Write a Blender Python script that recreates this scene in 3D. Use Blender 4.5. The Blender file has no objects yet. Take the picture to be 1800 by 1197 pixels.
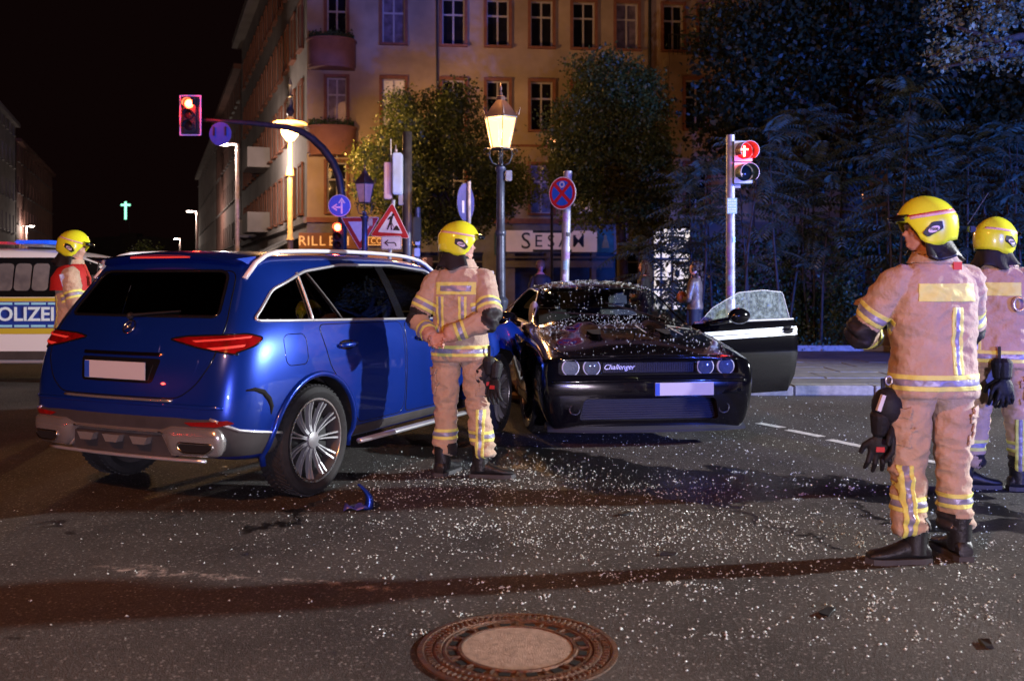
import bpy, bmesh, math, random
import numpy as np
from mathutils import Vector, Matrix, noise
from mathutils.bvhtree import BVHTree
from mathutils.geometry import delaunay_2d_cdt
random.seed(7); RNG = np.random.default_rng(7)
SC = bpy.context.scene; COL = SC.collection
PI = math.pi; R = math.radians

# ------------------------------------------------------------------ camera, world, exposure, lights
F, CX, HY, CH = 1700.0, 900.0, 490.0, 1.45
cam = bpy.data.objects.new('camera', bpy.data.cameras.new('camera')); COL.objects.link(cam)
cam.location = (0, 0, CH); cam.rotation_euler = (R(90), 0, 0)
cam.data.lens = 34.0; cam.data.sensor_width = 36.0
cam.data.shift_y = -(598.5 - HY) / 1800.0
cam.data.clip_start = 0.1; cam.data.clip_end = 900
cam.data.dof.use_dof = True; cam.data.dof.focus_distance = 6.9; cam.data.dof.aperture_fstop = 2.8
SC.camera = cam

world = bpy.data.worlds.new('World'); SC.world = world; world.use_nodes = True
wn = world.node_tree; bg = wn.nodes['Background']
sky = wn.nodes.new('ShaderNodeTexSky'); sky.sky_type = 'NISHITA'; sky.sun_disc = False
sky.sun_elevation = R(-3.0); sky.sun_rotation = R(160)
mixw = wn.nodes.new('ShaderNodeMix'); mixw.data_type = 'RGBA'; mixw.inputs['Factor'].default_value = 0.9
mixw.inputs['B'].default_value = (0.36, 0.13, 0.13, 1)      # sodium skyglow
wn.links.new(sky.outputs[0], mixw.inputs['A']); wn.links.new(mixw.outputs['Result'], bg.inputs['Color'])
bg.inputs['Strength'].default_value = 0.010
SC.view_settings.view_transform = 'Standard'; SC.view_settings.look = 'None'
SC.view_settings.exposure = 0.0; SC.view_settings.gamma = 1.0
try: SC.view_settings.use_curve_mapping = False
except Exception: pass
SC.cycles.use_denoising = True
SC.cycles.max_bounces = 6; SC.cycles.diffuse_bounces = 2; SC.cycles.glossy_bounces = 3
SC.cycles.transmission_bounces = 4; SC.cycles.transparent_max_bounces = 12
SC.cycles.sample_clamp_indirect = 3.0; SC.cycles.caustics_reflective = False; SC.cycles.caustics_refractive = False

def lamp(name, loc, energy, color, radius=0.1, kind='POINT', aim=None, spot=60, blend=.5, parent=None):
    d = bpy.data.lights.new(name, kind); d.energy = energy; d.color = color
    if kind in ('POINT', 'SPOT'): d.shadow_soft_size = radius
    if kind == 'SPOT': d.spot_size = R(spot); d.spot_blend = blend
    if kind == 'SUN': d.angle = radius
    o = bpy.data.objects.new(name, d); COL.objects.link(o); o.location = loc
    if aim is not None: o.rotation_euler = (Vector(aim) - Vector(loc)).to_track_quat('-Z', 'Y').to_euler()
    if parent: o.parent = parent
    return o
lamp('moonlight', (0, 0, 30), 0.004, (1, .6, .45), R(10), 'SUN', (3, 8, 0))
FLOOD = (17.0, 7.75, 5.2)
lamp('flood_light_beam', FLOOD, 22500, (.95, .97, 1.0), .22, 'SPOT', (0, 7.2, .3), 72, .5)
lamp('street_light_beam', (-4.5, -4.5, 8.0), 3400, (1.0, .30, .08), .25)
lamp('back_fill_beam', (3.0, -8.0, 1.15), 3700, (1.0, .82, 1.0), .12)  # added unseen fill lamp for the men's backs
lamp('blue_beacon_beam', (15.0, 3.0, 1.8), 30000, (.035, .15, 1.0), .18, 'SPOT', (7.4, 18, 3.2), 62, .8)
lamp('blue_beacon_beam', (9.0, -4.0, 2.2), 7500, (.07, .13, 1.0), .18, 'SPOT', (-3, 22, 4.0), 38, .6)
lamp('blue_beacon_beam', (2.5, -9.0, 1.3), 500, (.07, .13, 1.0), .15)
lamp('red_beacon_beam', (-14.0, -1.0, 3.0), 150, (1, .05, .03), .15)

# ------------------------------------------------------------------ helpers
def at(px, py, Y): return Vector(((px - CX) / F * Y, Y, CH - (py - HY) / F * Y))
def gr(px, py):
    Y = F * CH / (py - HY); return Vector(((px - CX) / F * Y, Y, 0))
def mesh_from(name, verts, faces):
    me = bpy.data.meshes.new(name); me.from_pydata([tuple(v) for v in verts], [], faces); me.update(); return me
def tag(o, label=None, cat=None, group=None, kind=None):
    if label: o['label'] = label
    if cat: o['category'] = cat
    if group: o['group'] = group
    if kind: o['kind'] = kind
    return o
def obj(name, src, m=None, parent=None, smooth=None, loc=None, rot=None, bevel=0, label=None):
    if isinstance(src, bmesh.types.BMesh):
        if bevel:
            bmesh.ops.bevel(src, geom=[e for e in src.edges if e.is_manifold and e.calc_face_angle(0) > .6], offset=bevel, segments=2, affect='EDGES', clamp_overlap=True)
        bmesh.ops.recalc_face_normals(src, faces=src.faces)
        me = bpy.data.meshes.new(name); src.to_mesh(me); src.free()
    else: me = src
    if m is not None and not me.materials:
        for mm in (m if isinstance(m, (list, tuple)) else [m]): me.materials.append(mm)
    if smooth is not None:
        if smooth is True or smooth is False:
            me.shade_smooth() if smooth else me.shade_flat()
        else:
            me.shade_smooth(); me.set_sharp_from_angle(angle=R(smooth))
    o = bpy.data.objects.new(name, me); COL.objects.link(o)
    if parent is not None: o.parent = parent
    if loc is not None: o.location = loc
    if rot is not None: o.rotation_euler = rot
    if label: o['label'] = label
    return o
def thing(name, label, cat, loc=(0, 0, 0), rotz=0, group=None):
    o = bpy.data.objects.new(name, None); COL.objects.link(o); o.empty_display_size = .1
    o.location = loc; o.rotation_euler = (0, 0, rotz); return tag(o, label, cat, group)
def dup(o, parent=None, loc=None, rotz=None, label=None):
    c = o.copy(); COL.objects.link(c)
    if parent is not None: c.parent = parent
    if loc is not None: c.location = loc
    if rotz is not None: c.rotation_euler = (0, 0, rotz)
    if label: c['label'] = label
    for ch in list(o.children): dup(ch, c)
    return c
def BM(): return bmesh.new()
def bx(bm, c, s, rot=None):
    M = Matrix.Translation(Vector(c)) @ (rot if rot is not None else Matrix.Identity(4)) @ Matrix.Diagonal((s[0], s[1], s[2], 1))
    bmesh.ops.create_cube(bm, size=1, matrix=M); return bm
def frame_to(d):
    d = Vector(d).normalized(); return d.to_track_quat('Z', 'Y').to_matrix().to_4x4()
def cy(bm, a, b, r0, r1=None, seg=12, caps=True):
    a, b = Vector(a), Vector(b); r1 = r0 if r1 is None else r1
    M = Matrix.Translation((a + b) / 2) @ frame_to(b - a)
    bmesh.ops.create_cone(bm, cap_ends=caps, segments=seg, radius1=r0, radius2=r1, depth=(b - a).length, matrix=M); return bm
def sph(bm, c, r, u=12, v=8, rot=None):
    s = r if hasattr(r, '__len__') else (r, r, r)
    M = Matrix.Translation(Vector(c)) @ (rot if rot is not None else Matrix.Identity(4)) @ Matrix.Diagonal((s[0], s[1], s[2], 1))
    bmesh.ops.create_uvsphere(bm, u_segments=u, v_segments=v, radius=1, matrix=M); return bm
def tube(bm, pts, r, seg=8, closed=False, caps=True, flat=1.0, up=None):
    pts = [Vector(p) for p in pts]; n = len(pts); rs = r if hasattr(r, '__len__') else [r] * n
    rings = []; prev = None
    for i, p in enumerate(pts):
        if closed: d = pts[(i + 1) % n] - pts[i - 1]
        else: d = pts[min(i + 1, n - 1)] - pts[max(i - 1, 0)]
        d.normalize()
        if up is not None: a = Vector(up) - d * Vector(up).dot(d)
        elif prev is None:
            a = Vector((0, 0, 1)) if abs(d.z) < .9 else Vector((1, 0, 0)); a = a - d * a.dot(d)
        else: a = prev - d * prev.dot(d)
        a.normalize(); prev = a; b = d.cross(a)
        rings.append([bm.verts.new(p + (a * math.cos(t) * flat + b * math.sin(t)) * rs[i]) for t in [2 * PI * k / seg for k in range(seg)]])
    for i in range(n if closed else n - 1):
        A, B = rings[i], rings[(i + 1) % n]
        for k in range(seg): bm.faces.new((A[k], A[(k + 1) % seg], B[(k + 1) % seg], B[k]))
    if caps and not closed:
        bm.faces.new(rings[0][::-1]); bm.faces.new(rings[-1])
    return bm
def lathe(bm, prof, seg=16, M=None, cap=True):
    M = M or Matrix.Identity(4); rings = []
    for r, z in prof:
        rings.append([bm.verts.new(M @ Vector((r * math.cos(2 * PI * k / seg), r * math.sin(2 * PI * k / seg), z))) for k in range(seg)])
    for A, B in zip(rings, rings[1:]):
        for k in range(seg): bm.faces.new((A[k], A[(k + 1) % seg], B[(k + 1) % seg], B[k]))
    if cap:
        if prof[0][0] > 1e-4: bm.faces.new(rings[0][::-1])
        if prof[-1][0] > 1e-4: bm.faces.new(rings[-1])
    bmesh.ops.remove_doubles(bm, verts=bm.verts, dist=1e-5); return bm
def prism(bm, pts, d0, d1, M=None):
    """polygon in local XZ extruded along local Y from d0 to d1"""
    M = M or Matrix.Identity(4)
    a = [bm.verts.new(M @ Vector((p[0], d0, p[1]))) for p in pts]; b = [bm.verts.new(M @ Vector((p[0], d1, p[1]))) for p in pts]
    bm.faces.new(a); bm.faces.new(b[::-1]); n = len(pts)
    for k in range(n): bm.faces.new((a[k], b[k], b[(k + 1) % n], a[(k + 1) % n]))
    return bm
def circ(r, n=24, cx=0, cz=0, rz=None): return [(cx + r * math.cos(2 * PI * k / n), cz + (rz or r) * math.sin(2 * PI * k / n)) for k in range(n)]
def rrect(w, h, r, n=4, cx=0, cz=0):
    out = []
    for (sx, sz, a0) in ((1, 1, 0), (-1, 1, 90), (-1, -1, 180), (1, -1, 270)):
        for k in range(n + 1):
            a = R(a0 + 90 * k / n); out.append((cx + sx * (w / 2 - r) + r * math.cos(a), cz + sz * (h / 2 - r) + r * math.sin(a)))
    return out
def rpoly(pts, r, n=4):
    out = []; N = len(pts)
    for i in range(N):
        p, a, b = Vector(pts[i]), Vector(pts[i - 1]), Vector(pts[(i + 1) % N])
        da, db = (a - p), (b - p); ra = min(r, da.length * .45, db.length * .45); A = p + da.normalized() * ra; B = p + db.normalized() * ra
        for k in range(n + 1):
            t = k / n; q = A * (1 - t) ** 2 + p * 2 * t * (1 - t) + B * t * t; out.append((q.x, q.y))
    return out
def text_mesh(s, size, depth=.004, align='CENTER', bold=0.0, shear=0.0, space=1.0):
    c = bpy.data.curves.new('txt', 'FONT'); c.body = s; c.size = size; c.extrude = depth / 2; c.align_x = align; c.align_y = 'CENTER'
    c.offset = bold; c.shear = shear; c.space_character = space; c.resolution_u = 3
    o = bpy.data.objects.new('txt', c); COL.objects.link(o); dg = bpy.context.evaluated_depsgraph_get()
    me = bpy.data.meshes.new_from_object(o.evaluated_get(dg)); bpy.data.objects.remove(o); return me
def text(name, s, size, m, parent, loc, rot=(R(90), 0, 0), **kw):
    me = text_mesh(s, size, **kw); me.materials.clear(); me.materials.append(m)
    return obj(name, me, None, parent, loc=loc, rot=rot)

# ------------------------------------------------------------------ materials
MATS = {}
def mat(name, color, rough=.6, metal=0, coat=0, emis=None, es=0, var=0, vs=8, bump=0, bs=60, spec=.5, trans=0, alpha=1, sheen=0, rvar=0, var2=None, coatr=.03, ior=1.45, aniso=None):
    if name in MATS: return MATS[name]
    m = bpy.data.materials.new(name); m.use_nodes = True; n = m.node_tree.nodes; l = m.node_tree.links
    b = n['Principled BSDF']; I = b.inputs
    I['Base Color'].default_value = (*color, 1); I['Roughness'].default_value = rough; I['Metallic'].default_value = metal
    I['Coat Weight'].default_value = coat; I['Coat Roughness'].default_value = coatr; I['Specular IOR Level'].default_value = spec
    I['Transmission Weight'].default_value = trans; I['Alpha'].default_value = alpha; I['Sheen Weight'].default_value = sheen; I['IOR'].default_value = ior
    if emis: I['Emission Color'].default_value = (*emis, 1); I['Emission Strength'].default_value = es
    tc = n.new('ShaderNodeTexCoord')
    def nz(scale, det=4):
        t = n.new('ShaderNodeTexNoise'); t.inputs['Scale'].default_value = scale; t.inputs['Detail'].default_value = det; t.inputs['Roughness'].default_value = .6
        l.new(tc.outputs['Object'], t.inputs['Vector']); return t
    if var or var2:
        t = nz(vs); r = n.new('ShaderNodeMapRange'); r.inputs['From Min'].default_value = .3; r.inputs['From Max'].default_value = .7
        l.new(t.outputs['Fac'], r.inputs['Value']); mx = n.new('ShaderNodeMix'); mx.data_type = 'RGBA'
        c2 = var2 or tuple(min(1, c * (1 + var)) for c in color); c1 = color if var2 else tuple(c * (1 - var) for c in color)
        mx.inputs['A'].default_value = (*c1, 1); mx.inputs['B'].default_value = (*c2, 1)
        l.new(r.outputs[0], mx.inputs['Factor']); l.new(mx.outputs['Result'], I['Base Color'])
    if rvar:
        t = nz(vs * 1.7 + 1); r = n.new('ShaderNodeMapRange'); r.inputs['To Min'].default_value = max(0, rough - rvar); r.inputs['To Max'].default_value = rough + rvar
        l.new(t.outputs['Fac'], r.inputs['Value']); l.new(r.outputs[0], I['Roughness'])
    if bump:
        t = nz(bs, 5); bp = n.new('ShaderNodeBump'); bp.inputs['Strength'].default_value = bump; bp.inputs['Distance'].default_value = .02
        l.new(t.outputs['Fac'], bp.inputs['Height']); l.new(bp.outputs[0], I['Normal'])
    MATS[name] = m; return m
BLACK = mat('matte black plastic', (.012, .012, .013), .55, var=.3, bump=.05)
RUBBER = mat('tyre rubber', (.018, .018, .019), .75, var=.3, vs=30, bump=.1, bs=90)
CHROME = mat('chrome', (.75, .75, .76), .12, 1, rvar=.08, vs=12)
ALU = mat('satin aluminium', (.62, .63, .65), .28, 1, rvar=.08)
POLE = mat('galvanised pole', (.30, .31, .33), .5, .35, var=.35, vs=9, bump=.15, bs=40)
DARKPOLE = mat('dark painted iron', (.05, .055, .065), .42, .3, var=.3, vs=9, bump=.1, bs=40)
WHITE = mat('white sign film', (.78, .78, .80), .45, var=.08, vs=14)
SRED = mat('red sign film', (.50, .02, .03), .4, var=.15, vs=14)
SBLUE = mat('blue sign film', (.02, .12, .62), .4, var=.12, vs=14)
SBLACK = mat('black sign film', (.01, .01, .012), .5, var=.1)
SKIN = mat('skin', (.55, .30, .22), .5, var=.15, vs=14, bump=.06, bs=120)
# ------------------------------------------------------------------ ground
def ground_mat():
    m = bpy.data.materials.new('wet asphalt with spills'); m.use_nodes = True; n = m.node_tree.nodes; l = m.node_tree.links
    b = n['Principled BSDF']; geo = n.new('ShaderNodeNewGeometry'); P = geo.outputs['Position']
    def math_(op, a, b_=None, c=None, clamp=False):
        t = n.new('ShaderNodeMath'); t.operation = op; t.use_clamp = clamp
        for k, v in enumerate((a, b_, c)):
            if v is None: continue
            if isinstance(v, (int, float)): t.inputs[k].default_value = v
            else: l.new(v, t.inputs[k])
        return t.outputs[0]
    def nz(scale, det=3, rough=.6, vec=P, dim='3D'):
        t = n.new('ShaderNodeTexNoise'); t.inputs['Scale'].default_value = scale; t.inputs['Detail'].default_value = det; t.inputs['Roughness'].default_value = rough
        l.new(vec, t.inputs['Vector']); return t
    def mr(v, a, b_, c=0, d=1):
        t = n.new('ShaderNodeMapRange'); t.inputs['From Min'].default_value = a; t.inputs['From Max'].default_value = b_; t.inputs['To Min'].default_value = c; t.inputs['To Max'].default_value = d
        l.new(v, t.inputs['Value']); return t.outputs[0]
    def mixc(f, a, b_):
        t = n.new('ShaderNodeMix'); t.data_type = 'RGBA'; l.new(f, t.inputs['Factor'])
        for k, v in (('A', a), ('B', b_)):
            if isinstance(v, tuple): t.inputs[k].default_value = (*v, 1)
            else: l.new(v, t.inputs[k])
        return t.outputs['Result']
    # warped position
    w = nz(1.6, 5, .65); vm = n.new('ShaderNodeVectorMath'); vm.operation = 'MULTIPLY_ADD'
    l.new(w.outputs['Color'], vm.inputs[0]); vm.inputs[1].default_value = (1.15, .55, 0); 
    off = n.new('ShaderNodeVectorMath'); off.operation = 'SUBTRACT'; l.new(P, off.inputs[0]); off.inputs[1].default_value = (.575, .275, 0)
    l.new(off.outputs[0], vm.inputs[2]); W = vm.outputs[0]
    w2 = nz(7, 4, .7); vm2 = n.new('ShaderNodeVectorMath'); vm2.operation = 'MULTIPLY_ADD'; l.new(w2.outputs['Color'], vm2.inputs[0]); vm2.inputs[1].default_value = (.22, .14, 0)
    off2 = n.new('ShaderNodeVectorMath'); off2.operation = 'SUBTRACT'; l.new(W, off2.inputs[0]); off2.inputs[1].default_value = (.11, .07, 0); l.new(off2.outputs[0], vm2.inputs[2]); W = vm2.outputs[0]
    def seg(a, b_, r, soft=.12, vec=W):
        """mask along ground segment a-b"""
        a, b_ = Vector(a[:2]).to_3d(), Vector(b_[:2]).to_3d(); d = b_ - a; L = d.length; d = d / L; nn = Vector((-d.y, d.x, 0))
        s = n.new('ShaderNodeVectorMath'); s.operation = 'SUBTRACT'; l.new(vec, s.inputs[0]); s.inputs[1].default_value = a
        def dot(v):
            t = n.new('ShaderNodeVectorMath'); t.operation = 'DOT_PRODUCT'; l.new(s.outputs[0], t.inputs[0]); t.inputs[1].default_value = v; return t.outputs['Value']
        u = dot(d); v = dot(nn); ov = math_('SUBTRACT', math_('ABSOLUTE', math_('SUBTRACT', u, L / 2)), L / 2); ov = math_('MAXIMUM', ov, 0.0)
        dd = math_('SQRT', math_('ADD', math_('MULTIPLY', ov, ov), math_('MULTIPLY', v, v)))
        return mr(dd, r, r * (1 - soft) - .02, 0, 1)
    def mx(*a):
        r = a[0]
        for x in a[1:]: r = math_('MAXIMUM', r, x)
        return r
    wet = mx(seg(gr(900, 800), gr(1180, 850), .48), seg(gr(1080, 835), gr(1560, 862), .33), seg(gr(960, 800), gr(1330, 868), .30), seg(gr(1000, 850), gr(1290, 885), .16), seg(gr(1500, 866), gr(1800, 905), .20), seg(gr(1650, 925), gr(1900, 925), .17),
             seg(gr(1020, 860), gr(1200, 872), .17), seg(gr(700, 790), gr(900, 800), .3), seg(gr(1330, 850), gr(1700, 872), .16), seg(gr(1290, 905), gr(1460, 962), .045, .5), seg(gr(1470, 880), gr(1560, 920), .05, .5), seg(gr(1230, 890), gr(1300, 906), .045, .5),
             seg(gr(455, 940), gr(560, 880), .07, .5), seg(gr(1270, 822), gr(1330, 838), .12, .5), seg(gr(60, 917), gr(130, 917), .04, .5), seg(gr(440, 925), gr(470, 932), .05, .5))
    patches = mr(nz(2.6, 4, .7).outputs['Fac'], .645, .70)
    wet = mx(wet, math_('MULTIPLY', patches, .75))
    fine = nz(260, 2, .5); med = nz(45, 4, .7); big = nz(.8, 4, .55)
    vor = n.new('ShaderNodeTexVoronoi'); vor.inputs['Scale'].default_value = 130; l.new(P, vor.inputs['Vector'])
    agg = mr(vor.outputs['Distance'], .15, .55, 1, 0); vc = n.new('ShaderNodeSeparateColor'); l.new(vor.outputs['Color'], vc.inputs[0])
    base = mixc(mr(big.outputs['Fac'], .35, .65), (.040, .036, .034), (.082, .075, .070))
    base = mixc(math_('MULTIPLY', mr(vc.outputs[0], .55, 1.0, 0, .75), agg), base, (.26, .245, .235))
    vor2 = n.new('ShaderNodeTexVoronoi'); vor2.inputs['Scale'].default_value = 62; l.new(P, vor2.inputs['Vector']); vc2 = n.new('ShaderNodeSeparateColor'); l.new(vor2.outputs['Color'], vc2.inputs[0])
    base = mixc(math_('MULTIPLY', mr(vc2.outputs[1], .72, .95, 0, .8), mr(vor2.outputs['Distance'], .2, .5, 1, 0)), base, (.34, .33, .32))
    base = mixc(mr(med.outputs['Fac'], .50, .75, 0, .65), base, (.028, .027, .027))
    # pale scrape arc
    scn = mr(nz(14, 4, .75).outputs['Fac'], .45, .62)
    P2 = P
    sc = mx(seg(gr(185, 990), gr(420, 1018), .06, .8, W), seg(gr(400, 1018), gr(670, 1032), .045, .8, W))
    base = mixc(math_('MULTIPLY', math_('MULTIPLY', sc, scn), 1.0), base, (.55, .47, .42))
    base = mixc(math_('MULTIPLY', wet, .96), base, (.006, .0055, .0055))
    l.new(base, b.inputs['Base Color'])
    rg = math_('MULTIPLY_ADD', wet, -.42, .72); rg = math_('ADD', rg, mr(med.outputs['Fac'], .3, .7, -.06, .10)); l.new(rg, b.inputs['Roughness'])
    h = math_('ADD', math_('MULTIPLY', agg, .7), math_('MULTIPLY', fine.outputs['Fac'], .5))
    bp = n.new('ShaderNodeBump'); bp.inputs['Distance'].default_value = .006
    l.new(math_('MULTIPLY_ADD', wet, -.62, .8), bp.inputs['Strength']); l.new(h, bp.inputs['Height']); l.new(bp.outputs[0], b.inputs['Normal'])
    l.new(math_('MULTIPLY_ADD', wet, -.06, .22), b.inputs['Specular IOR Level'])
    return m
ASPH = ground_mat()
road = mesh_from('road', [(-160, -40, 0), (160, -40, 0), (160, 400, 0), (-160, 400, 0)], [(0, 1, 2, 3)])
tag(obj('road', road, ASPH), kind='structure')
KERB_Y = 12.0
PAVE = mat('pavement concrete', (.14, .135, .13), .75, var=.3, vs=3, bump=.35, bs=70)
KERBM = mat('granite kerb', (.24, .235, .23), .65, var=.3, vs=10, bump=.3, bs=50)
pv = BM(); bx(pv, (43.6, (KERB_Y + .3 + 40) / 2 , .06), (94, 40 - KERB_Y - .3, .12)); tag(obj('pavement', pv, PAVE), kind='structure')
kb = thing('kerb', None, None); kb['kind'] = 'structure'; kb.location = (0, 0, 0)
k0 = None
for i in range(23):
    x = -3.0 + i * 1.0
    if k0 is None:
        q = BM(); bx(q, (0, 0, .058), (.985, .30, .125)); k0 = obj('kerb_stone', q, KERBM, kb, bevel=.012); k0.location = (x, KERB_Y + .15, 0)
    else: dup(k0, kb, (x, KERB_Y + .15 + random.uniform(-.006, .006), random.uniform(-.004, .004)))
# pavement slabs near the kerb (granite slab strip)
SLAB = mat('paving slab', (.16, .155, .15), .7, var=.25, vs=5, bump=.2, bs=60)
pave_ob = bpy.data.objects['pavement']; s0 = None
for r_ in range(4):
    for i in range(13):
        x = -1.2 + i * .98 + (r_ % 2) * .45; y = KERB_Y + 1.3 + r_ * .78
        if s0 is None:
            q = BM(); bx(q, (0, 0, 0), (.96, .76, .03)); s0 = obj('paving_slab', q, SLAB, pave_ob, bevel=.006); s0.location = (x, y, .118)
        else: dup(s0, pave_ob, (x, y, .118 + random.uniform(-.003, .003)))
# road markings
PAINT = mat('worn road paint', (.62, .62, .60), .6, var=.35, vs=20, bump=.2, bs=90)
def strip(a, b, w, nm, par=None, z=.004):
    a, b = Vector(a), Vector(b); d = (b - a).normalized(); nn = Vector((-d.y, d.x, 0)) * w / 2
    me = mesh_from(nm, [a - nn + Vector((0, 0, z)), b - nn + Vector((0, 0, z)), b + nn + Vector((0, 0, z)), a + nn + Vector((0, 0, z))], [(0, 1, 2, 3)])
    return obj(nm, me, PAINT, par)
mk = thing('lane_marking', None, None); mk['kind'] = 'structure'
for a, b in (((1333, 744), (1376, 752)), ((1385, 756), (1445, 768)), ((1457, 773), (1524, 787)), ((1543, 792), (1600, 803)), ((1620, 808), (1690, 822))):
    strip(gr(*a), gr(*b), .10, 'painted_dash', mk)
# ------------------------------------------------------------------ manhole
mh = gr(910, 1141)
IRON = mat('worn cast iron', (.07, .055, .045), .45, .4, var2=(.20, .085, .04), vs=30, bump=.5, bs=120, rvar=.15)
CONC = mat('manhole concrete fill', (.34, .25, .19), .8, var=.3, vs=30, bump=.5, bs=160)
man = thing('manhole_cover', 'round cast iron manhole cover with pale concrete centre in the foreground', 'manhole cover', (mh.x, mh.y, 0))
q = BM(); lathe(q, [(.392, .0), (.392, .008), (.372, .010), (.365, .004), (.330, .004), (.326, .010), (.300, .011), (.296, .0), ], 72); obj('frame_ring', q, IRON, man, smooth=40)
q = BM(); lathe(q, [(.294, .002), (.294, .007), (.283, .009), (.277, .004), (.235, .004), (.232, .011), (.220, .011), (.217, .003)], 72); obj('cover_ring', q, IRON, man, smooth=40)
q = BM(); lathe(q, [(.217, .0), (.217, .0075), (.0, .009)], 64); obj('concrete_fill', q, CONC, man, smooth=40)
q = BM()
for k in range(84):
    a = 2 * PI * k / 84; Rm = Matrix.Rotation(a, 4, 'Z'); bx(q, (.3475 * math.cos(a), .3475 * math.sin(a), .007), (.024, .0115, .010), Rm)
tag(obj('raised_tooth', q, IRON, man), kind='stuff')
q = BM()
for k in range(66):
    a = 2 * PI * k / 66; Rm = Matrix.Rotation(a, 4, 'Z'); bx(q, (.314 * math.cos(a), .314 * math.sin(a), .012), (.012, .011, .007), Rm)
tag(obj('raised_stud', q, IRON, man), kind='stuff')
HOLE = mat('dark hole', (.004, .004, .004), .9)
t0_ = None; h0 = None
for k in range(16):
    a = 2 * PI * (k + .5) / 16
    if h0 is None:
        q = BM(); bx(q, (0, 0, 0), (.030, .042, .002)); h0 = obj('vent_hole', q, HOLE, man, bevel=0); h0.location = (.256 * math.cos(a), .256 * math.sin(a), .0052); h0.rotation_euler = (0, 0, a)
        q = BM(); bx(q, (0, 0, 0), (.036, .012, .008)); t0_ = obj('rib', q, IRON, man, bevel=.002); t0_.location = (.256 * math.cos(a + PI / 16), .256 * math.sin(a + PI / 16), .008); t0_.rotation_euler = (0, 0, a + PI / 16)
    else:
        dup(h0, man, (.256 * math.cos(a), .256 * math.sin(a), .0052), a)
        dup(t0_, man, (.256 * math.cos(a + PI / 16), .256 * math.sin(a + PI / 16), .008), a + PI / 16)

# ------------------------------------------------------------------ buildings
PLAST = mat('ochre render', (.40, .31, .22), .85, var=.34, vs=.38, bump=.15, bs=30)
PLAST2 = mat('grey beige render', (.30, .27, .26), .85, var=.25, vs=.5, bump=.15, bs=30)
PLAST3 = mat('dark brick red render', (.20, .10, .08), .85, var=.25, vs=.5, bump=.15, bs=30)
TERRA = mat('terracotta surround', (.24, .10, .065), .8, var=.2, vs=5, bump=.1)
WFRAME = mat('white window frame', (.44, .41, .42), .5, var=.15, vs=6)
PANE = mat('dark window glass', (.012, .012, .016), .04, spec=.7, rvar=.03, vs=2, var=.4)
LITPANE = mat('curtained lit window', (.5, .42, .35), .5, emis=(1.0, .62, .38), es=.22, var=.35, vs=4)
LITPANE2 = mat('dim lit window', (.4, .33, .28), .5, emis=(1.0, .55, .30), es=.10, var=.4, vs=5)
CURT_REFL = mat('curtained glass with painted reflection', (.16, .13, .17), .3, var=.5, vs=3, coat=.6)  # lavender reflection put into the colour of the curtained panes
ROOFM = mat('dark roof', (.05, .035, .03), .8, var=.3, vs=2)
GREYM = mat('shopfront grey', (.16, .15, .15), .6, var=.25, vs=2)
class Facade:
    def __init__(s, P0, d, label_parent, wallmat):
        s.P0 = Vector((P0[0], P0[1], 0)); s.d = Vector((d[0], d[1], 0)).normalized(); s.inn = Vector((-s.d.y, s.d.x, 0)); s.par = label_parent; s.m = wallmat
        s.ang = math.atan2(s.d.y, s.d.x)
    def pt(s, u, z, dep=0): return s.P0 + s.d * u + s.inn * dep + Vector((0, 0, z))
    def u_of(s, px):
        k = (px - CX) / F; return (k * s.P0.y - s.P0.x) / (s.d.x - k * s.d.y)
    def wall(s, u0, u1, z0, z1, holes, dep=.22, name='wall', m=None):
        us = sorted({u0, u1, *[h[0] for h in holes], *[h[1] for h in holes]}); zs = sorted({z0, z1, *[h[2] for h in holes], *[h[3] for h in holes]})
        bm = BM(); V = {}
        def v(u, z, d=0):
            k = (round(u, 4), round(z, 4), d)
            if k not in V: V[k] = bm.verts.new(s.pt(u, z, d))
            return V[k]
        for a, b in zip(us, us[1:]):
            for c, e in zip(zs, zs[1:]):
                mu, mz = (a + b) / 2, (c + e) / 2
                if any(h[0] < mu < h[1] and h[2] < mz < h[3] for h in holes): continue
                bm.faces.new((v(a, c), v(b, c), v(b, e), v(a, e)))
        for h in holes:
            c = [(h[0], h[2]), (h[1], h[2]), (h[1], h[3]), (h[0], h[3])]
            for (p, q_) in zip(c, c[1:] + c[:1]): bm.faces.new((v(*p), v(*q_), v(*q_, dep), v(*p, dep)))
        me = bpy.data.meshes.new(name); bm.to_mesh(me); bm.free()
        return obj(name, me, m or s.m, s.par)
WIN = {}
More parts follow.
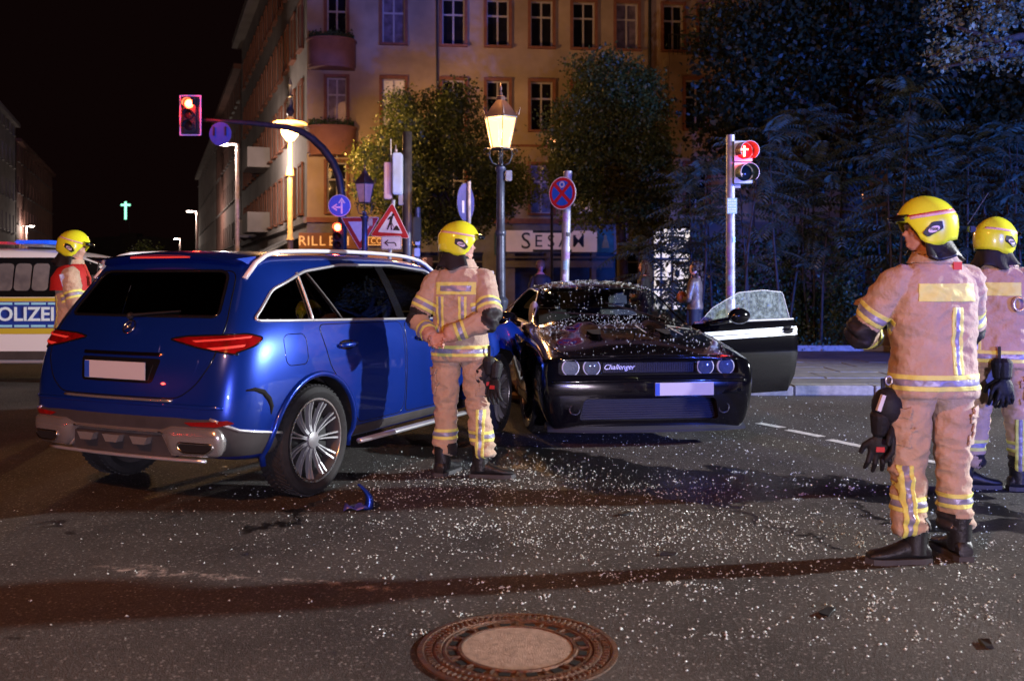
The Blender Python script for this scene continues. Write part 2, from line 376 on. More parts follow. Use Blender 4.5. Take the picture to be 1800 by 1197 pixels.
def window(fc, uc, z0, w, h, pane=PANE, sill=True, dep=.20, surround=True, label=None):
    key = (round(w, 2), round(h, 2), pane.name, surround, sill)
    if key not in WIN:
        q = BM(); t = .055
        for sx in (-1, 1): bx(q, (sx * (w / 2 - t / 2), .02, h / 2), (t, .06, h))
        for zz in (t / 2, h - t / 2): bx(q, (0, .02, zz), (w - 2 * t, .06, t))
        bx(q, (0, .015, h * .5), (.075, .07, h - 2 * t)); bx(q, (0, .018, h * .66), (w - 2 * t, .075, .075))
        fr = obj('window', q, WFRAME, fc.par)
        q = BM(); bx(q, (0, .05, h / 2), (w - .06, .012, h - .06)); pn = obj('pane', q, pane, fr)
        if surround:
            q = BM(); b = .13
            for sx in (-1, 1): bx(q, (sx * (w / 2 + b / 2), -dep - .02, h / 2), (b, .07, h))
            bx(q, (0, -dep - .03, h + b / 2), (w + 2 * b, .09, b)); obj('surround', q, TERRA, fr)
        if sill:
            q = BM(); bx(q, (0, -dep - .05, -.05), (w + .26, .22, .09)); obj('sill', q, TERRA if surround else s_grey, fr)
        WIN[key] = fr
    else: fr = dup(WIN[key], fc.par)
    p = fc.pt(uc, z0, dep - .05); fr.location = p; fr.rotation_euler = (0, 0, fc.ang)
    if label: fr['label'] = label
    return fr
s_grey = GREYM
bld = thing('corner_building', 'ochre corner apartment building with rounded corner balconies and shops below', 'building')
f1 = Facade((-8.9, 42.0), (math.cos(R(6)), math.sin(R(6))), bld, PLAST)
holes = []; wins = []
rows = [(4.35, 2.15), (8.05, 2.15), (11.75, 2.05), (15.4, 1.9)]
cols = [592, 692, 797, 875, 952, 1026, 1102]
for ri, (z0, h) in enumerate(rows):
    for ci, px in enumerate(cols):
        u = f1.u_of(px); w = .84 if ci == 0 else .98
        holes.append((u - w / 2, u + w / 2, z0, z0 + h)); pane = PANE
        if ri == 1 and ci in (0, 1): pane = LITPANE
        if (ri * 7 + ci * 3) % 5 == 2: pane = CURT_REFL
        if ri == 0 and ci in (5, 6): pane = LITPANE
        wins.append((u, z0, w, h, pane))
    for px in (1183, 1245, 1330, 1400, 1470):
        if ri == 2 or ri == 3:
            u = f1.u_of(px); holes.append((u - .45, u + .45, z0, z0 + h)); wins.append((u, z0, .9, h, PANE))
UE = f1.u_of(1560)
f1.wall(.0, UE, 4.05, 19.2, holes)
for w_ in wins: window(f1, *w_)
# projecting bay at the right, floors 1-2
ub0, ub1 = f1.u_of(1165), f1.u_of(1300)
fb = Facade(f1.pt(ub0, 0, -1.1), f1.d, bld, PLAST)
bh = []; bw = []
for z0, h in rows[:2]:
    for px in (1224,):
        u = fb.u_of(px); bh.append((u - .5, u + .5, z0, z0 + h)); bw.append((u, z0, 1.0, h, PANE))
fb.wall(0, ub1 - ub0, 4.05, 11.3, bh, name='bay_wall')
for w_ in bw: window(fb, *w_)
q = BM()
for (a, b_) in (((0, 4.05), None), ((ub1 - ub0, 4.05), None)):
    u = a[0]; vs = [q.verts.new(fb.pt(u, 4.05)), q.verts.new(fb.pt(u, 11.3)), q.verts.new(fb.pt(u, 11.3, 1.1)), q.verts.new(fb.pt(u, 4.05, 1.1))]; q.faces.new(vs)
vs = [q.verts.new(fb.pt(0, 11.3)), q.verts.new(fb.pt(ub1 - ub0, 11.3)), q.verts.new(fb.pt(ub1 - ub0, 11.3, 1.1)), q.verts.new(fb.pt(0, 11.3, 1.1))]; q.faces.new(vs)
vs = [q.verts.new(fb.pt(0, 4.05)), q.verts.new(fb.pt(ub1 - ub0, 4.05)), q.verts.new(fb.pt(ub1 - ub0, 4.05, 1.1)), q.verts.new(fb.pt(0, 4.05, 1.1))]; q.faces.new(vs)
obj('bay_return', q, PLAST, bld)
q = BM()
for k in range(19): u = (ub1 - ub0) * k / 18; cy(q, fb.pt(u, 11.3, .05), fb.pt(u, 12.2, .05), .018, seg=5)
cy(q, fb.pt(0, 12.2, .05), fb.pt(ub1 - ub0, 12.2, .05), .03, seg=6); obj('balcony_railing', q, DARKPOLE, bld)
# string courses, drainpipe, cornice
q = BM()
for z, hh, dd in ((4.0, .22, .16), (7.35, .10, .06), (14.9, .12, .08)):
    c = (f1.pt(0, z, -dd / 2 + .02) + f1.pt(ub0 - .05, z, -dd / 2 + .02)) / 2
    bx(q, c, (ub0 - .05, dd + .04, hh), Matrix.Rotation(f1.ang, 4, 'Z'))
obj('string_course', q, TERRA, bld)
q = BM(); c = (f1.pt(-.7, 19.3, -.3) + f1.pt(UE, 19.3, -.3)) / 2; bx(q, c, (UE + .7, .8, .5), Matrix.Rotation(f1.ang, 4, 'Z')); obj('cornice', q, PLAST, bld)
q = BM(); cy(q, f1.pt(f1.u_of(1141), 4.0, -.1), f1.pt(f1.u_of(1141), 19, -.1), .07, seg=8); cy(q, f1.pt(f1.u_of(768), 4.0, -.08), f1.pt(f1.u_of(768), 19, -.08), .045, seg=8); obj('drainpipe', q, DARKPOLE, bld, smooth=True)
# corner balconies
TERR2 = mat('brick red balcony render', (.30, .14, .10), .8, var=.15, vs=2, bump=.1)
for zb in (6.85, 10.6):
    q = BM(); c0, c1 = f1.u_of(541), f1.u_of(626); mu = (c0 + c1) / 2; rr = (c1 - c0) / 2
    prof = [(mu + rr * math.cos(a), -.15 - 1.0 * math.sin(a) ** .8 if math.sin(a) > 0 else -.15) for a in [PI * k / 14 for k in range(15)]]
    for (z0, z1, k) in ((zb, zb + 1.05, 1), (zb + 1.05, zb + 1.13, 1.05), (zb - .12, zb, .96)):
        lo = [q.verts.new(f1.pt(mu + (u - mu) * k, z0, d * k)) for u, d in prof]; hi = [q.verts.new(f1.pt(mu + (u - mu) * k, z1, d * k)) for u, d in prof]
        for i in range(14): q.faces.new((lo[i], lo[i + 1], hi[i + 1], hi[i]))
        q.faces.new(lo[::-1]); q.faces.new(hi)
    bal = obj('balcony', q, TERR2, bld, smooth=35)
    LEAFB = mat('balcony plant leaves', (.05, .08, .03), .6, var=.5, vs=6)
    vs, fs = [], []
    for k in range(420):
        a = random.uniform(.15, PI - .15); p = f1.pt(mu + rr * .92 * math.cos(a), zb + 1.13 + abs(random.gauss(0, .14)), -.15 - .9 * math.sin(a)) ; d = Vector((random.gauss(0, 1), random.gauss(0, 1), random.gauss(0, 1))).normalized() * .06; e = d.orthogonal().normalized() * .04
        b0 = len(vs); vs += [p - d, p + e, p + d, p - e]; fs.append((b0, b0 + 1, b0 + 2, b0 + 3))
    tag(obj('planter_foliage', mesh_from('pf', vs, fs), LEAFB, bal), kind='stuff')
# side-street facade (drawn from far end toward the corner so its inside lies to the right)
sd = Vector((-.346, .938, 0)).normalized(); LS = 34.0
f2 = Facade(Vector((-8.9, 42.0, 0)) + sd * LS, -sd, bld, PLAST2)
holes = []; wins = []
for (z0, h) in rows:
    for k in range(13):
        u = LS - 1.6 - k * 2.45
        holes.append((u - .5, u + .5, z0, z0 + h)); wins.append((u, z0, 1.0, h, PANE))
f2.wall(0, LS, 0, 19.2, holes + [(LS - 3 - 4 * k, LS - .8 - 4 * k, .4, 3.1) for k in range(0)])
for w_ in wins: window(f2, *w_)
q = BM(); c = (f2.pt(0, 19.3, -.3) + f2.pt(LS, 19.3, -.3)) / 2; bx(q, c, (LS + .6, .8, .55), Matrix.Rotation(f2.ang, 4, 'Z')); bx(q, (f2.pt(0, 4, -.07) + f2.pt(LS, 4, -.07)) / 2, (LS, .18, .25), Matrix.Rotation(f2.ang, 4, 'Z')); obj('cornice', q, PLAST2, bld)
for (u0, z0) in ((18, 4.3), (18, 8.0), (10, 4.3)):
    q = BM(); bx(q, f2.pt(u0, z0 - .1, -.65), (3.4, 1.25, .16), Matrix.Rotation(f2.ang, 4, 'Z')); bx(q, f2.pt(u0, z0 + .45, -1.22), (3.4, .1, 1.0), Matrix.Rotation(f2.ang, 4, 'Z'))
    for s_ in (-1, 1): bx(q, f2.pt(u0 + s_ * 1.67, z0 + .45, -.62), (.08, 1.2, 1.0), Matrix.Rotation(f2.ang, 4, 'Z'))
    obj('balcony', q, PLAST2, bld)
q = BM(); pts = [f1.pt(0, 19.5), f1.pt(UE, 19.5), f1.pt(UE, 22.5, 6), f1.pt(3, 22.5, 6)]; q.faces.new([q.verts.new(p) for p in pts]); pts = [f2.pt(LS, 19.5), f2.pt(0, 19.5), f2.pt(0, 22.5, 6), f1.pt(3, 22.5, 6)]; q.faces.new([q.verts.new(p) for p in pts]); obj('roof', q, ROOFM, bld)
# ---- shopfronts on the ground floor
SHOPDARK = mat('dark shop interior glass', (.015, .015, .02), .35, spec=.15, var=.5, vs=1.5)
SIGNW = mat('cream shop sign', (.62, .50, .50), .6, var=.08, vs=3, emis=(1, .62, .66), es=.16)  # faint pink glow put into the board so it looks lit
gfh = []
def urange(a, b): return f1.u_of(a), f1.u_of(b)
SHOPS = [(548, 640), (652, 720), (735, 850), (905, 960), (968, 1040), (1048, 1085), (1092, 1138)]
for a, b in SHOPS:
    u0, u1 = urange(a, b); gfh.append((u0, u1, .35, 2.62))
f1.wall(0, f1.u_of(1150), 0, 4.05, gfh, dep=.3, name='shop_wall', m=GREYM)
f1.wall(f1.u_of(1215), UE, 0, 4.05, [], dep=.3, name='shop_wall', m=GREYM)
for a, b in SHOPS:
    u0, u1 = urange(a, b); n_ = max(1, int((u1 - u0) / 1.1)); w = (u1 - u0) / n_
    q = BM(); RZ = Matrix.Rotation(f1.ang, 4, 'Z')
    for k in range(n_ + 1): bx(q, f1.pt(u0 + k * w, 1.48, .25), (.06, .06, 2.26), RZ)
    for z in (.38, 2.2, 2.6): bx(q, f1.pt((u0 + u1) / 2, z, .251), (u1 - u0, .05, .06), RZ)
    fr = obj('shop_window', q, GREYM, bld)
    q = BM(); bx(q, f1.pt((u0 + u1) / 2, 1.48, .28), (u1 - u0, .015, 2.26), RZ); obj('pane', q, SHOPDARK, fr)
# lit passage between 1150 and 1215
LITSHOP = mat('brightly lit shop interior', (.8, .8, .8), .6, emis=(1.0, .88, .86), es=1.0, var=.8, vs=2.2)
q = BM(); u0, u1 = urange(1146, 1222); bx(q, f1.pt((u0 + u1) / 2, 1.9, .9), (u1 - u0, .05, 3.7), RZ); obj('lit_shop_interior', q, LITSHOP, bld)
q = BM()
for px in (1146, 1163, 1182, 1222): bx(q, f1.pt(f1.u_of(px), 1.95, .1), (.09, .09, 3.9), RZ)
for z in (.95, 2.35, 3.0): bx(q, f1.pt((u0 + u1) / 2, z, .12), (u1 - u0, .06, .10), RZ)
obj('shop_frame', q, DARKPOLE, bld)
q = BM()
for k in range(9):
    u = random.uniform(u0 + .2, u1 - .2); z = random.choice((.4, .8, 1.25, 1.7)); bx(q, f1.pt(u, z, .6), (random.uniform(.15, .4), .15, random.uniform(.15, .35)), RZ)
obj('shop_shelf_goods', q, mat('shelf goods', (.25, .08, .04), .6, var=.8, vs=3, var2=(.05, .15, .1)), bld)
SGRY = mat('pale fascia grey', (.30, .29, .30), .7, var=.1, vs=2)  # plain paler grey for the blank fascia
# SESAM sign
def signboard(name, label, pa, pb, ya, yb, m, dep=-.14, th=.12):
    u0, u1 = urange(pa, pb); Y = f1.pt((u0 + u1) / 2, 0).y
    z0, z1 = CH - (yb - HY) / F * Y, CH - (ya - HY) / F * Y
    t = thing(name, label, 'shop sign', f1.pt((u0 + u1) / 2, (z0 + z1) / 2, dep), f1.ang); q = BM(); bx(q, (0, 0, 0), (u1 - u0, th, z1 - z0)); obj('board', q, m, t, bevel=.01); return t, u1 - u0, z1 - z0
DKTXT = mat('black sign lettering', (.02, .015, .02), .5)
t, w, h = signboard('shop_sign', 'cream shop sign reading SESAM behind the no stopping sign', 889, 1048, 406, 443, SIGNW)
for i, (ch, px, sz) in enumerate((('S', 923, 1.05), ('E', 945, .78), ('S', 967, .78), ('A', 990, .78), ('M', 1015, .78))):
    text('letter', ch, sz * .98, DKTXT, t, (f1.u_of(px) - f1.u_of(968.5), -.065, -.02), bold=.002, depth=.01)
q = BM()
for zz in (h / 2 - .05, -h / 2 + .05):
    for k in range(26): bx(q, (-.02 * 40 + k * .065 + .0, -.065, zz), (.035, .02, .11))
    bx(q, (0.02, -.063, zz), (1.75, .012, .10))
obj('ornamental_border', q, mat('green black ornament', (.03, .04, .03), .6), t)
text('small_lettering', 'ORIENTAL', .13, DKTXT, t, (0, -.075, h / 2 + .02 - .07), depth=.006); text('small_lettering', 'SPEZIALITÄTEN', .13, DKTXT, t, (0, -.075, -h / 2 + .05), depth=.006)
t, w, h = signboard('picture_panel', 'small teal picture panel with golden figure right of the SESAM sign', 1048, 1077, 405, 444, mat('teal picture panel', (.05, .22, .22), .6, var=.3, vs=5))
t['category'] = 'picture panel'
GOLD = mat('golden paint', (.55, .38, .12), .5, var=.2)
q = BM(); prism(q, [(-.17, -.3), (.17, -.3), (.13, -.05), (.06, .12), (.07, .22), (0, .30), (-.07, .22), (-.06, .12), (-.13, -.05)], -.08, -.06); obj('figure', q, GOLD, t)
q = BM(); u0, u1 = urange(1078, 1142); bx(q, f1.pt((u0 + u1) / 2, 3.15, -.06), (u1 - u0, .1, 1.2), RZ); tag(obj('blank_fascia', q, SGRY, bld))
q = BM(); u0, u1 = urange(1092, 1103); bx(q, f1.pt((u0 + u1) / 2, 2.72, -.13), (u1 - u0, .02, .24), RZ); obj('notice_plate', q, WHITE, bld)
q = BM(); u0, u1 = urange(870, 1077); bx(q, f1.pt((u0 + u1) / 2, 2.40, -.12), (u1 - u0, .2, .09), RZ); bx(q, f1.pt((u0 + u1) / 2, 2.1, -.05), (u1 - u0, .1, .30), RZ); fa = obj('fascia', q, GREYM, bld)
text('fascia_lettering', 'SCHREIBEREI', .16, mat('pale lettering', (.4, .36, .33), .6), bld, f1.pt(f1.u_of(1050), 2.12, -.12), rot=(R(90), 0, f1.ang), depth=.01, space=1.25) if False else None
q = BM(); cx_ = BM(); cx_.free(); bx(q, f1.pt(f1.u_of(877), 3.0, -.1), (.42, .1, 1.0), RZ); obj('teal_side_panel', q, mat('dark teal panel', (.03, .08, .10), .5), bld)
# left shop signs
ORB = mat('brown lit fascia', (.28, .12, .04), .7, var=.2, vs=2)
LET = mat('glowing orange letters', (.8, .5, .2), .5, emis=(1.0, .48, .14), es=.65)
t, w, h = signboard('grill_sign', 'brown shop fascia with orange letters at the building corner', 526, 640, 410, 438, ORB)
for ch, px in (('R', 532), ('I', 543), ('L', 553), ('L', 567), ('E', 584), ('I', 612)):
    text('letter', ch, .60, LET, t, (f1.u_of(px) - f1.u_of(583), -.065, -.02), depth=.02)
t, w, h = signboard('cocktail_sign', 'orange framed shop sign starting with CO behind the roadworks sign', 647, 735, 417, 432, ORB)
text('letters', 'CO', .34, LET, t, (f1.u_of(662) - f1.u_of(691), -.07, 0), depth=.02); text('letters', 'I', .34, LET, t, (f1.u_of(725) - f1.u_of(691), -.07, 0), depth=.02)
q = BM()
for zz in (-h / 2 + .02, h / 2 - .02): bx(q, (0, -.065, zz), (w, .02, .03))
for xx in (-w / 2 + .02, w / 2 - .02): bx(q, (xx, -.0655, 0), (.03, .02, h))
obj('glowing_border', q, LET, t)
PINKW = mat('pink cream wall', (.55, .32, .24), .8, var=.1)
q = BM(); u0, u1 = urange(645, 732); bx(q, f1.pt((u0 + u1) / 2, 1.65, -.07), (u1 - u0, .12, 1.7), RZ); obj('cream_wall_panel', q, PINKW, bld)
t, w, h = signboard('ice_cream_sign', 'dark shop sign reading EIS left of the firefighter helmet', 715, 760, 453, 469, mat('violet sign board', (.10, .06, .12), .6), dep=-.3)
text('letters', 'EIS', .48, mat('pale pink letters', (.75, .55, .55), .5, emis=(.8, .4, .45), es=.12), t, (0, -.065, 0), depth=.02, bold=.012, space=1.15)
# awnings on the side street
AWN = mat('grey awning cloth', (.22, .22, .23), .8, var=.2, vs=3)
for i, (uo, lab) in enumerate(((LS - 3.0, 'grey shop awning nearest the building corner'), (LS - 9.0, 'grey shop awning further along the side street'))):
    q = BM(); a = f2.pt(uo - 2.4, 3.4); b = f2.pt(uo + 2.4, 3.4); c = f2.pt(uo + 2.4, 2.35, -2.0); d = f2.pt(uo - 2.4, 2.35, -2.0)
    n_ = 12
    for k in range(n_):
        t0, t1 = k / n_, (k + 1) / n_; off = Vector((0, 0, .03 if k % 2 else 0))
        A, B = a.lerp(b, t0), a.lerp(b, t1); D, C = d.lerp(c, t0), d.lerp(c, t1)
        q.faces.new([q.verts.new(x) for x in (A, B, C + off, D + off)]); E1, E2 = C + Vector((0, 0, -.28)) + off, D + Vector((0, 0, -.28)) + off
        q.faces.new([q.verts.new(x) for x in (D + off, C + off, E1, E2)])
    aw = obj('awning', q, AWN); tag(aw, lab, 'awning', 'awnings over the side street shops')
# neighbouring buildings
def row_building(name, label, P0, d, L, H, m, nwin, storeys, zfirst=4.2, lit=()):
    t = thing(name, label, 'building'); f = Facade(P0, d, t, m); hs = []; ws = []; c = 0
    for s_ in range(storeys):
        for k in range(nwin):
            u = (k + .5) * L / nwin; z0 = zfirst + s_ * 3.7; hs.append((u - .5, u + .5, z0, z0 + 2)); ws.append((u, z0, 1.0, 2.0, LITPANE2 if c in lit else PANE)); c += 1
    f.wall(0, L, 0, H, hs)
    for w_ in ws: window(f, *w_, surround=False)
    q = BM(); bx(q, (f.pt(0, H + .15, -.2) + f.pt(L, H + .15, -.2)) / 2, (L, .7, .4), Matrix.Rotation(f.ang, 4, 'Z')); obj('cornice', q, m, t)
    q = BM(); q.faces.new([q.verts.new(p) for p in (f.pt(0, H + .3), f.pt(L, H + .3), f.pt(L, H + 2.6, 5), f.pt(0, H + 2.6, 5))]); q.faces.new([q.verts.new(p) for p in (f.pt(0, 0, 0), f.pt(0, H, 0), f.pt(0, H, 10), f.pt(0, 0, 10))]); q.faces.new([q.verts.new(p) for p in (f.pt(L, 0, 0), f.pt(L, H, 0), f.pt(L, H, 10), f.pt(L, 0, 10))]); obj('roof', q, ROOFM, t)
    return t, f
c0 = Vector((-8.9, 42.0, 0))
row_building('apartment_building', 'dark red apartment building beyond the corner building', c0 + sd * 66, -sd, 31.5, 17.6, PLAST3, 12, 4)
row_building('apartment_building', 'dim apartment building far down the side street', c0 + sd * 112, -sd, 45, 16.5, PLAST2, 14, 4)
LP = Vector((-52.0, 97.0, 0)) - sd * 30
row_building('apartment_building', 'dark apartment row on the far left edge behind the police van', LP, sd, 46, 19.0, PLAST2, 16, 5, zfirst=3.0)
row_building('apartment_building', 'dark apartment row lower and further away on the left', LP + sd * 47, sd, 42, 17.5, PLAST3, 14, 4)
# distant church with lit cross
ch = thing('church', 'dark church gable far away carrying the glowing cross', 'church', (-72, 182, 0))
q = BM(); prism(q, [(-16, 0), (16, 0), (16, 8.2), (4, 9.4), (-4, 9.4), (-16, 8.2)], 0, 12); obj('nave', q, ROOFM, ch)
q = BM(); bx(q, (0, 1, 5), (3.2, 3.0, 10)); obj('tower', q, ROOFM, ch); q = BM(); cy(q, (0, 0, 9.8), (0, 0, 12), .06, seg=6); obj('mast', q, DARKPOLE, ch)
CROSS = mat('white green neon', (.8, 1, .9), .5, emis=(.30, 1.0, .62), es=2.2)
cr = thing('neon_cross', 'slim glowing white green cross high above the dark street', 'cross', (-72.6, 182, 0)); zc = at(225, 355, 182).z; zb = at(225, 386, 182).z
q = BM(); bx(q, (0, -.3, (zc + zb) / 2), (.34, .2, zc - zb)); obj('upright', q, CROSS, cr); q = BM(); bx(q, (0, -.31, zc - .62), (1.75, .2, .34)); obj('crossbar', q, CROSS, cr)
obj('mount', cy(BM(), (0, 0, 11.9), (0, 0, zb + .3), .07, seg=6), DARKPOLE, cr)
# ------------------------------------------------------------------ street furniture
GLOWW = bpy.data.materials.new('gas lamp glowing glass'); GLOWW.use_nodes = True; _n = GLOWW.node_tree.nodes; _l = GLOWW.node_tree.links; _n.remove(_n['Principled BSDF'])
_e = _n.new('ShaderNodeEmission'); _e.inputs[0].default_value = (1, .43, .13, 1); _e.inputs[1].default_value = 6.0; _t = _n.new('ShaderNodeBsdfTransparent'); _m = _n.new('ShaderNodeMixShader'); _m.inputs[0].default_value = .55
_l.new(_t.outputs[0], _m.inputs[1]); _l.new(_e.outputs[0], _m.inputs[2]); _l.new(_m.outputs[0], _n['Material Output'].inputs[0])
LGLASS = mat('unlit lantern glass', (.55, .36, .30), .3, var=.2, vs=6)
COPPER = mat('dark copper lantern roof', (.10, .06, .05), .45, .5, var=.3)
def hexlantern(t, z, s, glass, roofm, lit=True):
    """six sided tapered lantern: cage, panes, roof, finial"""
    n = 6; rb, rt, h = .155 * s, .262 * s, .48 * s
    pts = lambda r, zz, o=0: [Vector((r * math.cos(2 * PI * (k + .5) / n), r * math.sin(2 * PI * (k + .5) / n), zz)) for k in range(n)]
    B, T = pts(rb, z), pts(rt, z + h)
    p0 = None
    for k in range(n):
        q = BM(); k2 = (k + 1) % n; c = [B[k].lerp(B[k2], .04), B[k].lerp(B[k2], .96), T[k].lerp(T[k2], .96), T[k].lerp(T[k2], .04)]
        nn = ((c[1] - c[0]).cross(c[3] - c[0])).normalized() * .006
        f1_ = [q.verts.new(x) for x in c]; f2_ = [q.verts.new(x - nn) for x in c]; q.faces.new(f1_); q.faces.new(f2_[::-1])
        for i in range(4): q.faces.new((f1_[i], f2_[i], f2_[(i + 1) % 4], f1_[(i + 1) % 4]))
        obj('glass_pane', q, glass, t)
    q = BM()
    for k in range(n):
        cy(q, B[k], T[k], .009 * s, seg=6); cy(q, B[k], B[(k + 1) % n], .014 * s, seg=6); cy(q, T[k], T[(k + 1) % n], .018 * s, seg=6)
    lathe(q, [(0, z - .01), (rb * .9, z - .01), (rb, z + .012), (0, z + .012)], 12)
    obj('lantern_cage', q, DARKPOLE, t)
    q = BM(); lathe(q, [(rt * 1.10, z + h + .005), (rt * .72, z + h + .14 * s), (rt * .30, z + h + .27 * s), (rt * .26, z + h + .33 * s), (.0, z + h + .36 * s)], 6, Matrix.Rotation(PI / 6, 4, 'Z'))
    for k in range(n):
        c = T[k] * 1.12; c.z = z + h + .03; cy(q, c, c + Vector((T[k].x * .12, T[k].y * .12, .11 * s)), .018 * s, .004, seg=6)
    obj('lantern_roof', q, roofm, t)
    q = BM(); lathe(q, [(.03 * s, z + h + .34 * s), (.035 * s, z + h + .38 * s), (.012 * s, z + h + .42 * s), (.028 * s, z + h + .45 * s), (.004, z + h + .54 * s)], 8); obj('finial', q, roofm, t, smooth=True)
def gaspost(name, label, px, Y, zl, s, lit, group='lantern posts'):
    p = at(px, 490, Y); t = thing(name, label, 'street lamp', (p.x, Y, .12 if Y > 12 else 0), R(8), group); z = zl - .12
    hexlantern(t, z, s, GLOWW if lit else LGLASS, COPPER)
    q = BM(); lathe(q, [(.16, 0), (.16, .12), (.12, .16), (.10, .9), (.12, .95), (.12, 1.0), (.075, 1.05), (.068, z - 1.35), (.085, z - 1.33), (.085, z - 1.28), (.066, z - 1.25), (.060, z - .36), (.085, z - .33), (.085, z - .29), (.04, z - .26), (.04, z - .2)], 14)
    obj('post', q, mat('blue grey post paint', (.07, .085, .15), .38, .3, var=.3, vs=9, bump=.1, bs=40), t, smooth=40)
    q = BM()
    for a in range(4):
        d = Vector((math.cos(a * PI / 2), math.sin(a * PI / 2), 0)); pts = [d * .04 + Vector((0, 0, z - .26)), d * .13 + Vector((0, 0, z - .22)), d * .175 * s / 1 + Vector((0, 0, z - .12)), d * .165 * s + Vector((0, 0, z))]
        tube(q, pts, .014 * s, 6); c = d * .215 * s + Vector((0, 0, z - .04)); tube(q, [c + d * .045 * math.cos(u) + Vector((0, 0, .045 * math.sin(u))) for u in [2 * PI * i / 9 for i in range(8)]], .009, 5)
    cy(q, (0, 0, z - .22), (0, 0, z), .012, seg=6)
    obj('scroll_bracket', q, DARKPOLE, t, smooth=True)
    q = BM(); bx(q, (.12, -.03, z - .42), (.10, .10, .16)); obj('control_box', q, POLE, t, bevel=.01)
    return t, z
zl = at(880, 262, 15).z
t, z = gaspost('gas_lantern', 'lit gas lantern on a slim post glowing orange white in the middle', 880, 15.0, zl, 1.0, True)
l0 = at(880, 235, 15); lamp('gas_lantern_light', (l0.x, 15, l0.z + .0), 900, (1, .50, .17), .09)
lamp('gas_lantern_spill', (l0.x, 15, l0.z + 1.05), 90, (1, .45, .14), .10)
t, z = gaspost('gas_lantern', 'unlit dark lantern post left of the roadworks sign', 641, 21.0, at(641, 357, 21).z, .86, False)
# disc lamp
p = at(510, 490, 35.0); zt = at(510, 236, 35).z
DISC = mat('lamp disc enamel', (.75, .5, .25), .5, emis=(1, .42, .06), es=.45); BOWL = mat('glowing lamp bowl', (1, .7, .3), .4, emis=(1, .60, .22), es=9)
t = thing('disc_street_lamp', 'warm glowing bowl lamp under a round disc on a tall ornate pole', 'street lamp', (p.x, 35.0, 0))
q = BM(); lathe(q, [(.08, zt + .62), (.20, zt + .5), (.62, zt + .40), (.60, zt + .36), (.20, zt + .38), (.08, zt + .3)], 24); obj('disc_reflector', q, DISC, t, smooth=40)
q = BM(); lathe(q, [(.0, zt - .28), (.14, zt - .24), (.30, zt - .02), (.34, zt + .16), (.30, zt + .24), (0, zt + .26)], 18); obj('lamp_bowl', q, BOWL, t, smooth=True)
q = BM(); z1 = at(0, 310, 35).z; lathe(q, [(.16, 0), (.17, .8), (.12, 1.0), (.11, 2.8), (.14, 2.85), (.10, 3.0), (.095, z1), (.16, z1 + .02), (.13, z1 + .2), (.075, z1 + .4), (.07, zt - .25)], 12); obj('pole', q, mat('cream lamp pole', (.55, .42, .25), .5, var=.2), t, smooth=40)
q = BM(); z3 = at(0, 138, 35).z; lathe(q, [(.05, zt + .6), (.16, zt + .8), (.10, zt + 1.0), (.12, zt + 1.1), (.07, zt + 1.3), (.11, zt + 1.35), (.05, zt + 1.45), (.045, z3 - .3), (.08, z3 - .25), (.02, z3)], 10); obj('top_mast', q, DARKPOLE, t, smooth=40)
lamp('disc_lamp_light', (p.x - .1, 33.9, zt - .45), 2700, (1, .52, .18), .25)
lamp('disc_lamp_light', (p.x + 1.0, 34.0, zt + 3.5), 60, (1, .42, .15), .5)
# added unseen fill lamps behind the trees, warming the facade
for xx, yy, zz, e in ((1.5, 36.5, 6.4, 75), (9.5, 38.0, 5.6, 85), (14.0, 39.0, 4.6, 60)):
    tt = thing('facade_fill_lamp', 'added unseen lamp at %s of the facade behind the trees' % {1.5: 'the middle', 9.5: 'the projecting bay', 14.0: 'the dark end'}[xx], 'lamp', (xx, yy, 0), 0, 'added lamps hidden behind the trees')
    q = BM(); cy(q, (0, 0, 0), (0, 0, zz), .06, .045, 8); obj('pole', q, DARKPOLE, tt)
    q = BM(); lathe(q, [(.05, zz), (.16, zz + .1), (.16, zz + .25), (.04, zz + .35)], 10); obj('lantern', q, LGLASS, tt)
    lamp('facade_fill_light', (xx, yy - .35, zz + .15), e, (1, .52, .24), .2)
# modern LED lamps
LED = mat('white LED head', (1, 1, 1), .4, emis=(1, .82, .72), es=45)
def ledlamp(label, px, py, Y, arm=.75, sx=-1, e=700):
    p = at(px, py, Y); t = thing('led_street_lamp', label, 'street lamp', (p.x, Y, 0), 0, 'tall modern lamps receding down the side street')
    q = BM(); cy(q, (0, 0, 0), (0, 0, p.z), .13, .075, 10); tube(q, [(0, 0, p.z - .3), (sx * .03, 0, p.z), (sx * arm * .6, 0, p.z + .05)], .06, 6); obj('pole', q, mat('pale lamp pole', (.55, .45, .42), .5, .2, var=.2), t, smooth=40)
    q = BM(); bx(q, (sx * arm * .9, 0, p.z + .05), (.62, .3, .10)); h = obj('lamp_head', q, POLE, t, bevel=.03)
    q = BM(); bx(q, (sx * arm * .9, -.02, p.z - .02), (.50, .26, .05)); obj('diffuser', q, LED, h)
    lamp('led_lamp_light', (p.x + sx * arm * .9, Y - .1, p.z - .2), e, (1, .80, .68), .15)
ledlamp('tallest pale lamp post with white light beside the blue disc sign', 417, 254, 47.0, e=1300)
ledlamp('second pale lamp post with white light down the side street', 346, 372, 93, e=1200)
ledlamp('small lamp post nearest the vanishing point of the side street', 317, 420, 150, e=800)
ledlamp('small lamp post at the far left above the police van', 46, 398, 118, sx=1, e=800)

